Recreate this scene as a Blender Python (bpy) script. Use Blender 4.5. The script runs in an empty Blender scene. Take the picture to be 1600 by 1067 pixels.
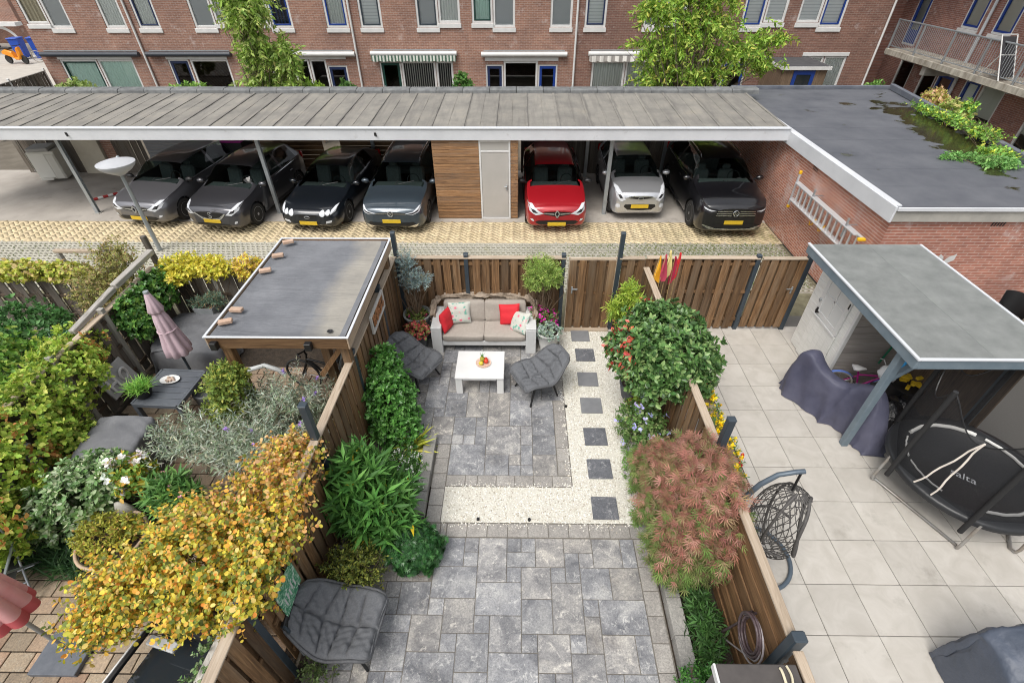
import bpy, math, random
import numpy as np
from mathutils import Vector, Matrix, noise as mnoise
from mathutils.bvhtree import BVHTree

random.seed(7)
RNG = np.random.default_rng(11)
SC = bpy.context.scene
COL = SC.collection
PI = math.pi
R = math.radians

# ------------------------------------------------------------------ camera
def camera():
    p, y, r = R(39.527), R(0.848), R(-0.217)
    fwd = Vector((0, math.cos(p), -math.sin(p))); up = Vector((0, math.sin(p), math.cos(p))); rt = Vector((1, 0, 0))
    rt2 = rt * math.cos(r) + up * math.sin(r); up2 = up * math.cos(r) - rt * math.sin(r)
    m = Matrix((rt2, up2, -fwd)).transposed()
    m = Matrix.Rotation(y, 3, 'Z') @ m
    c = bpy.data.cameras.new('camera'); c.lens = 17.19; c.sensor_width = 36; c.sensor_fit = 'HORIZONTAL'
    c.clip_start = 0.05; c.clip_end = 500
    o = bpy.data.objects.new('camera', c); COL.objects.link(o)
    o.matrix_world = Matrix.Translation((0, 0, 6.4)) @ m.to_4x4()
    SC.camera = o
camera()

# ------------------------------------------------------------------ sky, sun, exposure (bright overcast day)
SUN_EL, SUN_AZ = R(60), R(215)      # azimuth measured clockwise from +Y
w = bpy.data.worlds.new('World'); SC.world = w; w.use_nodes = True
nt = w.node_tree; nt.nodes.clear()
sky = nt.nodes.new('ShaderNodeTexSky'); sky.sky_type = 'NISHITA'; sky.sun_disc = False
sky.sun_elevation = SUN_EL; sky.sun_rotation = SUN_AZ; sky.dust_density = 4.0; sky.air_density = 1.3; sky.altitude = 0
hs = nt.nodes.new('ShaderNodeHueSaturation'); hs.inputs['Saturation'].default_value = 0.22
bg = nt.nodes.new('ShaderNodeBackground'); bg.inputs['Strength'].default_value = 0.135
wo = nt.nodes.new('ShaderNodeOutputWorld')
nt.links.new(sky.outputs[0], hs.inputs['Color']); nt.links.new(hs.outputs[0], bg.inputs[0]); nt.links.new(bg.outputs[0], wo.inputs[0])
sl = bpy.data.lights.new('sun', 'SUN'); sl.energy = 1.5; sl.angle = R(32); sl.color = (1.0, 0.95, 0.88)
so = bpy.data.objects.new('sun', sl); COL.objects.link(so)
sd = Vector((math.sin(SUN_AZ) * math.cos(SUN_EL), math.cos(SUN_AZ) * math.cos(SUN_EL), math.sin(SUN_EL)))
so.rotation_euler = sd.to_track_quat('Z', 'Y').to_euler()
SC.cycles.filter_width = 1.05
vs = SC.view_settings; vs.view_transform = 'Standard'; vs.look = 'None'; vs.gamma = 1.0; vs.exposure = 0.52; vs.use_curve_mapping = False

# ------------------------------------------------------------------ naming helpers
def tag(o, label=None, cat=None, group=None, kind=None):
    if label: o['label'] = label
    if cat: o['category'] = cat
    if group: o['group'] = group
    if kind: o['kind'] = kind
    return o
def thing(name, label, cat, loc=(0, 0, 0), rz=0.0, group=None, kind=None):
    o = bpy.data.objects.new(name, None); COL.objects.link(o)
    o.empty_display_size = 0.1; o.location = loc; o.rotation_euler = (0, 0, rz)
    return tag(o, label, cat, group, kind)
def link(name, me, mt=None, parent=None, loc=None, rot=None, scale=None):
    if mt is not None and not me.materials: me.materials.append(mt)
    o = bpy.data.objects.new(name, me); COL.objects.link(o)
    if parent is not None: o.parent = parent
    if loc is not None: o.location = loc
    if rot is not None: o.rotation_euler = rot
    if scale is not None: o.scale = scale
    return o
def copy_tree(o, parent=None):
    c = o.copy(); COL.objects.link(c)
    if parent is not None: c.parent = parent
    for ch in list(o.children): copy_tree(ch, c)
    return c

# ------------------------------------------------------------------ mesh builder
class MB:
    def __init__(s): s.v = []; s.f = []
    def add(s, vs, fs):
        b = len(s.v); s.v += [tuple(v) for v in vs]; s.f += [tuple(i + b for i in f) for f in fs]; return s
    def box(s, c, d, rz=0.0, m=None, bev=0.0):
        hx, hy, hz = d[0] / 2, d[1] / 2, d[2] / 2
        if bev <= 0:
            vs = [(sx * hx, sy * hy, sz * hz) for sz in (-1, 1) for sy in (-1, 1) for sx in (-1, 1)]
            fs = [(0, 2, 3, 1), (4, 5, 7, 6), (0, 1, 5, 4), (2, 6, 7, 3), (0, 4, 6, 2), (1, 3, 7, 5)]
        else:
            b = min(bev, hx * .9, hy * .9, hz * .9); vs = []; idx = {}
            for sx in (-1, 1):
                for sy in (-1, 1):
                    for sz in (-1, 1):
                        for ax, p in enumerate(((sx * hx, sy * (hy - b), sz * (hz - b)), (sx * (hx - b), sy * hy, sz * (hz - b)), (sx * (hx - b), sy * (hy - b), sz * hz))):
                            idx[(sx, sy, sz, ax)] = len(vs); vs.append(p)
            I = idx; fs = []
            for q in (-1, 1):
                a = [I[(q, -1, -1, 0)], I[(q, 1, -1, 0)], I[(q, 1, 1, 0)], I[(q, -1, 1, 0)]]; fs.append(a if q > 0 else a[::-1])
                a = [I[(-1, q, -1, 1)], I[(-1, q, 1, 1)], I[(1, q, 1, 1)], I[(1, q, -1, 1)]]; fs.append(a if q > 0 else a[::-1])
                a = [I[(-1, -1, q, 2)], I[(1, -1, q, 2)], I[(1, 1, q, 2)], I[(-1, 1, q, 2)]]; fs.append(a if q > 0 else a[::-1])
            for p in (-1, 1):
                for q in (-1, 1):
                    a = [I[(p, q, -1, 0)], I[(p, q, -1, 1)], I[(p, q, 1, 1)], I[(p, q, 1, 0)]]; fs.append(a if p * q > 0 else a[::-1])
                    a = [I[(p, -1, q, 2)], I[(p, -1, q, 0)], I[(p, 1, q, 0)], I[(p, 1, q, 2)]]; fs.append(a if p * q > 0 else a[::-1])
                    a = [I[(-1, p, q, 1)], I[(-1, p, q, 2)], I[(1, p, q, 2)], I[(1, p, q, 1)]]; fs.append(a if p * q > 0 else a[::-1])
            for sx in (-1, 1):
                for sy in (-1, 1):
                    for sz in (-1, 1):
                        a = [I[(sx, sy, sz, 0)], I[(sx, sy, sz, 1)], I[(sx, sy, sz, 2)]]; fs.append(a if sx * sy * sz > 0 else a[::-1])
        if m is not None: vs = [tuple(m @ Vector(v) + Vector(c)) for v in vs]
        else:
            ca, sa = math.cos(rz), math.sin(rz)
            vs = [(c[0] + x * ca - y * sa, c[1] + x * sa + y * ca, c[2] + z) for x, y, z in vs]
        return s.add(vs, fs)
    def bb(s, x0, x1, y0, y1, z0, z1, bev=0.0):
        return s.box(((x0 + x1) / 2, (y0 + y1) / 2, (z0 + z1) / 2), (abs(x1 - x0), abs(y1 - y0), abs(z1 - z0)), bev=bev)
    def beam(s, a, b, w, h, bev=0.0, up=(0, 0, 1)):
        a = Vector(a); b = Vector(b); d = b - a; L = d.length; d.normalize(); u = Vector(up)
        sd_ = d.cross(u)
        if sd_.length < 1e-4: sd_ = d.cross(Vector((1, 0, 0)))
        sd_.normalize(); u = sd_.cross(d)
        m = Matrix((d, sd_, u)).transposed()
        return s.box(tuple((a + b) / 2), (L, w, h), m=m, bev=bev)
    def tube(s, pts, r, n=8, closed=False, caps=True):
        P = [Vector(p) for p in pts]; k = len(P)
        rs = r if isinstance(r, (list, tuple)) else [r] * k
        t0 = (P[1] - P[0]).normalized(); ref = Vector((0, 0, 1)) if abs(t0.z) < .9 else Vector((1, 0, 0))
        nrm = t0.cross(ref).normalized(); vs = []; fs = []
        for i in range(k):
            if closed: t = (P[(i + 1) % k] - P[i - 1])
            else: t = P[min(i + 1, k - 1)] - P[max(i - 1, 0)]
            t.normalize(); nrm = (nrm - t * nrm.dot(t))
            if nrm.length < 1e-5: nrm = t.orthogonal()
            nrm.normalize(); bn = t.cross(nrm)
            for j in range(n):
                a = 2 * PI * j / n; vs.append(tuple(P[i] + (nrm * math.cos(a) + bn * math.sin(a)) * rs[i]))
        for i in range(k if closed else k - 1):
            i2 = (i + 1) % k
            for j in range(n):
                j2 = (j + 1) % n; fs.append((i * n + j, i * n + j2, i2 * n + j2, i2 * n + j))
        if caps and not closed: fs += [tuple(range(n))[::-1], tuple((k - 1) * n + j for j in range(n))]
        return s.add(vs, fs)
    def lathe(s, prof, n=24, c=(0, 0, 0), sx=1.0, sy=1.0, fn=None):
        vs = []; fs = []; k = len(prof)
        for r, z in prof:
            for j in range(n):
                a = 2 * PI * j / n; q = fn(a, z) if fn else 1.0
                vs.append((c[0] + r * q * math.cos(a) * sx, c[1] + r * q * math.sin(a) * sy, c[2] + z))
        for i in range(k - 1):
            for j in range(n):
                j2 = (j + 1) % n; fs.append((i * n + j, i * n + j2, (i + 1) * n + j2, (i + 1) * n + j))
        if prof[0][0] > 1e-6: fs.append(tuple(range(n))[::-1])
        if prof[-1][0] > 1e-6: fs.append(tuple((k - 1) * n + j for j in range(n)))
        return s.add(vs, fs)
    def prism(s, poly, z0, z1):
        n = len(poly); vs = [(x, y, z0) for x, y in poly] + [(x, y, z1) for x, y in poly]
        fs = [tuple(range(n))[::-1], tuple(range(n, 2 * n))] + [(i, (i + 1) % n, n + (i + 1) % n, n + i) for i in range(n)]
        return s.add(vs, fs)
    def grid(s, P, closed_v=False):
        nu, nv = len(P), len(P[0]); vs = [p for row in P for p in row]; fs = []
        for i in range(nu - 1):
            for j in range(nv if closed_v else nv - 1):
                j2 = (j + 1) % nv; fs.append((i * nv + j, (i + 1) * nv + j, (i + 1) * nv + j2, i * nv + j2))
        return s.add(vs, fs)
    def ball(s, c, r, n=10, m=7, sc=(1, 1, 1)):
        return s.lathe([(max(1e-4, r * math.sin(PI * i / m)) * 1.0, -r * math.cos(PI * i / m) * sc[2]) for i in range(m + 1)], n, c, sc[0], sc[1])
    def mesh(s, name, smooth=None):
        me = bpy.data.meshes.new(name); me.from_pydata(s.v, [], s.f); me.update()
        if smooth:
            me.shade_smooth(); me.set_sharp_from_angle(angle=R(smooth))
        return me
    def build(s, name, mt, parent=None, smooth=None, loc=None, rz=None):
        return link(name, s.mesh(name, smooth), mt, parent, loc, (0, 0, rz) if rz is not None else None)

def np_mesh(name, V, F, cols=None, mt=None, parent=None, smooth=False, kind=None):
    """V (n,3), F list/array of faces with equal length"""
    V = np.asarray(V, np.float32); F = np.asarray(F, np.int32); k = F.shape[1]
    me = bpy.data.meshes.new(name); me.vertices.add(len(V)); me.vertices.foreach_set('co', V.ravel())
    me.loops.add(F.size); me.loops.foreach_set('vertex_index', F.ravel())
    me.polygons.add(len(F)); me.polygons.foreach_set('loop_start', np.arange(0, F.size, k, dtype=np.int32))
    me.update(calc_edges=True)
    if cols is not None:
        a = me.color_attributes.new('tint', 'FLOAT_COLOR', 'POINT')
        c = np.ones((len(V), 4), np.float32); c[:, :3] = cols; a.data.foreach_set('color', c.ravel())
    if smooth: me.shade_smooth()
    me.validate()
    o = link(name, me, mt, parent)
    if kind: o['kind'] = kind
    return o

# ------------------------------------------------------------------ materials
def _n(nt, t, **kw):
    n = nt.nodes.new(t)
    for k, v in kw.items(): setattr(n, k, v)
    return n
def base_mat(name):
    m = bpy.data.materials.new(name); m.use_nodes = True; nt = m.node_tree
    return m, nt, nt.nodes['Principled BSDF']
def coords(nt, rand=True, kind='Object', stretch=(1, 1, 1)):
    tc = _n(nt, 'ShaderNodeTexCoord'); mp = _n(nt, 'ShaderNodeMapping'); mp.inputs['Scale'].default_value = stretch
    nt.links.new(tc.outputs[kind], mp.inputs['Vector'])
    if rand:
        oi = _n(nt, 'ShaderNodeObjectInfo'); mu = _n(nt, 'ShaderNodeVectorMath', operation='SCALE'); mu.inputs[0].default_value = (31.7, 17.3, 53.1)
        nt.links.new(oi.outputs['Random'], mu.inputs['Scale']); nt.links.new(mu.outputs[0], mp.inputs['Location'])
    return mp.outputs[0]
def noise(nt, vec, scale, detail=4, rough=.55, dist=0.0):
    n = _n(nt, 'ShaderNodeTexNoise'); n.inputs['Scale'].default_value = scale; n.inputs['Detail'].default_value = detail
    n.inputs['Roughness'].default_value = rough; n.inputs['Distortion'].default_value = dist
    nt.links.new(vec, n.inputs['Vector']); return n.outputs['Fac']
def ramp(nt, fac, stops):
    r = _n(nt, 'ShaderNodeValToRGB'); e = r.color_ramp.elements
    while len(e) < len(stops): e.new(.5)
    for i, (p, c) in enumerate(stops):
        e[i].position = p; e[i].color = (*c, 1) if len(c) == 3 else c
    nt.links.new(fac, r.inputs[0]); return r.outputs[0]
def mix(nt, fac, a, b, mode='MIX'):
    m = _n(nt, 'ShaderNodeMix', data_type='RGBA', blend_type=mode)
    for s, v in ((m.inputs[0], fac), (m.inputs[6], a), (m.inputs[7], b)):
        if hasattr(v, 'is_output'): nt.links.new(v, s)
        elif isinstance(v, (int, float)): s.default_value = v
        else: s.default_value = (*v, 1)
    return m.outputs[2]
def bumpn(nt, h, strength, dist=.01, prev=None):
    b = _n(nt, 'ShaderNodeBump'); b.inputs['Strength'].default_value = strength; b.inputs['Distance'].default_value = dist
    nt.links.new(h, b.inputs['Height'])
    if prev is not None: nt.links.new(prev, b.inputs['Normal'])
    return b.outputs[0]
def rand_val(nt, col, amt):
    oi = _n(nt, 'ShaderNodeObjectInfo'); mr = _n(nt, 'ShaderNodeMapRange'); mr.inputs['To Min'].default_value = 1 - amt; mr.inputs['To Max'].default_value = 1 + amt
    nt.links.new(oi.outputs['Random'], mr.inputs['Value'])
    hv = _n(nt, 'ShaderNodeHueSaturation'); nt.links.new(mr.outputs[0], hv.inputs['Value']); nt.links.new(col, hv.inputs['Color'])
    return hv.outputs[0]
def M(name, c1, c2=None, scale=6, rough=.6, metal=0.0, bump=0.0, bscale=60, rand=0.0, stretch=(1, 1, 1), stops=None, coat=0.0, spec=.5, dist=0.0, bdist=.006, kind='Object', dirt=None, detail=5):
    m, nt, b = base_mat(name)
    vec = coords(nt, rand > 0, kind, stretch)
    if stops: col = ramp(nt, noise(nt, vec, scale, detail, .6, dist), stops)
    elif c2: col = ramp(nt, noise(nt, vec, scale, detail, .6, dist), [(.33, c1), (.67, c2)])
    else: col = None
    if dirt:
        base = col if col is not None else c1
        col = mix(nt, ramp(nt, noise(nt, vec, dirt[1], 6, .65), [(dirt[2], (0, 0, 0)), (dirt[2] + .18, (1, 1, 1))]), base, dirt[0])
    if col is None:
        rg = _n(nt, 'ShaderNodeRGB'); rg.outputs[0].default_value = (*c1, 1); col = rg.outputs[0]
    if rand > 0: col = rand_val(nt, col, rand)
    nt.links.new(col, b.inputs['Base Color'])
    b.inputs['Roughness'].default_value = rough; b.inputs['Metallic'].default_value = metal
    b.inputs['Coat Weight'].default_value = coat; b.inputs['Coat Roughness'].default_value = .04; b.inputs['Specular IOR Level'].default_value = spec
    if bump > 0: nt.links.new(bumpn(nt, noise(nt, vec, bscale, 4), bump, bdist), b.inputs['Normal'])
    return m
def leaf_mat(name, rough=.5, trans=.25, spec=.35):
    m, nt, b = base_mat(name); at = _n(nt, 'ShaderNodeAttribute'); at.attribute_name = 'tint'
    nt.links.new(at.outputs['Color'], b.inputs['Base Color']); b.inputs['Roughness'].default_value = rough; b.inputs['Specular IOR Level'].default_value = spec
    tr = _n(nt, 'ShaderNodeBsdfTranslucent'); mx = _n(nt, 'ShaderNodeMixShader'); mx.inputs[0].default_value = trans
    hv = _n(nt, 'ShaderNodeHueSaturation'); hv.inputs['Value'].default_value = 1.5; nt.links.new(at.outputs['Color'], hv.inputs['Color'])
    nt.links.new(hv.outputs[0], tr.inputs[0]); nt.links.new(b.outputs[0], mx.inputs[1]); nt.links.new(tr.outputs[0], mx.inputs[2])
    nt.links.new(mx.outputs[0], nt.nodes['Material Output'].inputs[0]); return m
def brick_mat(name, axis, c1, c2, mortar, bw=.22, bh=.0625, white=.0, off=0.0, dark=None):
    m, nt, b = base_mat(name); tc = _n(nt, 'ShaderNodeTexCoord'); sp = _n(nt, 'ShaderNodeSeparateXYZ'); cb = _n(nt, 'ShaderNodeCombineXYZ')
    geo = _n(nt, 'ShaderNodeNewGeometry')
    nt.links.new(geo.outputs['Position'], sp.inputs[0]); nt.links.new(sp.outputs[axis], cb.inputs[0]); nt.links.new(sp.outputs[2], cb.inputs[1])
    bt = _n(nt, 'ShaderNodeTexBrick'); bt.offset = .5; bt.inputs['Scale'].default_value = 1.0; bt.inputs['Brick Width'].default_value = bw; bt.inputs['Row Height'].default_value = bh
    bt.inputs['Mortar Size'].default_value = .006; bt.inputs['Mortar Smooth'].default_value = .3; bt.inputs['Bias'].default_value = 0
    bt.inputs['Color1'].default_value = (*c1, 1); bt.inputs['Color2'].default_value = (*c2, 1); bt.inputs['Mortar'].default_value = (*mortar, 1)
    nt.links.new(cb.outputs[0], bt.inputs['Vector'])
    nz = noise(nt, geo.outputs['Position'], 1.1, 6, .6)
    col = mix(nt, .55, bt.outputs['Color'], ramp(nt, nz, [(.3, (.62, .62, .66)), (.7, (1.3, 1.25, 1.2))]), 'MULTIPLY')
    n2 = noise(nt, geo.outputs['Position'], 9, 3); col = mix(nt, .45, col, ramp(nt, n2, [(.3, (.7, .7, .7)), (.7, (1.25, 1.25, 1.25))]), 'MULTIPLY')
    if white > 0:
        wz = noise(nt, geo.outputs['Position'], 1.7, 7, .7); col = mix(nt, ramp(nt, wz, [(.60 - white * .15, (0, 0, 0)), (.78, (.75, .75, .75))]), col, (.62, .57, .55))
    if dark:
        dz = noise(nt, geo.outputs['Position'], .8, 6, .65); col = mix(nt, ramp(nt, dz, [(.52, (0, 0, 0)), (.7, (.8, .8, .8))]), col, dark)
    nt.links.new(col, b.inputs['Base Color']); b.inputs['Roughness'].default_value = .85
    nt.links.new(bumpn(nt, bt.outputs['Fac'], -.6, .006), b.inputs['Normal']); return m
def stripe_mat(name, ca, cb_, axis, period, rough=.7, duty=.5):
    m, nt, b = base_mat(name); tc = _n(nt, 'ShaderNodeTexCoord'); sp = _n(nt, 'ShaderNodeSeparateXYZ'); nt.links.new(tc.outputs['Object'], sp.inputs[0])
    d = _n(nt, 'ShaderNodeMath', operation='DIVIDE'); d.inputs[1].default_value = period; nt.links.new(sp.outputs[axis], d.inputs[0])
    fr = _n(nt, 'ShaderNodeMath', operation='FRACT'); nt.links.new(d.outputs[0], fr.inputs[0])
    gt = _n(nt, 'ShaderNodeMath', operation='GREATER_THAN'); gt.inputs[1].default_value = duty; nt.links.new(fr.outputs[0], gt.inputs[0])
    nt.links.new(mix(nt, gt.outputs[0], ca, cb_), b.inputs['Base Color']); b.inputs['Roughness'].default_value = rough; return m
def glass_mat(name, tint=(.02, .025, .03), rough=.03, alpha=1.0):
    m, nt, b = base_mat(name); b.inputs['Base Color'].default_value = (*tint, 1); b.inputs['Roughness'].default_value = rough
    b.inputs['Specular IOR Level'].default_value = .7; b.inputs['Alpha'].default_value = alpha; return m

MAT = dict(
    white=M('white_paint', (.66, .66, .65), (.58, .58, .57), 3, .45, bump=.05),
    fascia=M('white_fascia_board', (.62, .635, .66), (.54, .555, .58), 1.2, .4, dirt=((.38, .38, .37), 2.5, .62)),
    grey_metal=M('galvanised_steel', (.42, .45, .47), (.34, .37, .39), 6, .42, .6),
    zinc=M('grey_downpipe', (.55, .57, .6), None, rough=.5),
    anthracite=M('anthracite_steel', (.035, .05, .065), (.05, .065, .08), 5, .42, .15),
    slate_paint=M('slate_blue_painted_timber', (.13, .175, .21), (.17, .215, .25), 6, .55, bump=.15, bscale=50),
    blue=M('blue_paint', (.012, .045, .24), None, rough=.35),
    navy=M('navy_paint', (.018, .03, .085), None, rough=.35),
    green=M('dark_green_paint', (.012, .05, .04), None, rough=.35),
    awn_dark=M('charcoal_awning_case', (.035, .042, .055), None, rough=.35),
    concrete=M('weathered_concrete', (.42, .40, .36), (.30, .29, .26), 2.2, .9, bump=.3, bscale=40),
    glass=glass_mat('window_glass'),
    black=M('black_plastic', (.012, .012, .013), None, rough=.45),
    rubber=M('black_rubber', (.018, .018, .018), None, rough=.8),
    soil=M('dark_soil', (.022, .016, .011), (.05, .036, .025), 14, .95, bump=.9, bscale=30, bdist=.02),
    bark=M('tree_bark', (.11, .085, .06), (.2, .16, .12), 12, .9, bump=.5, bscale=40),
    twig=M('brown_twig', (.12, .08, .05), (.2, .14, .09), 12, .85),
)

# ------------------------------------------------------------------ more materials
def wood(name, dark, mid, light, rand=.22, axis=2, rough=.75, weather=None):
    m, nt, b = base_mat(name); st = [22, 22, 22]; st[axis] = 1.3
    vec = coords(nt, True, 'Object', tuple(st))
    g = noise(nt, vec, 1.0, 6, .65, 1.6)
    col = ramp(nt, g, [(.28, dark), (.5, mid), (.74, light)])
    if weather:
        st2 = [5, 5, 5]; st2[axis] = .8; v2 = coords(nt, True, 'Object', tuple(st2))
        col = mix(nt, ramp(nt, noise(nt, v2, 1.0, 5, .6), [(.45, (0, 0, 0)), (.7, (.8, .8, .8))]), col, weather)
    col = rand_val(nt, col, rand); nt.links.new(col, b.inputs['Base Color']); b.inputs['Roughness'].default_value = rough
    nt.links.new(bumpn(nt, g, .35, .004), b.inputs['Normal']); return m
WOOD = wood('impregnated_fence_wood', (.055, .027, .011), (.15, .08, .034), (.28, .165, .078), .42, 2, weather=(.21, .15, .095))
WOODH = wood('impregnated_fence_wood_level', (.055, .027, .011), (.15, .08, .034), (.28, .165, .078), .28, 0)
OLDWOOD = wood('grey_weathered_fence_wood', (.045, .036, .028), (.10, .082, .065), (.19, .16, .13), .3, 2, weather=(.16, .15, .13))
PALEWOOD = wood('pale_cap_timber', (.26, .2, .14), (.40, .32, .24), (.50, .43, .34), .12, 0)
PALEWOODY = wood('pale_cap_timber_deep', (.22, .16, .11), (.36, .27, .19), (.46, .38, .29), .12, 1)
GREYWOODY = wood('silver_grey_timber', (.22, .2, .18), (.36, .34, .31), (.48, .46, .43), .12, 1)
SHEDWOOD = wood('orange_brown_cladding', (.10, .045, .018), (.29, .155, .07), (.42, .25, .13), .15, 0, weather=(.20, .13, .085))
DARKWOOD = wood('dark_stained_boards', (.035, .025, .017), (.085, .06, .042), (.15, .11, .075), .3, 0)
DARKWOODV = wood('dark_stained_uprights', (.06, .04, .026), (.13, .088, .056), (.21, .15, .10), .3, 2)

BRICKX = brick_mat('brown_red_brick_front', 0, (.30, .158, .112), (.225, .112, .08), (.37, .325, .285), white=.12)
BRICKX2 = brick_mat('dark_brown_brick_front', 0, (.215, .108, .08), (.155, .075, .057), (.28, .235, .20), white=.1)
BRICKY = brick_mat('brown_red_brick_side', 1, (.31, .145, .11), (.23, .10, .078), (.36, .31, .28), white=.1)
BRICKW = brick_mat('orange_red_garage_brick_side', 1, (.47, .20, .13), (.35, .135, .088), (.62, .53, .47), white=.55)
BRICKN = brick_mat('orange_red_garage_brick_front', 0, (.40, .17, .12), (.31, .125, .088), (.50, .41, .36), white=.05)

def roof_felt(name, cols, scale, streak=True):
    m, nt, b = base_mat(name); vec = coords(nt, True, 'Object', (1, 1, 1))
    a = noise(nt, vec, scale, 7, .65); col = ramp(nt, a, cols)
    v2 = coords(nt, True, 'Object', (5.0, .5, 1)); s_ = noise(nt, v2, 1.0, 6, .7, .6)
    if streak:      # dirt gathers along the laps between the strips
        col = mix(nt, ramp(nt, s_, [(.46, (0, 0, 0)), (.72, (.75, .75, .75))]), col, (.15, .14, .13))
        tc = _n(nt, 'ShaderNodeTexCoord'); sp = _n(nt, 'ShaderNodeSeparateXYZ'); nt.links.new(tc.outputs['Object'], sp.inputs[0]); ab = _n(nt, 'ShaderNodeMath', operation='ABSOLUTE'); nt.links.new(sp.outputs[0], ab.inputs[0])
        ad = _n(nt, 'ShaderNodeMath', operation='MULTIPLY_ADD'); ad.inputs[1].default_value = .30; nt.links.new(s_, ad.inputs[0]); nt.links.new(ab.outputs[0], ad.inputs[2])
        mr = _n(nt, 'ShaderNodeMapRange'); mr.inputs['From Min'].default_value = .52; mr.inputs['From Max'].default_value = .62; mr.inputs['To Max'].default_value = .8; nt.links.new(ad.outputs[0], mr.inputs['Value']); col = mix(nt, mr.outputs[0], col, (.10, .095, .09))
    f = noise(nt, vec, 160, 2); col = mix(nt, .5, col, ramp(nt, f, [(.3, (.75, .75, .75)), (.7, (1.2, 1.2, 1.2))]), 'MULTIPLY')
    nt.links.new(rand_val(nt, col, .07), b.inputs['Base Color']); b.inputs['Roughness'].default_value = .9
    nt.links.new(bumpn(nt, f, .25, .004), b.inputs['Normal']); return m
FELT = roof_felt('weathered_beige_roofing', [(.3, (.17, .162, .147)), (.55, (.24, .226, .20)), (.75, (.285, .26, .218))], 1.6)
RIDGE = M('grey_ridge_tile', (.11, .115, .118), (.20, .205, .205), 5, .9, bump=.4, rand=.12)

# ------------------------------------------------------------------ ground sheets
def sheet(name, x0, x1, y0, y1, z, mt, nx=1, ny=1, kind='structure', bumpy=0.0):
    mb = MB(); P = [[(x0 + (x1 - x0) * i / nx, y0 + (y1 - y0) * j / ny, z + (random.uniform(-bumpy, bumpy) if bumpy else 0)) for i in range(nx + 1)] for j in range(ny + 1)]
    mb.grid([[P[j][i] for j in range(ny + 1)] for i in range(nx + 1)])
    return tag(mb.build(name, mt), kind=kind)
GROUND = M('bare_ground', (.10, .085, .065), (.16, .14, .11), 1.5, .95, bump=.5, bscale=20)
sheet('ground', -160, 160, -90, 220, -.06, GROUND)
CARFLOOR = M('grey_asphalt_parking', (.30, .275, .245), (.42, .385, .345), .9, .9, bump=.35, bscale=120, dirt=((.19, .17, .148), 1.1, .58))
sheet('parking_floor', -40, 7.2, 13.22, 17.3, 0.0, CARFLOOR)
sheet('garden_soil', -2.5, 2.5, -2, 8.3, -.03, MAT['soil'], 40, 80, bumpy=.012)

# yellow brick lane laid in herringbone, and a band of open concrete grass pavers
def herringbone():
    lane = tag(sheet('lane', -40, 7.15, 11.95, 13.22, -.002, M('yellow_joint_sand', (.45, .37, .245), (.52, .43, .285), 6, .95)), kind='structure')
    V = []; F = []; C = []; L, W_ = .212, .106; g = .002
    pal = np.array([(.60, .49, .31), (.57, .465, .295), (.63, .52, .335), (.585, .475, .31), (.55, .455, .295), (.615, .505, .32)])
    def put(cx, cy, horiz):
        lx, ly = (L, W_) if horiz else (W_, L)
        ca = sa = math.sqrt(.5)
        vs = []
        wx, wy = cx * ca - cy * sa, cx * sa + cy * ca
        if not (-16 < wx - 5 < 7.08 and 11.98 < wy + 12.6 < 13.19): return
        dz = random.uniform(-.0006, .0006); tx, ty = random.uniform(-.002, .002), random.uniform(-.002, .002); b0 = len(V)
        for zz, k in ((-.05, 1.0), (.0, 1.0)):
            for sx, sy in ((-1, -1), (1, -1), (1, 1), (-1, 1)):
                x = cx + sx * (lx / 2 - g) * k; y = cy + sy * (ly / 2 - g) * k
                V.append((x * ca - y * sa, x * sa + y * ca, zz + dz + (tx * sx * lx + ty * sy * ly if zz == 0 else 0)))
        c = pal[random.randrange(6)] * random.uniform(.93, 1.06)
        C.extend([c] * 8)
        F.extend([(b0 + 4, b0 + 5, b0 + 6, b0 + 7)] + [(b0 + i, b0 + (i + 1) % 4, b0 + 4 + (i + 1) % 4, b0 + 4 + i) for i in range(4)])
    n = 190
    for i in range(-n, n):
        for j in range(-n // 2, n // 2):
            # herringbone tiling on a W grid: horizontal brick at (i, i+4j), vertical beside it
            ox, oy = i * W_ , (i + 4 * j) * W_
            if abs(ox) > 16 or abs(oy) > 16: continue
            put(ox + W_, oy + W_ / 2, True)
            put(ox + W_ / 2, oy + 2 * W_, False)
    V = np.array(V); V[:, 0] -= 5.0; V[:, 1] += 12.6
    m, nt, b = base_mat('yellow_clay_paver'); at = _n(nt, 'ShaderNodeAttribute'); at.attribute_name = 'tint'
    vec = coords(nt, False); nz = noise(nt, vec, 1.3, 6, .65)
    col = mix(nt, .6, at.outputs['Color'], ramp(nt, nz, [(.35, (.72, .72, .68)), (.65, (1.1, 1.1, 1.1))]), 'MULTIPLY')
    sp = _n(nt, 'ShaderNodeSeparateXYZ'); nt.links.new(vec, sp.inputs[0])
    n2 = noise(nt, vec, 2.2, 6, .7); mr = _n(nt, 'ShaderNodeMapRange'); mr.inputs['From Min'].default_value = 3.5; mr.inputs['From Max'].default_value = 7.0; nt.links.new(sp.outputs[0], mr.inputs['Value'])
    mm = _n(nt, 'ShaderNodeMath', operation='MULTIPLY'); nt.links.new(mr.outputs[0], mm.inputs[0]); nt.links.new(ramp(nt, n2, [(.42, (0, 0, 0)), (.6, (.8, .8, .8))]), mm.inputs[1])
    col = mix(nt, mm.outputs[0], col, (.20, .19, .07))
    nt.links.new(col, b.inputs['Base Color']); b.inputs['Roughness'].default_value = .9
    np_mesh('herringbone_paving', V, F, np.array(C), m, lane, kind='stuff')
herringbone()
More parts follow.
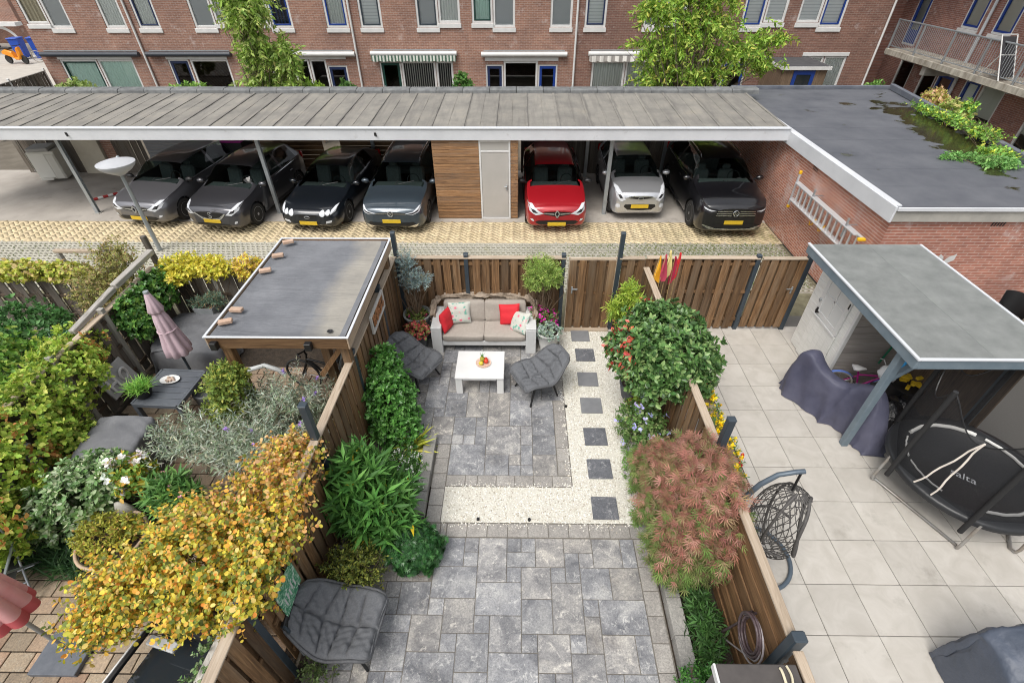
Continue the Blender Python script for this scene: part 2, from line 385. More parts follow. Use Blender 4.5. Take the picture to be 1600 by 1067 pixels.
def grass_pavers():
    band = sheet('grass_paver_strip', -40, 7.15, 8.25, 11.95, -.03, M('mossy_soil', (.12, .11, .07), (.20, .19, .12), 5, .95, bump=.6), 1, 1)
    V = []; F = []; y0, y1, x0, x1 = 9.6, 11.93, -15, 7.05; p = .135; bw = .062
    def bar(a0, a1, b0_, b1, z):
        b0 = len(V); V.extend([(a0, b0_, -.05), (a1, b0_, -.05), (a1, b1, -.05), (a0, b1, -.05), (a0 + .006, b0_ + .006, z), (a1 - .006, b0_ + .006, z), (a1 - .006, b1 - .006, z), (a0 + .006, b1 - .006, z)])
        F.extend([(b0 + 4, b0 + 5, b0 + 6, b0 + 7)] + [(b0 + i, b0 + (i + 1) % 4, b0 + 4 + (i + 1) % 4, b0 + 4 + i) for i in range(4)])
    nx = int((x1 - x0) / .405)
    y = y0; r = 0
    while y < y1:
        bar(x0, x1, y, y + bw, random.uniform(-.003, .003))
        for k in range(int((x1 - x0) / p)):
            xx = x0 + k * p + (.0675 if r % 2 else 0)
            bar(xx, xx + bw, y + bw + .001, y + p - .001, -.002 + random.uniform(-.003, .003))
        y += p; r += 1
    np_mesh('paver_grid', V, F, None, M('concrete_grid_paver', (.44, .42, .36), (.34, .33, .27), 1.2, .9, bump=.3, dirt=((.26, .25, .13), 1.6, .6)), band, kind='stuff')
grass_pavers()

# ------------------------------------------------------------------ terraced houses behind the carport
def clear_glass():
    m, nt, b = base_mat('clear_window_pane'); tr = _n(nt, 'ShaderNodeBsdfTransparent'); tr.inputs[0].default_value = (.96, .98, .98, 1)
    gl = _n(nt, 'ShaderNodeBsdfGlossy'); gl.inputs['Roughness'].default_value = .02; fr = _n(nt, 'ShaderNodeFresnel'); fr.inputs[0].default_value = 1.5
    mx = _n(nt, 'ShaderNodeMixShader'); nt.links.new(fr.outputs[0], mx.inputs[0]); nt.links.new(tr.outputs[0], mx.inputs[1]); nt.links.new(gl.outputs[0], mx.inputs[2])
    nt.links.new(mx.outputs[0], nt.nodes['Material Output'].inputs[0]); return m
PANE = clear_glass()
CURT = dict(
    sheer=stripe_mat('sheer_curtain', (.88, .90, .87), (.72, .75, .72), 0, .11),
    teal=stripe_mat('pale_green_vertical_blind', (.66, .84, .76), (.56, .74, .66), 0, .13, duty=.85),
    blind=stripe_mat('white_slat_blind', (.90, .92, .92), (.68, .71, .72), 2, .12, duty=.75),
    grey=M('grey_sun_screen', (.58, .60, .61), None, rough=.8),
    vert=stripe_mat('narrow_vertical_blind', (.55, .54, .5), (.03, .03, .03), 0, .10, duty=.35),
    beige=stripe_mat('beige_curtain', (.72, .66, .5), (.48, .42, .3), 0, .16),
    dark=stripe_mat('dark_blue_drape', (.04, .07, .16), (.015, .02, .035), 0, .14))
IN_Y = 24.995
def window(par, xa, xb, za, zb, sash='white', curtain=None, sill=.17, frame=MAT['white'], y=25.0, name='window', fw=.095):
    """xa..xb x za..zb opening in a wall whose face is at y"""
    f = MB(); d0, d1 = y + .03, y + .12
    f.bb(xa, xa + fw, d0, d1, za, zb, .008); f.bb(xb - fw, xb, d0, d1, za, zb, .008); f.bb(xa + fw, xb - fw, d0, d1, zb - fw, zb, .008); f.bb(xa + fw, xb - fw, d0, d1, za, za + fw, .008)
    wn = f.build(name, frame, par)
    a, b_, c, d = xa + fw + .004, xb - fw - .004, za + fw + .004, zb - fw - .004
    if sash != 'white':
        s = MB(); q = .05
        s.bb(a, a + q, d0 - .015, d1 - .02, c, d, .006); s.bb(b_ - q, b_, d0 - .015, d1 - .02, c, d, .006); s.bb(a + q, b_ - q, d0 - .015, d1 - .02, d - q, d, .006); s.bb(a + q, b_ - q, d0 - .015, d1 - .02, c, c + q, .006)
        s.build('sash', MAT[sash], wn); a += q; b_ -= q; c += q; d -= q
    MB().add([(a - .004, y + .08, c - .004), (b_ + .004, y + .08, c - .004), (b_ + .004, y + .08, d + .004), (a - .004, y + .08, d + .004)], [(0, 1, 2, 3)]).build('pane', PANE, wn)
    if curtain:
        k = MB(); n = 24; P = []
        for i in range(n + 1):
            xx = a - .03 + (b_ - a + .06) * i / n; yy = y + .115 + (.02 * math.sin(i * 2.1) if curtain not in ('grey', 'blind') else 0)
            P.append([(xx, yy, c - .05), (xx, yy, d + .05)])
        k.grid(P); k.build('curtain', CURT[curtain], wn)
    if sill: MB().bb(xa - .03, xb + .03, y - .05, y + .028, za - sill, za - .003, .01).build('sill', MAT['white'], par)
    return wn
def door(par, xa, xb, za, zb, col='blue', y=25.0, glass=True, curtain=None):
    f = MB(); fw = .07
    f.bb(xa, xa + fw, y + .03, y + .12, za, zb, .006); f.bb(xb - fw, xb, y + .03, y + .12, za, zb, .006); f.bb(xa + fw, xb - fw, y + .03, y + .12, zb - fw, zb, .006)
    fr = f.build('door_frame', MAT['white'], par)
    a, b_, d = xa + fw, xb - fw, zb - fw; q = .11; s = MB()
    s.bb(a, a + q, y + .04, y + .1, za, d, .005); s.bb(b_ - q, b_, y + .04, y + .1, za, d, .005); s.bb(a + q, b_ - q, y + .04, y + .1, d - q, d, .005); s.bb(a + q, b_ - q, y + .04, y + .1, za, za + .7, .005)
    dr = s.build('door', MAT[col], par)
    MB().add([(a + q, y + .07, za + .7), (b_ - q, y + .07, za + .7), (b_ - q, y + .07, d - q), (a + q, y + .07, d - q)], [(0, 1, 2, 3)]).build('pane', PANE, dr)
    if curtain: MB().bb(a + q, b_ - q, y + .115, y + .12, za + .5, d - q).build('curtain', CURT[curtain], dr)
    MB().box((a + .06, y + .02, za + 1.0), (.03, .03, .12), bev=.006).build('handle', MAT['grey_metal'], dr)
def cells(mb, a0, a1, z0, z1, holes, put):
    xs = sorted({a0, a1, *[h[0] for h in holes], *[h[1] for h in holes]}); zs = sorted({z0, z1, *[h[2] for h in holes], *[h[3] for h in holes]})
    for i in range(len(xs) - 1):
        j = 0
        while j < len(zs) - 1:
            cx = (xs[i] + xs[i + 1]) / 2
            def solid(k): cz = (zs[k] + zs[k + 1]) / 2; return not any(h[0] < cx < h[1] and h[2] < cz < h[3] for h in holes)
            if not solid(j): j += 1; continue
            k = j
            while k + 1 < len(zs) - 1 and solid(k + 1): k += 1
            put(xs[i], xs[i + 1], zs[j], zs[k + 1]); j = k + 1
ROOFTILE = M('dark_roof_tile', (.06, .045, .04), (.1, .075, .065), 4, .8)
def house(label, x0, x1, ups, downs, awn=None, pipe=None, wallm=BRICKX):
    t = thing('terraced_house', label, 'house', ((x0 + x1) / 2, 25.0, 0))
    c = bpy.data.objects.new('front', None); holes = [(a, b_, z, 5.05) for a, b_, z, *_ in ups] + [d[:4] for d in downs]
    off = Vector((-(x0 + x1) / 2, -25.0, 0))
    mb = MB(); cells(mb, x0 + .002, x1 - .002, 0, 5.7, holes, lambda a, b_, z, zz: mb.bb(a, b_, 25.0, 25.25, z, zz))
    mb.bb(x0 + .002, x0 + .1, 25.26, 33, 0, 5.7); mb.bb(x1 - .1, x1 - .002, 25.26, 33, 0, 5.7); mb.bb(x0 + .1, x1 - .1, 32.9, 33, 0, 5.7)
    ps = [mb.build('wall', wallm, t)]
    fl = MB(); fl.bb(x0 + .1, x1 - .1, 25.26, 32.9, 2.55, 2.75); fl.bb(x0 + .1, x1 - .1, 25.26, 32.9, 5.3, 5.5); ps.append(fl.build('floor_slab', MAT['concrete'], t))
    rf = MB(); rf.add([(x0, 24.6, 5.72), (x1, 24.6, 5.72), (x1, 29, 8.6), (x0, 29, 8.6), (x0, 33.4, 5.72), (x1, 33.4, 5.72)], [(0, 1, 2, 3), (3, 2, 5, 4), (0, 3, 4), (1, 5, 2), (0, 4, 5, 1)]); ps.append(rf.build('roof', ROOFTILE, t))
    before = set(t.children)
    for a, b_, z, sash, cu in ups: window(t, a, b_, z, 5.05, sash, cu)
    for a, b_, z, zz, kind, *rest in downs:
        if kind == 'door': door(t, a, b_, z, zz, *rest)
        elif kind == 'win': window(t, a, b_, z, zz, rest[0], rest[1], 0, name='window')
    if downs: MB().bb(min(d[0] for d in downs) - .02, max(d[1] for d in downs) + .02, 24.96, 24.998, max(d[3] for d in downs) + .003, max(d[3] for d in downs) + .15, .006).build('lintel_panel', MAT['white'], t)
    for kind, a, b_, z in (awn or []):
        cm = {'dark': MAT['awn_dark'], 'white': MAT['white']}.get(kind.split('_')[0], MAT['white'])
        aw = MB(); P = []
        for xx in (a, b_):
            P.append([(xx, 25.0 - .02 - .11 + .11 * math.cos(q) * -1 + .0, z + .1 * math.sin(q)) for q in [2 * PI * i / 14 for i in range(14)]])
        aw.grid(P, True); aw.add([p for p in P[0]], [tuple(range(14))]); aw.add([p for p in P[1]], [tuple(range(14))[::-1]])
        ao = aw.build('awning', cm, t, smooth=40)
        MB().bb(a + .1, b_ - .1, 24.985, 24.995, z + .1, z + .14).build('mounting_strip', MAT['grey_metal'], ao)
        if '_' in kind:
            v = MB(); n = int((b_ - a) / .05); P = []
            for i in range(n + 1):
                xx = a + .04 + (b_ - a - .08) * i / n; P.append([(xx, 24.74 - .02 * math.sin(i * .8), z - .06), (xx, 24.72 - .03 * math.sin(i * .8), z - .27 - .03 * abs(math.sin(i * .39)))])
            v.grid(P); v.build('valance', STRIPES[kind], ao)
    if pipe: MB().tube([(pipe, 24.93, 0), (pipe, 24.93, 5.7)], .045, 10).build('downpipe', MAT['white'], t)
    for ch in t.children:                   # shapes are given in place; shift them to the house's own base
        ch.location = off
    bpy.data.objects.remove(c); return t
STRIPES = {'white_green': stripe_mat('green_white_valance', (.06, .12, .085), (.55, .57, .52), 0, .15), 'white_grey': stripe_mat('grey_white_valance', (.33, .31, .29), (.7, .68, .64), 0, .34)}
S = 3.39; S1 = 3.55      # sill heights of the tall and the shorter upper windows
house('brick terraced house at the end of the row beside the far street', -21.65, -16.8,
      [(-21.44, -20.47, S1, 'white', 'beige'), (-20.46, -19.52, S, 'white', 'grey'), (-18.05, -17.11, S, 'white', 'sheer')],
      [(-20.9, -19.2, .3, 2.2, 'win', 'green', 'teal'), (-19.19, -17.54, .3, 2.2, 'win', 'white', 'teal')], [('dark', -21.48, -17.05, 2.42)], -16.85)
house('brick terraced house with charcoal awning case, behind the narrow tree', -16.8, -12.02,
      [(-16.6, -15.64, S, 'navy', 'sheer'), (-14.14, -13.18, S, 'white', 'grey'), (-13.17, -12.25, S1, 'white', 'sheer')],
      [(-15.95, -15.0, .05, 2.2, 'door', 'navy'), (-14.95, -13.2, .6, 2.2, 'win', 'white', None)], [('dark', -16.7, -12.9, 2.42)])
house('brick terraced house with blue framed upper windows and white awning case', -12.02, -7.24,
      [(-11.71, -10.77, S1, 'white', 'grey'), (-10.76, -9.82, S, 'blue', 'dark'), (-8.36, -7.40, S, 'blue', 'sheer')],
      [(-11.3, -10.3, .05, 2.2, 'win', 'white', None), (-10.29, -9.52, .6, 2.2, 'win', 'white', None), (-9.51, -8.74, .6, 2.2, 'win', 'white', None), (-8.73, -7.83, .05, 1.95, 'door', 'navy')], [('white', -12.0, -7.34, 2.42)], -7.27)
house('brick terraced house with green and white striped awning valance', -7.24, -2.32,
      [(-6.88, -5.92, S, 'anthracite', 'blind'), (-4.43, -3.48, S, 'anthracite', 'grey'), (-3.47, -2.54, S1, 'white', 'sheer')],
      [(-6.33, -5.36, .05, 2.12, 'door', 'green'), (-5.35, -3.79, .5, 2.12, 'win', 'white', 'vert'), (-3.78, -3.0, .5, 2.12, 'win', 'white', 'vert')], [('white_green', -6.62, -2.78, 2.44)])
house('brick terraced house with blue door beside a wide dark window', -2.32, 2.49,
      [(-2.04, -1.14, S1, 'green', 'teal'), (-1.13, -.18, S, 'white', 'grey'), (1.33, 2.27, S, 'white', 'grey')],
      [(-1.52, -.72, .05, 1.98, 'door', 'navy'), (-.71, .85, .5, 2.12, 'win', 'white', None), (.86, 1.74, .05, 1.98, 'door', 'blue')], [('white', -1.69, 2.13, 2.4)], 2.47)
house('dark brick terraced house with grey striped awning valance', 2.49, 7.3,
      [(2.8, 3.72, S, 'navy', 'blind'), (5.32, 6.21, S, 'white', 'grey'), (6.22, 7.1, S1, 'white', 'blind')],
      [(3.28, 4.8, .5, 2.12, 'win', 'white', 'sheer'), (4.81, 6.4, .5, 2.12, 'win', 'white', 'sheer')], [('white_grey', 3.07, 6.85, 2.42)], None, BRICKX2)
house('dark brick terraced house with blue back door behind the big tree', 7.3, 11.6,
      [(9.5, 10.42, S, 'blue', 'blind'), (10.43, 11.33, S1, 'white', 'blind')],
      [(8.2, 9.2, .5, 2.05, 'win', 'white', None), (9.21, 10.25, .05, 2.05, 'door', 'blue')], None, None, BRICKX2)
house('dark brick terraced house at the corner of the gallery flats', 11.6, 15.75,
      [(11.85, 12.8, S1, 'white', 'blind'), (12.81, 13.8, S, 'blue', 'blind')],
      [(12.6, 13.6, .3, 2.3, 'win', 'white', 'sheer'), (13.61, 14.6, .3, 2.3, 'win', 'white', 'sheer')], None, 15.7, BRICKX2)
# small timber porch with a felt roof in front of the corner house
pr_ = thing('timber_porch', 'small timber porch with black flat roof and blue door', 'porch', (11.9, 23.6, 0))
p = MB(); p.bb(-.95, -.9, -.55, 1.35, 0, 2.12); p.bb(.9, .95, -.55, 1.35, 0, 2.12); p.bb(-.9, -.45, -.6, -.55, 0, 2.12); p.bb(.45, .9, -.6, -.55, 0, 2.12); p.build('wall', DARKWOODV, pr_)
MB().bb(-1.02, 1.02, -.72, 1.38, 2.14, 2.26).build('fascia', MAT['white'], pr_)
MB().bb(-.97, .97, -.67, 1.38, 2.262, 2.275).build('roof', M('black_felt_small', (.05, .05, .055), (.08, .08, .085), 4, .85), pr_)
f = MB(); f.bb(-.44, -.3, -.62, -.56, 0, 2.1); f.bb(.3, .44, -.62, -.56, 0, 2.1); f.bb(-.3, .3, -.62, -.56, 1.95, 2.1); f.bb(-.3, .3, -.62, -.56, 0, 1.0); f.build('door', MAT['blue'], pr_)
MB().bb(-.3, .3, -.6, -.59, 1.0, 1.95).build('pane', MAT['glass'], pr_)

# ------------------------------------------------------------------ gallery flats on the right
def gallery():
    X = 17.35; t = thing('gallery_flats', 'brick flats with concrete gallery and grey bar railing', 'building', (16.1, 20, 0))
    off = Vector((-16.1, -20, 0))
    ops = [(22.0, 22.95, 3.62, 5.1, 'w'), (20.4, 21.35, 3.62, 5.1, 'w'), (25.1, 26.0, 2.64, 4.75, 'd'), (24.5, 25.5, .5, 2.15, 'n'), (22.9, 23.8, .4, 2.15, 'n'), (21.85, 22.85, .05, 2.1, 'd2'), (20.45, 21.3, .05, 2.2, 'd'), (19.3, 20.4, .4, 2.2, 'w2'), (17.0, 18.0, .4, 2.2, 'w2'), (18.2, 19.2, 3.62, 5.1, 'w')]
    mb = MB(); cells(mb, 12.0, 27.0, 0, 6.2, [o[:4] for o in ops], lambda a, b_, z, zz: mb.bb(X, X + .25, a, b_, z, zz))
    mb.bb(15.76, X, 26.75, 26.95, 0, 6.2); mb.bb(X + .25, X + 6, 11.9, 12.0, 0, 6.2); mb.bb(X + .25, X + 6, 27, 27.1, 0, 6.2); mb.bb(X + 5.9, X + 6, 12.0, 27, 0, 6.2); mb.build('wall', BRICKY, t)
    MB().bb(X - 1.3, X + 6.1, 11.8, 27.2, 6.21, 6.45).build('roof', ROOFTILE, t)
    MB().bb(X + .26, X + 5.8, 12.1, 26.9, 2.4, 2.6).build('floor_slab', MAT['concrete'], t)
    for a, b_, z, zz, k in ops:
        m = MB(); q = .08; m.bb(X + .02, X + .1, a, a + q, z, zz, .005); m.bb(X + .02, X + .1, b_ - q, b_, z, zz, .005); m.bb(X + .02, X + .1, a + q, b_ - q, zz - q, zz, .005); m.bb(X + .02, X + .1, a + q, b_ - q, z, z + q, .005)
        wn = m.build('window' if k[0] != 'd' else 'door_frame', MAT['white'], t)
        if k in ('w', 'd', 'd2'):
            s = MB(); r = .09 if k != 'w' else .06; a1, b1, c1, d1 = a + q, b_ - q, z + q, zz - q
            s.bb(X + .01, X + .08, a1, a1 + r, c1, d1); s.bb(X + .01, X + .08, b1 - r, b1, c1, d1); s.bb(X + .01, X + .08, a1 + r, b1 - r, d1 - r, d1); s.bb(X + .01, X + .08, a1 + r, b1 - r, c1, c1 + (r if k == 'w' else .5)); s.build('sash' if k == 'w' else 'door', MAT['blue'], wn)
        MB().add([(X + .065, b_ - q, z + q), (X + .065, a + q, z + q), (X + .065, a + q, zz - q), (X + .065, b_ - q, zz - q)], [(0, 1, 2, 3)]).build('pane', PANE, wn)
        if k in ('w', 'w2', 'd'): MB().bb(X + .09, X + .1, a + q, b_ - q, z + (.05 if k != 'w2' else .7), zz - q).build('curtain', {'w': M('cream_roller_blind', (.5, .48, .42), None, rough=.8), 'w2': M('pale_roller_blind', (.55, .56, .5), None, rough=.8), 'd': M('brown_door_curtain', (.10, .06, .035), None, rough=.8)}[k] if k != 'd' else CURT['sheer'], wn)
        if k == 'd2': MB().bb(X + .09, X + .1, a + q, b_ - q, z + .3, zz - q).build('curtain', M('rust_brown_curtain', (.16, .07, .035), None, rough=.8), wn)
        if k == 'w': MB().bb(X - .06, X + .018, a - .04, b_ + .04, z - .15, z - .003, .01).build('sill', MAT['white'], t)
    MB().bb(16.1, X - .002, 12, 24.97, 2.40, 2.62, .012).build('gallery_slab', M('stained_concrete_edge', (.50, .47, .40), (.24, .21, .17), 7, .9, bump=.3, stretch=(1, 1, .25)), t)
    MB().bb(16.25, X, 22.2, 22.45, 2.05, 2.398, .02).build('gallery_bracket', MAT['concrete'], t)
    r = MB(); r.bb(16.13, 16.18, 12, 24.95, 3.66, 3.71, .01); r.build('handrail', MAT['grey_metal'], t)
    MB().bb(16.14, 16.17, 12, 24.95, 2.72, 2.75, .006).build('bottom_rail', MAT['grey_metal'], t)
    pm = MB().bb(-.03, .03, -.03, .03, -.25, 1.04, .006).mesh('railing_post'); bm_ = MB().tube([(0, 0, .1), (0, 0, 1.05)], .009, 6).mesh('baluster')
    y = 24.9
    while y > 15:
        link('railing_post', pm, MAT['grey_metal'], t, (16.155, y, 2.62)); y -= 1.75
    y = 24.8
    while y > 16.5:
        link('baluster', bm_, MAT['grey_metal'], t, (16.155, y, 2.62)); y -= .105
    MB().tube([(X - .1, 21.65, 0), (X - .1, 21.65, 6.2)], .05, 10).build('downpipe', MAT['zinc'], t)
    for ch in t.children: ch.location = Vector(ch.location) + off
gallery()
ch_ = thing('folding_lounger', 'white framed folding chair leaning behind the gallery railing', 'chair', (16.6, 18.9, 2.63), R(90))
m = MB(); m.tube([(-.45, 0, 0), (.25, .1, 1.25)], .02, 8); m.tube([(-.45, .5, 0), (.25, .6, 1.25)], .02, 8); m.tube([(.25, .1, 1.25), (.25, .6, 1.25)], .02, 8); m.tube([(-.05, .05, .7), (-.05, .55, .7)], .018, 8); m.tube([(.45, 0, 0), (-.05, .05, .7)], .018, 8); m.tube([(.45, .5, 0), (-.05, .55, .7)], .018, 8); m.build('frame', MAT['white'], ch_)
MB().add([(-.4, .03, .1), (.22, .12, 1.2), (.22, .58, 1.2), (-.4, .48, .1)], [(0, 1, 2, 3)]).build('fabric', M('dark_chair_fabric', (.03, .03, .035), None, rough=.8), ch_)

# ------------------------------------------------------------------ far left street corner
fl = thing('corner_building', 'pink brick building with white band over an open passage', 'building', (-36, 40, 0))
m = MB(); m.bb(-14, 1.1, 0, .3, 2.0, 9); m.bb(.9, 1.1, .3, 10, 2.0, 9); m.bb(-14, 1.0, 5, 5.3, 0, 2.0); m.build('wall', BRICKX, fl)
MB().bb(-14, 1.3, -.6, .0, 1.78, 2.0).build('white_band', MAT['white'], fl)
m = MB(); P = []
for i in range(13):
    a = PI / 2 * i / 12; P.append([(-.4 + 1.0 * math.cos(a), -.2, .6 + 1.0 * math.sin(a)), (-.4 + 1.2 * math.cos(a), -.2, .6 + 1.2 * math.sin(a))])
m.grid(P); m.bb(.62, .8, -.25, -.15, 0, .6); m.build('arch_trim', MAT['white'], fl)
sheet('street', -80, -21.7, 26, 80, -.02, M('pale_paving', (.40, .37, .33), (.48, .45, .40), 2, .9))
def scooter():
    t = thing('motor_scooter', 'orange and black motor scooter parked beside the blue containers', 'scooter', (-33.4, 36.6, 0), R(-8))
    for x in (-.6, .62):
        w = MB(); w.lathe([(.14, -.05), (.22, -.06), (.25, -.03), (.25, .03), (.22, .06), (.14, .05)], 18); o = w.build('wheel', MAT['rubber'], t, 40); o.rotation_euler = (PI / 2, 0, 0); o.location = (x, 0, .25)
    b = MB(); b.add(*loft([( -.75, .12, .55, .72), (-.4, .16, .45, .85), (0, .15, .3, .72), (.1, .16, .25, .38), (.35, .16, .25, .36), (.48, .18, .3, .95), (.6, .1, .6, 1.0)])); b.build('body', M('orange_scooter_paint', (.75, .26, .01), None, rough=.3), t, 40)
    MB().box((-.35, 0, .9), (.7, .26, .12), bev=.04).build('saddle', MAT['black'], t)
    MB().tube([(.5, -.33, 1.08), (.52, 0, 1.05), (.5, .33, 1.08)], .02, 8).build('handlebar', MAT['black'], t)
    MB().box((-.95, 0, .95), (.3, .32, .3), bev=.05).build('top_case', MAT['black'], t)
def loft(st):
    """stations (x, halfwidth, z0, z1) -> rounded box loft"""
    vs = []; fs = []; n = 8
    for x, w, z0, z1 in st:
        b = min(w, (z1 - z0) / 2) * .45
        vs += [(x, -w, z0 + b), (x, -w + b, z0), (x, w - b, z0), (x, w, z0 + b), (x, w, z1 - b), (x, w - b, z1), (x, -w + b, z1), (x, -w, z1 - b)]
    for i in range(len(st) - 1):
        for j in range(n): fs.append((i * n + j, i * n + (j + 1) % n, (i + 1) * n + (j + 1) % n, (i + 1) * n + j))
    fs += [tuple(range(n))[::-1], tuple((len(st) - 1) * n + j for j in range(n))]
    return vs, fs
scooter()
def wheelie(name, label, loc, rz, body, lid, s=1.0, group=None):
    t = thing(name, label, 'bin', loc, rz, group)
    b = MB(); b.add([(x * .24 * s * k, y * .28 * s * k, z) for z, k in ((.08, .82), (.95 * s, 1.0)) for x, y in ((-1, -1), (1, -1), (1, 1), (-1, 1))], [(0, 3, 2, 1), (4, 5, 6, 7), (0, 1, 5, 4), (1, 2, 6, 5), (2, 3, 7, 6), (3, 0, 4, 7)]); b.build('body', body, t)
    l = MB(); l.box((0, -.02, .985 * s), (.54 * s, .62 * s, .06), bev=.02); l.build('lid', lid, t)
    for x in (-.2, .2):
        w = MB(); w.lathe([(.02, -.03), (.1, -.03), (.1, .03), (.02, .03)], 14); o = w.build('wheel', MAT['rubber'], t); o.rotation_euler = (0, PI / 2, 0); o.location = (x * s, .25 * s, .1)
    MB().tube([(-.2 * s, .33 * s, .92 * s), (.2 * s, .33 * s, .92 * s)], .018, 8).build('handle', body, t); return t
BB = M('blue_plastic', (.01, .07, .42), None, rough=.45)
wheelie('wheeled_bin', 'blue wheeled bin nearer the arch on the far street', (-33.0, 38.3, 0), R(20), BB, BB, 1.3)
wheelie('wheeled_bin', 'blue wheeled bin between the scooter and the other bin', (-34.4, 38.4, 0), R(10), BB, BB, 1.25)
def bicycle(name, label, loc, rz, scale, frame_m, tyre_m, mud=None):
    t = thing(name, label, 'bicycle', loc, rz); t.scale = (scale,) * 3; r = .33
    for x in (-.52, .52):
        w = MB(); w.tube([(x + r * math.cos(a), 0, r + r * math.sin(a)) for a in [2 * PI * i / 28 for i in range(28)]], .022, 7, closed=True); wo_ = w.build('wheel', tyre_m, t, 60)
        sp = MB()
        for i in range(12):
            a = 2 * PI * i / 12; sp.tube([(x, 0, r), (x + r * math.cos(a), 0, r + r * math.sin(a))], .0035, 4)
        sp.tube([(x, -.05, r), (x, .05, r)], .025, 8); sp.build('spokes', MAT['grey_metal'], wo_)
        if mud:
            q = MB(); P = []
            for i in range(11):
                a = R(20 + 150 * i / 10) if x > 0 else R(25 + 150 * i / 10); P.append([(x + (r + .045) * math.cos(a), y, r + (r + .045) * math.sin(a) - abs(y) * .3) for y in (-.035, -.015, .015, .035)])
            q.grid(P); q.build('mudguard', mud, t, 50)
    f = MB(); bb = (-.05, 0, .3); st = (-.2, 0, .78); hd = (.36, 0, .72)
    f.tube([bb, st], .02, 8); f.tube([bb, hd], .024, 8); f.tube([(-.16, 0, .66), hd], .02, 8); f.tube([bb, (-.52, .05, r)], .013, 6); f.tube([bb, (-.52, -.05, r)], .013, 6); f.tube([(-.16, 0, .62), (-.52, 0, r)], .013, 6); f.tube([(.33, 0, .84), (.38, 0, .64), (.52, .05, r)], .018, 8); f.tube([(.38, 0, .64), (.52, -.05, r)], .016, 8); f.build('frame', frame_m, t, 60)
    s = MB(); s.add(*loft([(-.34, .1, .83, .88), (-.25, .1, .82, .89), (-.12, .04, .83, .88), (-.06, .02, .84, .87)])); s.build('saddle', M(name + '_saddle', (.75, .74, .74) if mud else (.02, .02, .02), None, rough=.5), t, 50)
    h = MB(); h.tube([(.22, -.27, 1.02), (.3, -.24, 1.03), (.36, -.08, .92), (.35, 0, .9), (.36, .08, .92), (.3, .24, 1.03), (.22, .27, 1.02)], .014, 8); h.tube([(.35, 0, .9), (.34, 0, .8)], .016, 8); h.build('handlebar', MAT['white'] if mud else MAT['black'], t, 60)
    g = MB(); g.lathe([(.02, -.008), (.09, -.008), (.09, .008), (.02, .008)], 16); o = g.build('chainring', MAT['grey_metal'], t); o.rotation_euler = (PI / 2, 0, 0); o.location = (-.05, -.05, .3)
    p = MB(); p.tube([(-.05, -.09, .3), (.08, -.09, .2)], .01, 6); p.box((.08, -.14, .2), (.09, .08, .025)); p.tube([(-.05, .09, .3), (-.18, .09, .4)], .01, 6); p.box((-.18, .14, .4), (.09, .08, .025)); p.build('pedals', MAT['black'], t)
    return t
bicycle('bicycle', 'bicycle with pale tyres leaning by the blue containers', (-31.9, 37.3, 0), R(15), 1.0, MAT['blue'], M('pale_tyre', (.4, .36, .3), None, rough=.8))

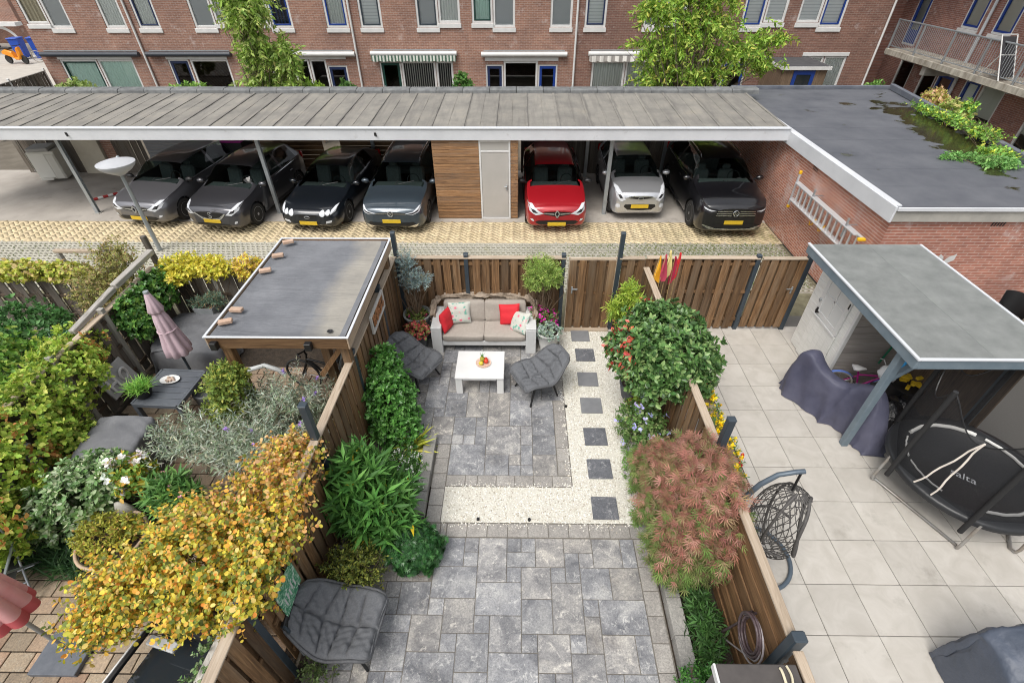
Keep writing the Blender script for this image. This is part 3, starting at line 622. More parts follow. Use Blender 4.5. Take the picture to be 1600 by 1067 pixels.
# ------------------------------------------------------------------ long carport
def carport():
    t = thing('carport', 'long flat carport roof with white fascia on steel posts', 'carport', (-4, 15, 0)); O = Vector((-4, 15, 0))
    x0, x1 = -17.5, 7.02; n = 29; w_ = (x1 - x0) / n; L = 3.14; zf, zb = 2.565, 2.68; yf = 13.45
    tilt = math.atan2(zb - zf, L)
    ms = []
    for k in range(4):
        m = MB(); nx, ny = 4, 10; P = [[(-w_ / 2 + w_ * i / nx, L * j / ny, .0 + random.uniform(-.006, .006) + .006 * math.sin(PI * i / nx)) for j in range(ny + 1)] for i in range(nx + 1)]
        m.grid(P[::-1][::-1]); m.bb(-w_ / 2, w_ / 2, 0, L, -.03, -.015); m.box((w_ / 2 - .04, L / 2, .012), (.075, L, .014), bev=.004); m.box((-.02, L / 2, .008), (.014, L, .014), bev=.004); ms.append(m.mesh('roof_strip'))
    for i in range(n):
        o = link('roof_strip', ms[i % 4], FELT, t, Vector((x0 + w_ * (i + .5), yf + .03, zf)) - O, (tilt, 0, 0))
    rm = []
    for k in range(3):
        m = MB(); w2 = .815; P = []
        for xx in (0, .04, w2 - .01, w2):
            rr = .0 if xx in (.04, w2 - .01) else -.006
            P.append([(xx, y, z + rr) for y, z in ((-.04, -.05), (-.03, .06), (.05, .10), (.28, .105), (.36, .05), (.36, -.06))])
        m.grid(P[::-1]); m.add(P[0], [(0, 1, 2, 3, 4, 5)[::-1]]); m.add(P[-1], [(0, 1, 2, 3, 4, 5)]); rm.append(m.mesh('ridge_tile'))
    x = x0
    while x < x1 - .4:
        link('ridge_tile', rm[random.randrange(3)], RIDGE, t, Vector((x, 16.6, 2.70 + random.uniform(-.006, .006))) - O, (0, 0, random.uniform(-.008, .008))); x += .83
    f = MB(); f.bb(x0, x1 + .05, 13.36, 13.42, 2.26, 2.545, .006); fo = f.build('fascia', MAT['fascia'], t)
    g = MB(); g.bb(x0, x1 + .05, 13.33, 13.475, 2.55, 2.585, .008); g.build('roof_edge_trim', MAT['zinc'], t)
    MB().bb(x0, x1, 13.43, 16.95, 2.42, 2.50).build('roof_deck', DARKWOOD, t)
    MB().bb(x0, x1, 13.75, 13.87, 2.28, 2.419).build('front_beam', DARKWOOD, t)
    for o in list(t.children):
        if o.name.split('.')[0] in ('fascia', 'roof_edge_trim', 'roof_deck', 'front_beam'): o.location = -O
    pm = MB().bb(-.045, .045, -.045, .045, 0, 2.27, .004); pm.bb(-.07, .07, -.02, .02, .02, 2.2)
    pm = MB().bb(-.05, .05, -.045, -.035, 0, 2.27).bb(-.05, .05, .035, .045, 0, 2.27).bb(-.006, .006, -.035, .035, 0, 2.27)
    pme = pm.mesh('steel_post')
    for x in (-12.75, -7.2, 2.55): 
        po = link('steel_post', pme, MAT['grey_metal'], t, Vector((x, 13.78, 0)) - O)
        MB().bb(-.14, .06, -.05, .05, 2.2, 2.262).bb(-.1, .1, -.1, .1, 0, .012).build('post_bracket', MAT['concrete'], po)
    for x in (-9.9, -4.9, 2.3, 4.9): link('steel_post', pme, MAT['grey_metal'], t, Vector((x, 16.8, 0)) - O)
    for x in (-12.0, -3.78):
        m = MB(); m.box((0, 0, 0), (.06, .02, .09), bev=.01); m.box((.03, -.03, -.03), (.03, .05, .05), bev=.01); m.build('bird_spike', MAT['black'], fo).location = (x + .0, 13.35, 2.42)
    # shaded back wall of boards, garage door and pillar
    bk = thing('carport_back_wall', 'timber boards and grey roller door closing the back of the carport', 'wall', (-4, 17.1, 0))
    pl = [MB().bb(-.07, .07, -.012, .012, 0, 1.9 + .02 * k, .003).mesh('plank') for k in range(3)]
    x = -17.3
    while x < -15.3: link('plank', pl[random.randrange(3)], OLDWOOD, bk, (x + 4, random.choice((-.03, .03)), 0)); x += .125
    x = -13.9
    while x < -12.9: link('plank', pl[random.randrange(3)], OLDWOOD, bk, (x + 4, random.choice((-.03, .03)), 0)); x += .125
    x = .15
    while x < 7.0: link('plank', pl[random.randrange(3)], DARKWOODV, bk, (x + 4, random.choice((-.03, .03)), 0)); x += .125
    MB().bb(-15.25 + 4, -14.35 + 4, -.15, .1, 0, 2.3, .01).build('pillar', M('cream_plaster', (.55, .51, .42), (.48, .44, .36), 3, .85), bk)
    MB().bb(-14.33 + 4, -13.95 + 4, -.05, .1, 0, 2.2).build('brick_pier', BRICKX, bk)
    m = MB(); 
    for i in range(22): m.box((-11.6 + 4, 0, .05 + i * .1), (2.5, .03, .092), bev=.012)
    m.build('roller_door', M('blue_grey_roller_door', (.20, .215, .245), None, rough=.5), bk)
    m = MB().bb(-.0, 3.0, -.012, .012, -.07, .07, .004).mesh('board')
    for i in range(13):
        link('board', m, DARKWOOD if i % 3 else WOODH, bk, (-9.7 + 4, random.uniform(-.01, .01), .1 + i * .15), None, (1.0, 1, 1))
        link('board', m, MAT['black'] if i % 4 else DARKWOOD, bk, (-6.1 + 4, random.uniform(-.01, .01), .1 + i * .15), None, (1.22, 1, 1))
    m = MB()
    for i in range(5): m.tube([(-5.9 + 4 + i * .16, -.1, 1.55), (-5.9 + 4 + i * .16, -.1, 2.0)], .016, 6)
    m.build('hanging_hooks', M('yellow_hook', (.6, .55, .1), None, rough=.5), bk)
    # timber store with a grey door standing between the bays
    s = thing('timber_store', 'timber clad store with pale grey door under the carport', 'shed', (-1.15, 13.45, 0))
    bd = [MB().bb(-.0, 1.26, 0, .02, 0, .086, .006).mesh('board') for k in range(2)]
    for i in range(24):
        link('board', bd[i % 2], SHEDWOOD, s, (-1.19, random.uniform(-.008, .006), .02 + i * .094)); 
        link('board', bd[i % 2], SHEDWOOD, s, (.93, random.uniform(-.008, .006), .02 + i * .094), None, (.2 / 1.26, 1, 1))
    for x in (-1.2, 1.12): MB().bb(x, x + .02, .02, 3.3, .02, 2.25).build('side_wall', SHEDWOOD, s)
    m = MB(); m.bb(.075, .125, -.02, .03, 0, 2.25, .004); m.bb(.875, .925, -.02, .03, 0, 2.25, .004); m.bb(.125, .875, -.02, .03, 1.93, 1.98, .004); m.bb(.125, .875, -.02, .03, 2.2, 2.25, .004); m.bb(.125, .875, -.02, .03, 0, .05, .004); m.build('door_frame', MAT['white'], s)
    d = MB().bb(.13, .87, -.01, .02, .055, 1.925, .004).build('door', M('warm_grey_door', (.43, .41, .385), (.39, .375, .35), 2, .5), s)
    MB().bb(.13, .87, -.005, .02, 1.985, 2.195).build('transom_panel', M('warm_grey_panel', (.40, .385, .36), None, rough=.5), s)
    MB().box((.82, -.03, .95), (.03, .02, .16), bev=.006).box((.79, -.045, .98), (.09, .018, .018), bev=.004).build('door_handle', MAT['grey_metal'], d)
carport()
# appliance-like white cabinet left in the open bay
cb = thing('metal_cabinet', 'pale metal cabinet with grey lid standing in the empty bay', 'cabinet', (-15.9, 16.5, 0), R(12))
m = MB(); m.bb(-.4, .4, -.3, .3, .08, 1.0, .02); m.build('body', M('cream_enamel', (.60, .59, .54), (.52, .51, .46), 3, .5), cb)
MB().bb(-.34, .3, -.33, .25, 1.01, 1.12, .02).build('lid', M('grey_lid', (.30, .30, .29), None, rough=.6), cb)
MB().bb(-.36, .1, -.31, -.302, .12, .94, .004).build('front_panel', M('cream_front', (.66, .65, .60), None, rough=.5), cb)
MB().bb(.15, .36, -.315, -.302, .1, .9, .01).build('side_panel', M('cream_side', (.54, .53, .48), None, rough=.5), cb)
MB().bb(-.32, .06, -.42, -.31, .1, .16, .008).build('open_drawer', M('cream_drawer', (.60, .59, .54), None, rough=.5), cb)
pst = thing('parking_barrier', 'red and white striped barrier post lying on the asphalt', 'barrier', (-13.2, 14.95, .04), R(48))
for i in range(6): MB().tube([(-.42 + i * .14, 0, 0), (-.28 + i * .14, 0, 0)], .04, 10).build('band', M('red_band', (.35, .02, .02), None, rough=.5) if i % 2 == 0 else MAT['white'], pst)
wheelie('wheeled_bin', 'dark wheeled bin with magenta lid behind the parked estate', (-9.35, 16.6, 0), 0, M('dark_grey_plastic', (.03, .032, .035), None, rough=.5), M('magenta_lid', (.45, .03, .30), None, rough=.45), 1.35)

# ------------------------------------------------------------------ brick garage wing on the right
def wing():
    t = thing('brick_garage_block', 'red brick garage block with black felt roof and white fascia', 'garage', (7.2, 8.8, 0)); O = Vector((7.2, 8.8, 0))
    MB().bb(7.17, 7.4, 9.001, 18.1, 0, 2.3).build('side_wall', BRICKW, t)
    MB().bb(7.17, 14, 8.8, 9.0, 0, 2.3).build('front_wall', BRICKN, t)
    MB().bb(7.41, 12.3, 17.9, 18.1, 0, 2.3).build('rear_wall', BRICKN, t)
    poly = [(7.1, 8.74), (11.0, 8.74), (11.3, 10.9), (12.45, 18.2), (7.1, 18.2)]
    m, nt, b = base_mat('black_roof_felt_with_puddles'); vec = coords(nt, False)
    a = noise(nt, vec, .55, 6, .6); f = noise(nt, vec, 90, 3)
    col = ramp(nt, noise(nt, vec, 1.0, 6, .65), [(.3, (.075, .08, .095)), (.7, (.125, .13, .145))])
    col = mix(nt, .5, col, ramp(nt, f, [(.3, (.75, .75, .75)), (.7, (1.2, 1.2, 1.2))]), 'MULTIPLY')
    # standing water: a pool along the right side of the roof, edge broken by noise
    sp = _n(nt, 'ShaderNodeSeparateXYZ'); nt.links.new(vec, sp.inputs[0])
    gsub = _n(nt, 'ShaderNodeVectorMath', operation='SUBTRACT'); gsub.inputs[1].default_value = (10.95, 13.5, 0); nt.links.new(vec, gsub.inputs[0])
    vr = _n(nt, 'ShaderNodeVectorRotate'); vr.inputs['Angle'].default_value = R(10); vr.rotation_type = 'Z_AXIS'; nt.links.new(gsub.outputs[0], vr.inputs['Vector'])
    gs = _n(nt, 'ShaderNodeVectorMath', operation='MULTIPLY'); gs.inputs[1].default_value = (1 / .75, 1 / 3.4, 0); nt.links.new(vr.outputs[0], gs.inputs[0])
    ln = _n(nt, 'ShaderNodeVectorMath', operation='LENGTH'); nt.links.new(gs.outputs[0], ln.inputs[0])
    ad = _n(nt, 'ShaderNodeMath', operation='MULTIPLY_ADD'); ad.inputs[1].default_value = 2.4; nt.links.new(noise(nt, vec, 1.5, 5, .6), ad.inputs[0]); nt.links.new(ln.outputs['Value'], ad.inputs[2])
    mr = _n(nt, 'ShaderNodeMapRange'); mr.inputs['From Min'].default_value = 2.12; mr.inputs['From Max'].default_value = 2.0; nt.links.new(ad.outputs[0], mr.inputs['Value'])
    n3 = noise(nt, vec, .9, 4, .5); mr2 = _n(nt, 'ShaderNodeMapRange'); mr2.inputs['From Min'].default_value = .64; mr2.inputs['From Max'].default_value = .67; nt.links.new(n3, mr2.inputs['Value'])
    mxm = _n(nt, 'ShaderNodeMath', operation='MAXIMUM'); nt.links.new(mr.outputs[0], mxm.inputs[0]); nt.links.new(mr2.outputs[0], mxm.inputs[1])
    moss = ramp(nt, noise(nt, vec, 14, 5, .7), [(.4, (.018, .013, .009)), (.62, (.045, .05, .015))])
    col = mix(nt, mxm.outputs[0], col, moss)
    nt.links.new(col, b.inputs['Base Color'])
    rr = _n(nt, 'ShaderNodeMapRange'); rr.inputs['To Min'].default_value = .68; rr.inputs['To Max'].default_value = .16; nt.links.new(mxm.outputs[0], rr.inputs['Value']); nt.links.new(rr.outputs[0], b.inputs['Roughness'])
    nt.links.new(bumpn(nt, f, .12, .004), b.inputs['Normal'])
    # felt sheets with welded laps
    rt = MB(); rt.prism([(x, y) for x, y in poly], 2.38, 2.462); rf = rt.build('roof', m, t)
    sh = []
    y = 8.82
    while y < 18.0:
        xr = 11.0 + (y - 8.74) * .153
        q = MB(); q.bb(7.2, xr - .12, y, min(y + .985, 18.1), 2.4632, 2.4672); o = q.build('felt_sheet', m, t); y += .992
    kb = MB()
    def kerb(a, b_, h, w2): kb.beam((*a, 2.47 + h / 2), (*b_, 2.47 + h / 2), w2, h, .01)
    KM = M('felt_upstand', (.09, .10, .125), (.14, .15, .175), 3, .8)
    kerb((11.0, 8.85), (12.4, 18.1), .16, .14); kb.build('parapet', KM, t)
    MB().beam((7.1, 18.12, 2.52), (12.4, 18.12, 2.52), .14, .1, .01).build('parapet', KM, t)
    MB().beam((7.16, 8.8, 2.485), (7.16, 18.1, 2.485), .12, .04, .008).build('roof_edge_trim', MAT['fascia'], t)
    MB().bb(7.06, 7.10, 8.72, 14.0, 2.19, 2.5, .004).build('fascia', MAT['fascia'], t)
    MB().bb(7.101, 14, 8.685, 8.725, 2.43, 2.5, .004).build('front_trim', MAT['fascia'], t)
    MB().bb(7.11, 14, 8.73, 8.79, 2.2, 2.428, .004).build('front_band', MAT['concrete'], t)
    vm = MB().bb(-.012, .012, -.004, .004, -.045, .045, .001).mesh('vent_slot')
    for i in range(5): link('vent_slot', vm, MAT['black'], t, (9.12 + i * .055, 8.797, 2.13), (0, R(14), 0))
    for i in range(4): link('vent_slot', vm, MAT['black'], t, (7.168, 11.75 + i * .06, 2.08), (0, 0, R(90)))
    for ch in t.children: ch.location = Vector(ch.location) - O
wing()
def ladder():
    t = thing('aluminium_ladder', 'aluminium extension ladder with yellow feet hung on the brick wall', 'ladder', (6.97, 9.2, 1.26))
    AL = M('brushed_aluminium', (.68, .69, .70), (.58, .59, .61), 20, .38, .45)
    L = 2.8
    for q, (x, zz, ys) in enumerate(((0, 0, 0), (-.07, .0, .12))):
        m = MB(); m.bb(x - .04, x + .03, ys - .15, L - ys * .5, .0, .03, .004); m.bb(x - .04, x + .03, ys - .15, L - ys * .5, .42, .45, .004); m.build('rail', AL, t)
        rm = MB().tube([(0, 0, .02), (0, 0, .43)], .02, 8).mesh('rung')
        y = ys
        while y < L - .15: link('rung', rm, AL, t, (x, y, 0)); y += .2
    YL = M('yellow_plastic', (.75, .42, .01), None, rough=.5)
    for z in (0, .4): MB().bb(-.11, .04, -.22, -.14, z - .01, z + .045, .01).build('foot', YL, t)
    for z in (-.25, .62): MB().bb(-.05, .02, L + .0, L + .06, z, z + .08, .012).build('end_cap', YL, t)
    MB().bb(-.04, .0, L + .01, L + .05, -.25, .68).build('stabiliser_bar', AL, t)
    for y in (.35, 1.85):
        MB().bb(-.09, -.06, y, y + .04, .2, .62, .004).bb(-.06, .16, y + .01, y + .03, .46, .475).build('wall_bracket', MAT['grey_metal'], t)
    for y, z in ((1.1, -.06), (1.5, -.1)): MB().tube([(-.02, y, z + .15), (-.04, y + .05, z), (-.03, y + .16, z - .06), (-.02, y + .2, z + .02)], .014, 6).build('strap', YL, t)
ladder()

# ------------------------------------------------------------------ parked cars
def interp(keys, x):
    """smooth interpolation of key rows (x, v...) """
    K = np.array(keys, float); xs = K[:, 0]; out = []
    for c in range(1, K.shape[1]):
        v = K[:, c]; d = np.gradient(v, xs); i = np.clip(np.searchsorted(xs, x) - 1, 0, len(xs) - 2)
        h = xs[i + 1] - xs[i]; u = np.clip((x - xs[i]) / h, 0, 1)
        # limit slopes to avoid overshoot
        s = np.diff(v) / np.diff(xs); dl = d.copy()
        dl[1:-1] = np.where(s[:-1] * s[1:] <= 0, 0, np.sign(s[:-1]) * np.minimum(np.abs(d[1:-1]), 2.2 * np.minimum(np.abs(s[:-1]), np.abs(s[1:]))))
        dl[0] = s[0]; dl[-1] = s[-1]
        out.append((2 * u**3 - 3 * u**2 + 1) * v[i] + (u**3 - 2 * u**2 + u) * h * dl[i] + (-2 * u**3 + 3 * u**2) * v[i + 1] + (u**3 - u**2) * h * dl[i + 1])
    return np.array(out)
CHROME = M('chrome', (.75, .76, .78), None, rough=.12, metal=1.0)
LAMP = glass_mat('headlight_lens', (.58, .60, .63), .08)
LAMPD = glass_mat('headlight_inner', (.03, .03, .035), .15)
PLATE = M('yellow_plate', (.66, .44, .02), (.55, .38, .03), 30, .45)
def tinted():
    m, nt, b = base_mat('tinted_car_glass'); tr = _n(nt, 'ShaderNodeBsdfTransparent'); tr.inputs[0].default_value = (.42, .50, .48, 1); gl = _n(nt, 'ShaderNodeBsdfGlossy'); gl.inputs['Roughness'].default_value = .02
    fr = _n(nt, 'ShaderNodeFresnel'); fr.inputs[0].default_value = 1.5; geo = _n(nt, 'ShaderNodeNewGeometry'); iv = _n(nt, 'ShaderNodeMath', operation='SUBTRACT'); iv.inputs[0].default_value = 1.0; nt.links.new(geo.outputs['Backfacing'], iv.inputs[1]); mu = _n(nt, 'ShaderNodeMath', operation='MULTIPLY'); nt.links.new(fr.outputs[0], mu.inputs[0]); nt.links.new(iv.outputs[0], mu.inputs[1])
    mx = _n(nt, 'ShaderNodeMixShader'); nt.links.new(mu.outputs[0], mx.inputs[0]); nt.links.new(tr.outputs[0], mx.inputs[1]); nt.links.new(gl.outputs[0], mx.inputs[2]); nt.links.new(mx.outputs[0], nt.nodes['Material Output'].inputs[0]); return m
CARGLASS = tinted(); SEATM = M('grey_car_upholstery', (.10, .10, .105), (.15, .15, .155), 20, .85)
GRILLE = M('grille_black', (.01, .01, .011), None, rough=.35)
ALLOY = M('alloy_wheel', (.42, .43, .45), None, rough=.3, metal=.8)
def car_paint(name, c, flake=.6):
    return M(name, c, tuple(min(1, v * 1.15) for v in c), 400, .32, flake, coat=1.0)
def car(label, loc, rz, L, W, H, paint, sp, name='parked_car'):
    t = thing(name, label, 'car', loc, rz, 'cars parked under the carport')
    hl = L / 2; hood = sp.get('hood', .72) ; nose = sp.get('nose', .55); cowl = sp.get('cowl', .95); gc = .17
    wb = sp.get('wb', .61 * L); fx = hl - sp.get('fo', .20 * L); rx = fx - wb; wr = sp.get('wr', .31)
    xw = hl - sp.get('hoodlen', .24 * L)          # foot of windscreen
    xt = xw - sp.get('wslen', .17 * L)            # top of windscreen
    xr = -hl + sp.get('rear', .10 * L)            # rear end of roof
    # x, half width, bottom z, shoulder z, top z(centre line), half width of roof
    w = W / 2
    keys = [(hl, w * .58, .30, nose - .16, nose - .05, .44 * w), (hl - .05, w * .80, .24, nose - .08, nose + .01, .62 * w), (hl - .16, w * .91, .20, nose - .02, nose + .055, .73 * w), (hl - .4, w * .975, .18, hood - .05, hood + .02, .78 * w),
            (xw + .18, w, gc, cowl - .12, cowl - .035, .80 * w), (xw, w, gc, cowl - .085, cowl + .0, .80 * w), (xt, w, gc, cowl - .03, H - .05, .66 * w), ((xt + xr) / 2, w, gc, cowl + .0, H, .66 * w), (xr, w * .98, gc, cowl + .05, H - .06, .60 * w),
            (-hl + .16, w * .95, .2, cowl + .04, cowl + .12, .70 * w), (-hl + .04, w * .86, .24, cowl - .05, cowl + .02, .66 * w), (-hl, w * .70, .32, cowl - .2, cowl - .12, .5 * w)]
    keys = sorted(keys); NS = 84
    xs = np.concatenate([np.linspace(-hl, -hl + .2, 8)[:-1], np.linspace(-hl + .2, hl - .2, NS - 15), np.linspace(hl - .2, hl, 10)[1:]])
    hw, zb, zs, zt, rw = interp(keys, xs)
    ring = []
    U = np.linspace(0, 1, 31)
    for i, x in enumerate(xs):
        cw, b0, s0, t0, r0 = hw[i], zb[i], zs[i], zt[i], rw[i]
        glassy = max(0.0, min(1.0, (t0 - s0 - .12) / .3)); pts = []
        # half section from bottom centre to top centre
        ctrl = [(0, b0), (cw * .7, b0), (cw * .93, b0 + .02), (cw * .985, b0 + .12), (cw, b0 + (s0 - b0) * .45), (cw * .995, b0 + (s0 - b0) * .72), (cw * (.955 if glassy > .5 else .93), s0)]
        ex = r0 * .97
        ctrl += [(cw * .93 * (1 - glassy) + (cw * .9) * glassy, s0 + (t0 - s0) * (.28 * (1 - glassy) + .08 * glassy)), (r0 * 1.03 * glassy + (cw * .82) * (1 - glassy), s0 + (t0 - s0) * (.6 * (1 - glassy) + .80 * glassy)), (ex * .92 * glassy + cw * .62 * (1 - glassy), s0 + (t0 - s0) * (.86 * (1 - glassy) + .955 * glassy)), (ex * .5 * glassy + cw * .32 * (1 - glassy), s0 + (t0 - s0) * .985), (0, t0)]
        C_ = np.array(ctrl); d = np.r_[0, np.cumsum(np.hypot(*np.diff(C_, axis=0).T))]; d = np.linspace(0, 1, len(C_)) 
        yy, zz = interp(np.c_[d, C_], np.linspace(0, 1, 34)); ring.append(np.c_[yy, zz])
    ring = np.array(ring); NR = ring.shape[1]
    V = []; 
    for i in range(len(xs)):
        for j in range(NR): V.append((xs[i], ring[i, j, 0], ring[i, j, 1]))
        for j in range(NR - 2, 0, -1): V.append((xs[i], -ring[i, j, 0], ring[i, j, 1]))
    V = np.array(V); K = 2 * NR - 2; n = len(xs)
    # wheel arches: snap vertices onto the arch circle, drop the faces inside
    ra = wr + .055
    for cx in (fx, rx):
        d = np.hypot(V[:, 0] - cx, V[:, 2] - wr); side = np.abs(V[:, 1]) > w * .62; near = side & (np.abs(d - ra) < .035) & (d > 1e-3)
        k = ra / d[near]; V[near, 0] = cx + (V[near, 0] - cx) * k; V[near, 2] = wr + (V[near, 2] - wr) * k
    F = []; gl = {}
    jb, jt = int(NR * .585), int(NR * .80)
    Nrm = None
    for i in range(n - 1):
        xm = (xs[i] + xs[i + 1]) / 2
        for j in range(K):
            f = (i * K + j, i * K + (j + 1) % K, (i + 1) * K + (j + 1) % K, (i + 1) * K + j)
            c = V[list(f)].mean(0)
            if abs(c[1]) > w * .6 and any(math.hypot(c[0] - cx, c[2] - wr) < ra - .004 for cx in (fx, rx)): continue
            jj = j if j < NR - 1 else K - 1 - j
            s0 = np.interp(xm, xs, zs); t0 = np.interp(xm, xs, zt); r0 = np.interp(xm, xs, rw)
            if jb <= jj <= jt and xr + .12 < xm < xt + (xw - xt) * .62 and abs(xm - (xt + xr) * .5 - .05) > .05 and c[2] < s0 + (t0 - s0) * .86: gl.setdefault(('side_window', c[1] > 0, xm > (xt + xr) * .5 + .05), []).append(f); continue
            if abs(c[1]) < r0 * 1.02 and xt + .05 < xm < xw - .03 and c[2] > s0 + (t0 - s0) * .45: gl.setdefault(('windscreen',), []).append(f); continue
            if abs(c[1]) < r0 * .92 and -hl + .17 < xm < xr - .02 and c[2] > s0 + .1: gl.setdefault(('rear_window',), []).append(f); continue
            F.append(f)
    me = bpy.data.meshes.new('body'); me.from_pydata(V.tolist(), [], F + [tuple(range(K)), tuple((n - 1) * K + j for j in range(K))[::-1]]); me.update(); me.shade_smooth(); me.set_sharp_from_angle(angle=R(42))
    body = link('body', me, paint, t)
    nv = np.zeros((len(V), 3)); me.vertices.foreach_get('normal', (buf := np.zeros(len(V) * 3))); nv = buf.reshape(-1, 3)
    for k, fs in gl.items():
        if not fs: continue
        fa = np.array(fs); ids, inv = np.unique(fa, return_inverse=True); o = np_mesh(k[0], V[ids], inv.reshape(fa.shape), None, CARGLASS, t, True)
    bvh = BVHTree.FromPolygons([tuple(v) for v in V], F + [tuple((n - 1) * K + j for j in range(K))])
    # cabin: floor tub, seats with headrests, dashboard and steering wheel
    MB().bb(xr + .1, xw - .1, -w + .12, w - .12, .28, .34).build('cabin_floor', MAT['black'], t)
    MB().box((xw - .22, 0, cowl - .12), (.42, W - .36, .2), bev=.05).build('dashboard', SEATM, t)
    for y in (-.36, .36):
        so_ = MB().box((xt - .05, y, .56), (.5, .46, .16), bev=.05).box((xt - .33, y, .86), (.16, .44, .56), m=Matrix.Rotation(R(-14), 3, 'Y'), bev=.05).box((xt - .41, y, 1.20 if H > 1.4 else 1.12), (.1, .24, .15), bev=.04).build('front_seat', SEATM, t)
    MB().box((xr + .75, 0, .55), (.45, W - .5, .16), bev=.05).box((xr + .5, 0, .85), (.15, W - .5, .5), bev=.05).build('rear_seat', SEATM, t)
    MB().tube([(xw - .5 - .06 * math.sin(q), .36 + .17 * math.cos(q), cowl - .02 + .16 * math.sin(q)) for q in [2 * PI * i / 16 for i in range(16)]], .014, 6, closed=True).build('steering_wheel', MAT['black'], t)
    def patch(name, poly, mt, off=.006, par=body, mirror=True, axis='x', res=9):
        """poly of (y, z) projected onto the nose; a conforming panel"""
        for sgn in ((1, -1) if mirror else (1,)):
            P = np.array(poly, float); ys = P[:, 0] * sgn; c = np.array([ys.mean(), P[:, 1].mean()]); vs = []; NE, NK = 5, 6
            def hit(y, z):
                h = bvh.ray_cast(Vector((hl + 1, y, z)), Vector((-1, 0, 0))); return (h[0].x + off, y, z) if h[0] is not None else (hl - .3, y, z)
            for r_ in range(NK):
                rk = 1 - r_ / NK
                for q in range(len(ys)):
                    for e_ in range(NE):
                        s_ = e_ / NE; y = ys[q] + (ys[(q + 1) % len(ys)] - ys[q]) * s_; z = P[q, 1] + (P[(q + 1) % len(ys), 1] - P[q, 1]) * s_
                        vs.append(hit(c[0] + (y - c[0]) * rk, c[1] + (z - c[1]) * rk))
            k = len(ys) * NE; vs.append(hit(*c))
            fs = [(r * k + a, r * k + (a + 1) % k, (r + 1) * k + (a + 1) % k, (r + 1) * k + a) for r in range(NK - 1) for a in range(k)] + [((NK - 1) * k + a, (NK - 1) * k + (a + 1) % k, NK * k) for a in range(k)]
            m = MB(); m.add(vs, fs if sgn < 0 else [f[::-1] for f in fs]); m.build(name, mt, par, 50)
    def xat(y, z):
        h = bvh.ray_cast(Vector((hl + 1, y, z)), Vector((-1, 0, 0))); return h[0].x if h[0] is not None else hl
    for nm, poly, mt, off, mir in sp['front']: patch(nm, poly, mt, off, body, mir)
    pz = sp.get('plate', .40); px = xat(0, pz) + .012
    MB().box((px, 0, pz), (.012, .50, .105), bev=.003).build('number_plate', PLATE, t)
    ez = sp.get('emblem_z', nose + .03); ex_ = xat(0, ez) + .012; em = sp.get('emblem')
    if em == 'diamond':
        m = MB()
        for a, b_ in (((0, .10), (.065, 0)), ((.065, 0), (0, -.10)), ((0, -.10), (-.065, 0)), ((-.065, 0), (0, .10))): m.beam((ex_ + .012, a[0], ez + a[1]), (ex_ + .012, b_[0], ez + b_[1]), .03, .032, up=(1, 0, 0))
        m.build('emblem', CHROME, t)
    elif em == 'ring':
        m = MB(); m.tube([(ex_ + .01, .075 * math.cos(a), ez + .075 * math.sin(a)) for a in [2 * PI * i / 20 for i in range(20)]], .011, 6, closed=True)
        for a, b_ in (((-.05, .055), (-.02, -.005)), ((-.02, -.005), (0, .03)), ((0, .03), (.02, -.005)), ((.02, -.005), (.05, .055)), ((-.055, -.0), (-.03, -.055)), ((-.03, -.055), (0, -.01)), ((0, -.01), (.03, -.055)), ((.03, -.055), (.055, 0))): m.beam((ex_ + .01, a[0], ez + a[1]), (ex_ + .01, b_[0], ez + b_[1]), .012, .012)
        m.build('emblem', CHROME, t)
    elif em == 'ess':
        m = MB()
        for a, b_ in (((.05, .05), (0, .08)), ((0, .08), (-.05, .04)), ((-.05, .04), (.05, -.04)), ((.05, -.04), (0, -.08)), ((0, -.08), (-.05, -.05))): m.beam((ex_ + .01, a[0], ez + a[1]), (ex_ + .01, b_[0], ez + b_[1]), .03, .02, up=(1, 0, 0))
        m.build('emblem', CHROME, t)
    elif em == 'oval':
        MB().tube([(ex_ + .008, .075 * math.cos(a), ez + .032 * math.sin(a)) for a in [2 * PI * i / 20 for i in range(20)]], .008, 6, closed=True).build('emblem', CHROME, t)
    # wheels
    tw = MB(); tw.lathe([(wr * .66, -.1), (wr * .93, -.105), (wr, -.07), (wr, .07), (wr * .93, .105), (wr * .66, .1)], 28); tme = tw.mesh('wheel', 40)
    rmb = MB(); rmb.lathe([(.03, .085), (.07, .07), (wr * .56, .06), (wr * .66, .09), (wr * .69, .095), (wr * .69, .06)], 28)
    rim_b = MB().lathe([(.001, .03), (wr * .66, .03), (wr * .66, -.05)], 24).mesh('rim_barrel')
    sp_m = MB()
    for i in range(5):
        a = 2 * PI * i / 5
        for da in (-.14, .14): sp_m.beam((.04 * math.cos(a), .04 * math.sin(a), .075), (wr * .67 * math.cos(a + da), wr * .67 * math.sin(a + da), .085), .032, .02, .004)
    sp_m.tube([(wr * .665 * math.cos(a), wr * .665 * math.sin(a), .088) for a in [2 * PI * i / 28 for i in range(28)]], .014, 6, closed=True); sp_m.lathe([(.045, .08), (.04, .1), (.001, .102)], 14)
    spm = sp_m.mesh('rim', 40)
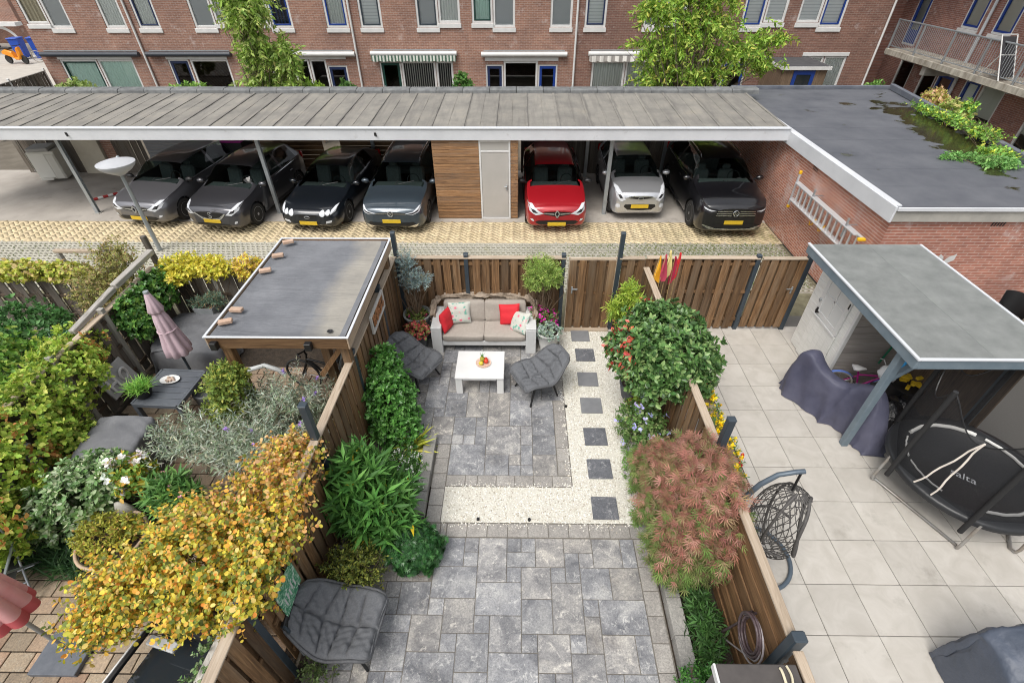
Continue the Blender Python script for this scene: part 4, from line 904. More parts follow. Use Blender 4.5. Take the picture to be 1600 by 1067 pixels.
    for cx in (fx, rx):
        for s_ in (1, -1):
            wo_ = link('wheel', tme, MAT['rubber'], t, (cx, s_ * (w - .115), wr), (-s_ * PI / 2, 0, 0))
            link('rim_barrel', rim_b, MAT['black'], wo_); link('rim', spm, ALLOY, wo_)
        lin = MB(); lin.tube([(cx, -(w - .03), wr), (cx, w - .03, wr)], ra - .006, 24); lin.v = [(x, y, max(z, .16)) for x, y, z in lin.v]; 
        # wheel housings, open towards the side
        for s_ in (1, -1):
            q = MB(); P = []
            for i in range(15):
                a = -.35 + (PI + .7) * i / 14; P.append([(cx + ra * math.cos(a), s_ * (w - .012), wr + ra * math.sin(a)), (cx + ra * math.cos(a), s_ * (w - .26), wr + ra * math.sin(a))])
            q.grid(P); q.add([p[1] for p in P], [tuple(range(15))]); q.build('wheel_housing', MAT['black'], t)
    # mirrors, wipers, door seams, roof rails
    for s_ in (1, -1):
        m = MB(); m.ball((xw - .28, s_ * (w + .09), cowl + .04), .1, 12, 8, (.75, 1.15, .72)); mo = m.build('wing_mirror', sp.get('mirror', paint), t, 60)
        MB().beam((xw - .3, s_ * (w - .08), cowl - .02), (xw - .28, s_ * (w + .03), cowl + .02), .05, .03).build('mirror_arm', MAT['black'], t)
        MB().tube([(xw - .06, s_ * .05 - .02, cowl + .03), (xw - .18, s_ * .05 + .45 * .9 - (.35 if s_ < 0 else 0), cowl + .085)], .009, 5).build('wiper', MAT['black'], t)
        if sp.get('rails'):
            zr = np.interp(np.linspace(xt - .15, xr + .25, 9), xs, zt); MB().tube([(x, s_ * .6 * w, z + .005 + (0 if k in (0, 8) else .022)) for k, (x, z) in enumerate(zip(np.linspace(xt - .15, xr + .25, 9), zr))], .017, 6).build('roof_rail', CHROME if sp['rails'] == 'chrome' else MAT['black'], t, 60)
        zz = [np.interp(x, xs, zs) for x in (xt + .15, xr + .2)]
        h = MB(); h.tube([(xt + .4, s_ * (w * .985), cowl - .06), (0, s_ * (w * .975), cowl - .03), (xr + .2, s_ * (w * .96), cowl + .02)], .008, 5); h.build('belt_trim', CHROME if sp.get('chrome') else MAT['black'], t)
        MB().box((-.05, s_ * (w + .004), cowl - .2), (.18, .03, .03), bev=.01).build('door_handle', paint, t); MB().box((-.95, s_ * (w + .0), cowl - .18), (.16, .03, .03), bev=.01).build('door_handle', paint, t)
        MB().bb(xr + .1, xt - .15, s_ * (w + .004) - .012, s_ * (w + .004) + .012, .22, .28, .008).build('side_sill', MAT['black'], t)
        MB().box((-hl + .12, s_ * (w * .82), cowl - .02), (.12, .2, .22), bev=.03).build('tail_light', M('red_tail_light', (.35, .01, .01), None, rough=.15), t)
    return t
HL, GR, CH, LD = LAMP, GRILLE, CHROME, LAMPD
def place(x, ynose, phi, L): 
    a = R(-90 - phi); return (x - math.cos(a) * L / 2 , ynose - math.sin(a) * L / 2, 0), a
clio_front = [('headlight', [(.36, .60), (.58, .55), (.75, .64), (.80, .80), (.68, .80), (.52, .68)], HL, .006, True), ('headlight_unit', [(.52, .61), (.66, .62), (.72, .72), (.62, .70)], LD, .010, True),
    ('grille', [(0, .66), (.36, .635), (.36, .575), (0, .51)], GR, .005, True), ('grille_trim', [(.09, .605), (.36, .625), (.36, .60), (.09, .565)], CH, .011, True), ('lower_grille', [(0, .41), (.52, .40), (.60, .345), (.46, .27), (0, .265)], GR, .006, True), ('fog_light', [(.62, .37), (.70, .39), (.73, .44), (.65, .44)], HL, .008, True)]
loc, a = place(-10.68, 12.72, 8, 4.06)
car('metallic grey hatchback with diamond badge parked beside the empty bay', loc, a, 4.06, 1.75, 1.44, car_paint('mid_grey_metallic', (.15, .15, .163)), dict(hood=.85, nose=.74, cowl=.99, emblem='diamond', emblem_z=.60, plate=.34, front=clio_front, mirror=MAT['black']))
loc, a = place(1.06, 12.5, -1, 4.06)
car('bright red hatchback with diamond badge beside the timber store', loc, a, 4.06, 1.73, 1.45, car_paint('bright_red', (.33, .008, .015), .25), dict(hood=.85, nose=.74, cowl=.99, emblem='diamond', emblem_z=.60, plate=.30, front=clio_front, mirror=MAT['black']))
loc, a = place(-8.42, 12.4, 8, 4.0)
car('dark grey hatchback with chrome winged grille, second from the empty bay', loc, a, 4.0, 1.745, 1.46, car_paint('dark_grey_metallic', (.065, .065, .074)), dict(hood=.85, nose=.74, cowl=.98, emblem='ess', emblem_z=.585, plate=.41, chrome=1, mirror=None or car_paint('dark_grey_mirror', (.065, .065, .074)), front=[
    ('headlight', [(.46, .60), (.62, .58), (.77, .68), (.80, .84), (.70, .82), (.58, .70)], HL, .006, True), ('headlight_unit', [(.56, .63), (.68, .65), (.72, .73), (.63, .71)], LD, .010, True), ('grille', [(0, .655), (.44, .64), (.28, .49), (0, .47)], GR, .005, True), ('grille_trim', [(.44, .645), (.46, .62), (.28, .465), (0, .445), (0, .47), (.26, .49)], CH, .012, True), ('lower_grille', [(0, .34), (.48, .34), (.52, .27), (0, .25)], GR, .006, True), ('fog_light', [(.62, .34), (.70, .36), (.72, .42), (.65, .41)], HL, .008, True)]))
def disc(cy, cz, r, n=12, sy=1.0): return [(cy + r * sy * math.cos(2 * PI * i / n), cz + r * math.sin(2 * PI * i / n)) for i in range(n)]
loc, a = place(-5.80, 12.45, 5, 4.34)
car('low black coupe with four round headlights parked beside the estate', loc, a, 4.34, 1.73, 1.31, car_paint('black_blue_paint', (.008, .011, .016), .3), dict(hood=.74, nose=.63, cowl=.88, hoodlen=1.2, wslen=.78, rear=.75, emblem='oval', emblem_z=.50, plate=.33, front=[
    ('headlight', disc(.44, .60, .075), HL, .012, True), ('headlight', disc(.585, .615, .06), HL, .012, True), ('headlight', [(.66, .57), (.76, .62), (.80, .74), (.72, .72), (.66, .66)], HL, .008, True), ('grille', [(0, .545), (.26, .56), (.24, .50), (0, .46)], GR, .006, True), ('lower_grille', [(0, .37), (.34, .36), (.3, .27), (0, .26)], GR, .006, True), ('fog_light', [(.5, .33), (.66, .36), (.68, .42), (.52, .40)], HL, .009, True)]))
loc, a = place(-3.47, 12.32, 1.5, 4.63)
car('slate blue estate car with slim headlights beside the timber store', loc, a, 4.5, 1.79, 1.48, car_paint('slate_blue_metallic', (.05, .068, .086), .5), dict(hood=.86, nose=.74, cowl=.98, rails='chrome', rear=.25, emblem='ring', emblem_z=.635, plate=.42, front=[
    ('headlight', [(.40, .645), (.60, .60), (.77, .66), (.83, .80), (.76, .79), (.6, .68)], HL, .006, True), ('headlight_unit', [(.46, .64), (.60, .62), (.74, .68), (.76, .73), (.6, .66)], LD, .010, True), ('grille', [(0, .655), (.40, .65), (.40, .61), (0, .61)], GR, .005, True), ('grille_trim', [(.09, .642), (.42, .642), (.42, .625), (.09, .625)], CH, .012, True), ('lower_grille', [(0, .37), (.6, .40), (.66, .34), (.5, .26), (0, .25)], GR, .006, True), ('lower_trim', [(0, .235), (.6, .25), (.72, .34), (.74, .33), (.62, .22), (0, .21)], CH, .01, True)]))
loc, a = place(3.47, 13.3, -1, 3.6)
car('small silver hatchback parked behind the steel post', loc, a, 3.6, 1.6, 1.48, car_paint('silver_paint', (.50, .51, .53), .7), dict(hood=.93, nose=.82, cowl=1.03, hoodlen=.72, wslen=.8, fo=.72, wr=.29, emblem='oval', emblem_z=.70, plate=.46, front=[
    ('headlight', [(.42, .66), (.54, .60), (.68, .72), (.73, .95), (.62, .92), (.50, .80)], HL, .006, True), ('headlight_unit', [(.5, .69), (.58, .69), (.65, .8), (.57, .80)], LD, .010, True), ('grille', [(0, .73), (.3, .75), (.33, .70), (0, .665)], GR, .006, True), ('grille_trim', [(0, .755), (.32, .775), (.36, .70), (.33, .70), (.3, .75), (0, .735)], CH, .011, True), ('lower_grille', [(0, .53), (.42, .52), (.46, .46), (.34, .36), (0, .34)], GR, .006, True), ('fog_light', disc(.62, .47, .065), HL, .01, True)]))
loc, a = place(5.76, 12.2, 0, 4.5)
car('black tall car with chrome slat grille against the brick wall', loc, a, 4.5, 1.86, 1.66, car_paint('black_paint', (.006, .006, .008), .2), dict(hood=1.05, nose=.94, cowl=1.15, hoodlen=1.12, wslen=.72, rear=.3, wr=.36, rails='chrome', chrome=1, emblem='ring', emblem_z=.76, plate=.50, front=[
    ('headlight', [(.50, .83), (.66, .74), (.80, .78), (.86, .93), (.80, .94), (.64, .86)], LD, .006, True), ('headlight_unit', [(.52, .82), (.66, .80), (.80, .84), (.82, .88), (.66, .84)], HL, .010, True), ('grille', [(0, .85), (.50, .84), (.52, .70), (0, .66)], GR, .005, True), ('grille_trim', [(.1, .83), (.50, .825), (.50, .80), (.1, .805)], CH, .012, True), ('grille_trim', [(.1, .765), (.51, .765), (.51, .742), (.1, .74)], CH, .012, True), ('grille_trim', [(.1, .705), (.52, .715), (.52, .695), (.1, .68)], CH, .012, True), ('lower_grille', [(0, .44), (.56, .46), (.62, .38), (0, .34)], GR, .006, True), ('lower_trim', [(0, .315), (.6, .34), (.78, .42), (.80, .40), (.62, .31), (0, .29)], CH, .011, True)]))

# ------------------------------------------------------------------ street lamp in the lane
t = thing('street_lamp', 'low street lamp with shallow white bowl head on grey pole', 'lamp', (-9.55, 11.5, 0))
MB().tube([(0, 0, 0), (0, 0, 1.0), (0, 0, 2.06)], [.055, .05, .04], 12).build('pole', MAT['grey_metal'], t, 50)
m = MB(); m.lathe([(.05, 2.02), (.09, 2.04), (.28, 2.15), (.38, 2.24), (.40, 2.29)], 32); m.build('bowl', M('frosted_lamp_bowl', (.46, .47, .50), None, rough=.4), t, 40)
m = MB(); m.lathe([(.405, 2.291), (.41, 2.32), (.28, 2.36), (.05, 2.38), (.001, 2.38)], 32); m.build('cap', M('lamp_cap_white', (.46, .47, .49), (.42, .43, .45), 5, .45), t, 40)
MB().box((-.1, .28, 2.36), (.06, .06, .05), bev=.012).build('sensor', MAT['grey_metal'], t)

# ------------------------------------------------------------------ fences
def plank_fence(name, label, a, b, h, mt, cap=None, capm=PALEWOOD, posts=(), postm=None, post_h=None, pitch=.092, off=.027, pw=.14, lean=0.0, rails=True, cat='fence', top_jit=.0):
    a = Vector((*a, 0)); b = Vector((*b, 0)); d = (b - a); L = d.length; ang = math.atan2(d.y, d.x)
    t = thing(name, label, cat, tuple(a), ang)
    ms = [MB().bb(-pw / 2, pw / 2, -.009, .009, .03, h + random.uniform(-.004, .004), .003).mesh('plank') for _ in range(4)]
    n = int(L / pitch)
    for i in range(n):
        x = (i + .5) * L / n
        if any(abs(x - p * L) < .07 for p in posts): continue
        link('plank', ms[i % 4], mt, t, (x, off * (1 if i % 2 else -1), random.uniform(-top_jit, top_jit) if top_jit else 0), (0, random.uniform(-.006, .006), random.uniform(-.012, .012)))
    rm = wood_for(mt)
    if rails:
        for z in (.25, h * .55, h - .12): MB().bb(0, L, -.016, .016, z - .035, z + .035, .004).build('rail', rm, t)
    if cap: MB().bb(0, L, -.055, .055, h + .002, h + .03, .005).build('cap_rail', capm, t)
    for i, p in enumerate(posts):
        hh = post_h[i] if isinstance(post_h, (list, tuple)) else (post_h or h + .05)
        m = MB(); m.bb(-.04, .04, -.045, .045, 0, hh, .006); m.bb(-.044, .044, -.049, .049, hh + .001, hh + .02, .006)
        m.build('post', postm or MAT['anthracite'], t).location = (p * L, 0, 0)
    return t
def wood_for(mt): return {WOOD.name: WOODH, OLDWOOD.name: DARKWOOD}.get(mt.name, WOODH)
plank_fence('garden_fence', 'brown plank fence with anthracite posts behind the white sofa', (-2.36, 8.22), (.92, 8.22), 1.68, WOOD, True, posts=(.01, .415, .985), post_h=[2.2, 1.76, 1.76])
# gate in the rear fence
g = thing('garden_gate', 'brown plank gate in the rear fence opposite the stepping stones', 'gate', (1.0, 8.2, 0))
ms = [MB().bb(-.07, .07, -.009, .009, .06, 1.66, .003).mesh('plank') for _ in range(3)]
for i in range(9): link('plank', ms[i % 3], WOOD, g, (.06 + i * .093, .025 * (1 if i % 2 else -1), 0))
for z in (.25, .9, 1.55): MB().bb(0, .86, .0, .03, z - .03, z + .03).build('rail', WOODH, g)
m = MB(); m.bb(-.025, .0, -.03, .03, 0, 1.72); m.bb(.86, .885, -.03, .03, 0, 1.72); m.bb(0, .86, -.03, .03, 1.665, 1.70); m.build('gate_frame', PALEWOOD, g)
MB().beam((.04, .04, .3), (.82, .04, 1.5), .01, .02).build('brace', MAT['grey_metal'], g)
MB().box((.07, -.05, 1.0), (.03, .02, .16), bev=.006).box((.12, -.065, 1.03), (.12, .018, .02), bev=.005).build('handle', MAT['grey_metal'], g)
MB().bb(-.02, .9, -.1, .02, -.01, .05, .008).build('threshold', PALEWOOD, g)
plank_fence('garden_fence', 'short dark plank fence between the gate and the flags', (1.93, 8.22), (2.42, 8.22), 1.68, WOOD, True, posts=(.02,), post_h=[2.2])
plank_fence('garden_fence', 'brown plank fence behind the tiled terrace beyond the flags', (2.46, 8.24), (4.6, 8.24), 1.68, WOOD, True, capm=PALEWOOD, posts=(.99,), post_h=1.74)
g = thing('garden_gate', 'plank gate between two anthracite posts on the tiled terrace', 'gate', (4.66, 8.24, 0))
for i in range(9): link('plank', ms[i % 3], WOOD, g, (.06 + i * .09, .025 * (1 if i % 2 else -1), 0))
for z in (.25, .9, 1.55): MB().bb(0, .84, .0, .03, z - .03, z + .03).build('rail', WOODH, g)
MB().bb(0, .84, -.05, .05, 1.675, 1.70, .004).build('cap_rail', PALEWOOD, g)
MB().bb(.85, .94, -.05, .05, 0, 1.76, .006).build('post', MAT['anthracite'], g)
MB().box((.76, -.05, 1.0), (.03, .02, .16), bev=.006).box((.71, -.065, 1.03), (.12, .018, .02), bev=.005).build('handle', MAT['grey_metal'], g)
def side_fence():
    # left boundary fence: behind the timber canopy it is tall, nearer the camera lower and stepped
    plank_fence('boundary_fence', 'brown plank fence along the canopy roof beside the shell chair', (-2.37, 8.15), (-2.41, 5.3), 1.72, WOOD, True, PALEWOOD, posts=(.42, .985), post_h=[1.86, 1.80])
    plank_fence('boundary_fence', 'brown plank fence behind the round green shrub and oleander', (-2.41, 5.22), (-2.49, 2.0), 1.70, WOOD, True, PALEWOOD, posts=(.44,), post_h=[2.3])
    plank_fence('boundary_fence', 'brown plank fence beside the cushioned chair under the yellow shrub', (-2.5, 1.9), (-2.56, -.8), 1.70, WOOD, True, GREYWOODY if False else PALEWOOD, posts=(.02,), post_h=1.78)
    plank_fence('boundary_fence', 'brown plank fence beside the glossy round tree', (2.44, 8.1), (2.48, 3.75), 1.54, WOOD, True, PALEWOOD, posts=(.4, .985), post_h=[1.60, 2.1])
    t = thing('boundary_fence', 'low fence of level weathered boards behind the reddish maple', 'fence', (2.50, 3.7, 0), R(-90))
    bd = [MB().bb(0, 1.9, -.01, .01, 0, .145, .004).mesh('board') for _ in range(3)]
    for i in range(11): link('board', bd[i % 3], WOODH, t, (.05, .011 * (1 if i % 2 else -1), .05 + i * .128), (random.uniform(-.02, .02), 0, 0))
    MB().bb(0, 1.95, -.05, .05, 1.50, 1.53, .005).build('cap_rail', PALEWOOD, t)
    MB().bb(1.95, 2.05, -.06, .06, 0, 1.66, .012).build('post', MAT['anthracite'], t)
    t = thing('boundary_fence', 'low fence of grey weathered boards beside the dark storage box', 'fence', (2.50, 1.63, 0), R(-90))
    for i in range(11): link('board', bd[i % 3], GREYB, t, (.0, .011 * (1 if i % 2 else -1), .05 + i * .128), (random.uniform(-.02, .02), 0, 0))
    MB().bb(0, 1.9, -.045, .045, 1.5, 1.53, .005).build('cap_rail', PALEWOOD, t)
GREYB = wood('greyed_level_boards', (.09, .07, .05), (.19, .155, .12), (.30, .26, .21), .25, 0)
side_fence()
# neighbour's old fence on the far left and along the lane
plank_fence('old_fence', 'old grey plank fence with concrete posts beside the pink parasol', (-7.15, 8.2), (-7.05, 5.4), 1.45, OLDWOOD, True, GREYWOODY if False else PALEWOOD, posts=(.55, .985), postm=MAT['concrete'], post_h=1.55, pitch=.15, pw=.17)
MB_ = None
plank_fence('old_fence', 'old grey plank fence smothered by the vine left of the covered barbecue', (-7.05, 5.3), (-6.9, 2.4), 1.45, OLDWOOD, True, PALEWOOD, posts=(.5,), postm=MAT['concrete'], post_h=1.5, pitch=.15, pw=.17)
plank_fence('old_fence', 'old grey plank fence with pale posts facing the lane beside the canopy', (-7.1, 8.3), (-4.3, 8.3), 1.4, OLDWOOD, True, PALEWOOD, posts=(.36, .62, .8), postm=MAT['concrete'], post_h=1.5, pitch=.15, pw=.17)
plank_fence('old_fence', 'old grey plank fence under yellow creeper at the lane', (-10.9, 8.3), (-7.9, 8.3), 1.3, OLDWOOD, False, posts=(.97,), postm=MAT['concrete'], post_h=1.9, pitch=.15, pw=.17)
b = thing('sloping_beam', 'weathered timber beam sloping along the old boundary fence', 'beam', (-7.2, 7.4, 1.5))
MB().beam((0, -1.3, .0), (.02, -.2, .12), .1, .09, .01).build('beam', GREYWOODY, b); MB().beam((.02, -.17, .14), (.03, 1.0, .2), .12, .1, .01).build('beam', GREYWOODY, b); MB().beam((-.02, 1.05, -1.5), (-.02, 1.05, .5), .09, .09, .01).build('upright', OLDWOOD, b)
b = thing('goal_frame', 'grey timber frame post standing at the lane edge', 'post', (-9.35, 8.7, 0))
MB().bb(-.04, .04, -.04, .04, 0, 1.5, .006).build('post', GREYWOODY, b); MB().bb(-.06, 1.1, -.04, .04, 1.502, 1.56, .006).build('beam', PALEWOOD, b); MB().bb(.04, 1.0, -.015, .015, .95, 1.04, .005).build('beam', PALEWOOD, b)

plank_fence('garden_fence', 'grey plank fence with white posts at the far street corner', (-21.75, 24.9), (-21.45, 20.5), 1.75, OLDWOOD, True, GREYWOODY, posts=(.01, .5), postm=MAT['white'], post_h=1.85)
# ------------------------------------------------------------------ patios of the middle garden
def stone_mat(name, cols, vein, rand=.16, wet=True, tone=None):
    m, nt, b = base_mat(name); vec = coords(nt, True, 'Object', (1, 1, 1))
    a = noise(nt, vec, 3.2, 8, .68, .5); col = ramp(nt, a, cols)
    v = noise(nt, vec, 9, 9, .8, .9); col = mix(nt, ramp(nt, v, [(.54, (0, 0, 0)), (.64, (.8, .8, .8))]), col, vein)
    s = noise(nt, vec, 48, 6, .8, .2); col = mix(nt, .85, col, ramp(nt, s, [(.32, (.50, .50, .52)), (.5, (1, 1, 1)), (.70, (1.5, 1.48, 1.43))]), 'MULTIPLY')
    if tone:   # some slabs are warmer than others
        oi = _n(nt, 'ShaderNodeObjectInfo'); mu = _n(nt, 'ShaderNodeMath', operation='MULTIPLY'); mu.inputs[1].default_value = 13.7; nt.links.new(oi.outputs['Random'], mu.inputs[0]); fr = _n(nt, 'ShaderNodeMath', operation='FRACT'); nt.links.new(mu.outputs[0], fr.inputs[0])
        col = mix(nt, ramp(nt, fr.outputs[0], [(.45, (0, 0, 0)), (1.0, (.9, .9, .9))]), col, mix(nt, .75, col, tone, 'MULTIPLY'))
    if wet: 
        wv = coords(nt, False, 'Object'); geo = _n(nt, 'ShaderNodeNewGeometry'); wz = noise(nt, geo.outputs['Position'], 1.4, 5, .6); col = mix(nt, ramp(nt, wz, [(.56, (0, 0, 0)), (.70, (.75, .75, .75))]), col, mix(nt, .8, col, (.55, .52, .5), 'MULTIPLY'))
    nt.links.new(rand_val(nt, col, rand), b.inputs['Base Color']); b.inputs['Roughness'].default_value = .72
    nt.links.new(bumpn(nt, s, .3, .004), b.inputs['Normal']); return m
SLAB = stone_mat('blue_grey_stone_slab', [(.31, (.115, .12, .135)), (.5, (.225, .229, .242)), (.69, (.375, .374, .37))], (.56, .555, .54), .15, tone=(1.28, 1.17, 1.0))
BORDER = stone_mat('warm_grey_concrete_border', [(.3, (.24, .225, .21)), (.6, (.31, .295, .275)), (.8, (.36, .345, .32))], (.38, .36, .335), .1)
KERB = stone_mat('grey_walling_block', [(.3, (.20, .195, .185)), (.7, (.30, .29, .27))], (.33, .32, .30), .14)
BLACKSLATE = stone_mat('black_slate_slab', [(.3, (.07, .075, .088)), (.6, (.125, .13, .145)), (.8, (.19, .195, .205))], (.38, .38, .39), .1, False)
def slab(par, x0, x1, y0, y1, mt, h=.04, z=0.0, g=.004, name='paving_slab', jit=.0025):
    w2, d2 = x1 - x0 - 2 * g, y1 - y0 - 2 * g; key = (round(w2, 3), round(d2, 3), h, name, mt.name)
    me = SLABS.get(key)
    if me is None:
        me = MB().box((0, 0, -h / 2), (w2, d2, h), bev=.005).mesh(name); SLABS[key] = me
    link(name, me, mt, par, ((x0 + x1) / 2, (y0 + y1) / 2, z + random.uniform(-jit, jit)), (random.uniform(-.002, .002), random.uniform(-.002, .002), random.uniform(-.004, .004)))
SLABS = {}
def fill(par, ok, nx, ny, xf, yf, pre=(), mt=SLAB, seed=3):
    used = set(); rnd = random.Random(seed)
    for c0, c1, r0, r1 in pre:
        cs = [(c, r) for c in range(c0, c1 + 1) for r in range(r0, r1 + 1)]
        if any(q in used for q in cs): continue
        used.update(cs); slab(par, xf(c0), xf(c1 + 1), min(yf(r0), yf(r1 + 1)), max(yf(r0), yf(r1 + 1)), mt)
    sizes = [(3, 2), (2, 3), (2, 2), (2, 2), (1, 2), (2, 1), (1, 1)]
    for r in range(ny[0], ny[1]):
        for c in range(nx[0], nx[1]):
            if (c, r) in used or not ok(c, r): continue
            o = sizes[:]; rnd.shuffle(o); o.append((1, 1))
            for sx, sy in o:
                cs = [(c + i, r + j) for i in range(sx) for j in range(sy)]
                if all(q not in used and ok(*q) for q in cs):
                    used.update(cs); slab(par, xf(c), xf(c + sx), min(yf(r), yf(r + sy)), max(yf(r), yf(r + sy)), mt); break
JOINT = M('joint_sand', (.12, .11, .095), (.19, .175, .15), 20, .95)
pt = tag(sheet('lower_patio', -2.4, 1.82, -1.2, 3.5, -.009, JOINT), kind='structure')
XF = lambda c: -1.09 + .1925 * c
YF = lambda r: 3.49 - .201 * r
pre = [(0, 1, 0, 1), (2, 2, 0, 0), (2, 2, 1, 1), (3, 4, 0, 2), (5, 5, 0, 0), (6, 6, 0, 0), (5, 6, 1, 1), (7, 8, 0, 1), (9, 10, 0, 0), (9, 9, 1, 2), (10, 10, 1, 1), (11, 12, 0, 1), (13, 13, 0, 1), (5, 5, 2, 2), (6, 7, 2, 3), (8, 8, 2, 2), (10, 11, 2, 3), (12, 13, 2, 3), (0, 2, 2, 3), (3, 5, 3, 4), (8, 9, 3, 5), (0, 0, 4, 4), (1, 2, 4, 5), (6, 7, 4, 5), (10, 10, 4, 4), (11, 13, 4, 5), (3, 3, 5, 5), (4, 5, 5, 6), (10, 10, 5, 6), (6, 6, 6, 6), (7, 8, 6, 7), (9, 9, 6, 6), (11, 12, 6, 7), (13, 13, 6, 7), (1, 1, 6, 6), (2, 3, 6, 7), (4, 6, 7, 8), (9, 10, 7, 9), (7, 7, 8, 8), (8, 8, 8, 8), (11, 11, 8, 8), (12, 13, 8, 9), (-2, -1, 3, 4), (-1, 0, 5, 6), (-1, 1, 7, 8), (-3, -3, 3, 3)]
fill(pt, lambda c, r: not (c < 0 and r < 3), (-6, 14), (0, 19), XF, YF, pre, seed=5)
for i in range(5): slab(pt, 1.61, 1.81, 3.1 - (i + 1) * .3, 3.1 - i * .3, BORDER, name='border_stone')
slab(pt, 1.61, 1.81, 3.1, 3.49, BORDER, name='border_stone')
for i in range(8): slab(pt, 1.61, 1.81, 1.6 - (i + 1) * .3, 1.6 - i * .3, BORDER, name='border_stone')
for i in range(4): slab(pt, -1.13 - (i + 1) * .21, -1.13 - i * .21, 2.89, 3.1, BORDER, name='border_stone')
rb = tag(sheet('border_row', -1.32, 2.0, 3.497, 3.72, -.008, JOINT), kind='structure')
for x0, x1 in [(-1.3, -1.075), (-1.07, -.985)] + [(-.98 + .285 * i, -.98 + .285 * (i + 1)) for i in range(10)]: slab(rb, x0, x1, 3.502, 3.705, BORDER, name='border_stone')
up = tag(sheet('upper_patio', -2.36, .85, 4.3, 8.2, -.009, JOINT), kind='structure')
XU = lambda c: -1.08 + .1905 * c
YU = lambda r: 4.51 + .1985 * r
preU = [(0, 2, 0, 2), (3, 4, 0, 1), (3, 5, 2, 4), (5, 5, 0, 0), (6, 6, 0, 0), (5, 6, 1, 2), (7, 8, 0, 1), (7, 8, 2, 3), (0, 0, 3, 3), (0, 1, 4, 5), (1, 2, 6, 8), (3, 4, 5, 8), (5, 6, 5, 7), (7, 8, 4, 5), (-2, -1, 4, 5), (-3, -2, 7, 9)]
fill(up, lambda c, r: c >= 0 or r >= 3, (-6, 9), (0, 18), XU, YU, preU, seed=9)
for i in range(13): slab(up, .64, .84, 4.52 + .262 * i, 4.52 + .262 * (i + 1), BORDER, name='border_stone')
xs_ = [-1.08, -.79, -.605, -.315, -.03, .255, .545, .84]
for a, b_ in zip(xs_, xs_[1:]): slab(up, a, b_, 4.315, 4.51, BORDER, name='border_stone')
for i in range(5): slab(rb, -1.3, -1.085, 3.715 + .277 * i, 3.715 + .277 * (i + 1), BORDER, name='border_stone')
# raised edging blocks of the planting beds
ke = thing('bed_edging', 'grey walling blocks edging the oleander bed', 'edging', (-1.41, 3.8, 0))
for i in range(4): slab(ke, -.095, .095, -.02 + .36 * i, -.02 + .36 * (i + 1), KERB, .16, .12, .003, 'edging_block')
ke = thing('bed_edging', 'grey walling blocks at the corner under the ivy', 'edging', (-1.2, 3.2, 0))
for i in range(3): slab(ke, -.35 - .36 * (i + 1) + .1, -.35 - .36 * i + .1, -.08, .1, KERB, .16, .13, .003, 'edging_block')
ke = thing('bed_edging', 'pale walling blocks edging the bed below the maple', 'edging', (1.93, .2, 0))
for i in range(9): slab(ke, -.09, .09, -.9 + .42 * i, -.9 + .42 * (i + 1), KERB, .18, .15, .003, 'edging_block')
# white gravel with black stepping slabs
GRAV = M('pale_gravel_bed', (.54, .52, .455), (.64, .62, .56), 60, .9, bump=.9, bscale=110, bdist=.01, dirt=((.46, .41, .27), 2.2, .6))
gv = tag(sheet('gravel_bed', .848, 2.12, 3.72, 8.2, -.004, GRAV), kind='structure')
tag(sheet('gravel_strip', -1.083, .848, 3.72, 4.3, -.004, GRAV), kind='structure')
def gravel():
    n = 30000; rs = np.random.default_rng(2); P = np.c_[rs.uniform(-1.07, 2.2, n), rs.uniform(3.72, 8.2, n)]
    keep = (P[:, 0] > .855) | (P[:, 1] < 4.305); P = P[keep]; 
    for x, y in STEPS: P = P[~((np.abs(P[:, 0] - x) < .19) & (np.abs(P[:, 1] - y) < .19))]
    sp_ = np.r_[np.c_[.84 - np.abs(rs.normal(0, .05, 260)), rs.uniform(4.3, 8.1, 260)], np.c_[rs.uniform(-1.1, 1.7, 200), 3.71 - np.abs(rs.normal(0, .05, 200))], np.c_[rs.uniform(-1.0, .85, 140), 4.31 + np.abs(rs.normal(0, .04, 140))], np.c_[rs.normal(1.3, .2, 120), rs.uniform(3.8, 8.1, 120)]]; P = np.r_[P, sp_]
    n = len(P); T = np.array([(1, 0, 0), (-.6, .9, 0), (-.5, -.8, .1), (.1, .1, .75)]); s = rs.uniform(.007, .017, n); a = rs.uniform(0, 6.28, n)
    R_ = np.stack([np.c_[np.cos(a), -np.sin(a)], np.c_[np.sin(a), np.cos(a)]], 1)
    V = np.empty((n, 4, 3)); V[:, :, :2] = np.einsum('nij,kj->nki', R_, T[:, :2]) * s[:, None, None] + P[:, None, :]; V[:, :, 2] = T[None, :, 2] * s[:, None] * 1.3 - .002
    F = np.array([(0, 1, 3), (1, 2, 3), (2, 0, 3)]); F = (F[None] + 4 * np.arange(n)[:, None, None]).reshape(-1, 3)
    pal = np.array([(.76, .74, .68), (.66, .63, .55), (.80, .79, .75), (.42, .38, .31), (.72, .70, .62)]); C = np.repeat(pal[rs.integers(0, 5, n)] * rs.uniform(.85, 1.05, (n, 1)), 4, 0)
    np_mesh('gravel_chippings', V.reshape(-1, 3), F, C, leaf_mat('gravel_stone', .85, 0.0), gv, kind='stuff')
STEPS = [(1.30, 7.95), (1.34, 7.34), (1.32, 6.65), (1.31, 5.98), (1.30, 5.28), (1.29, 4.64), (1.28, 3.96)]
gravel()
FLAT = {0, 2, 3}
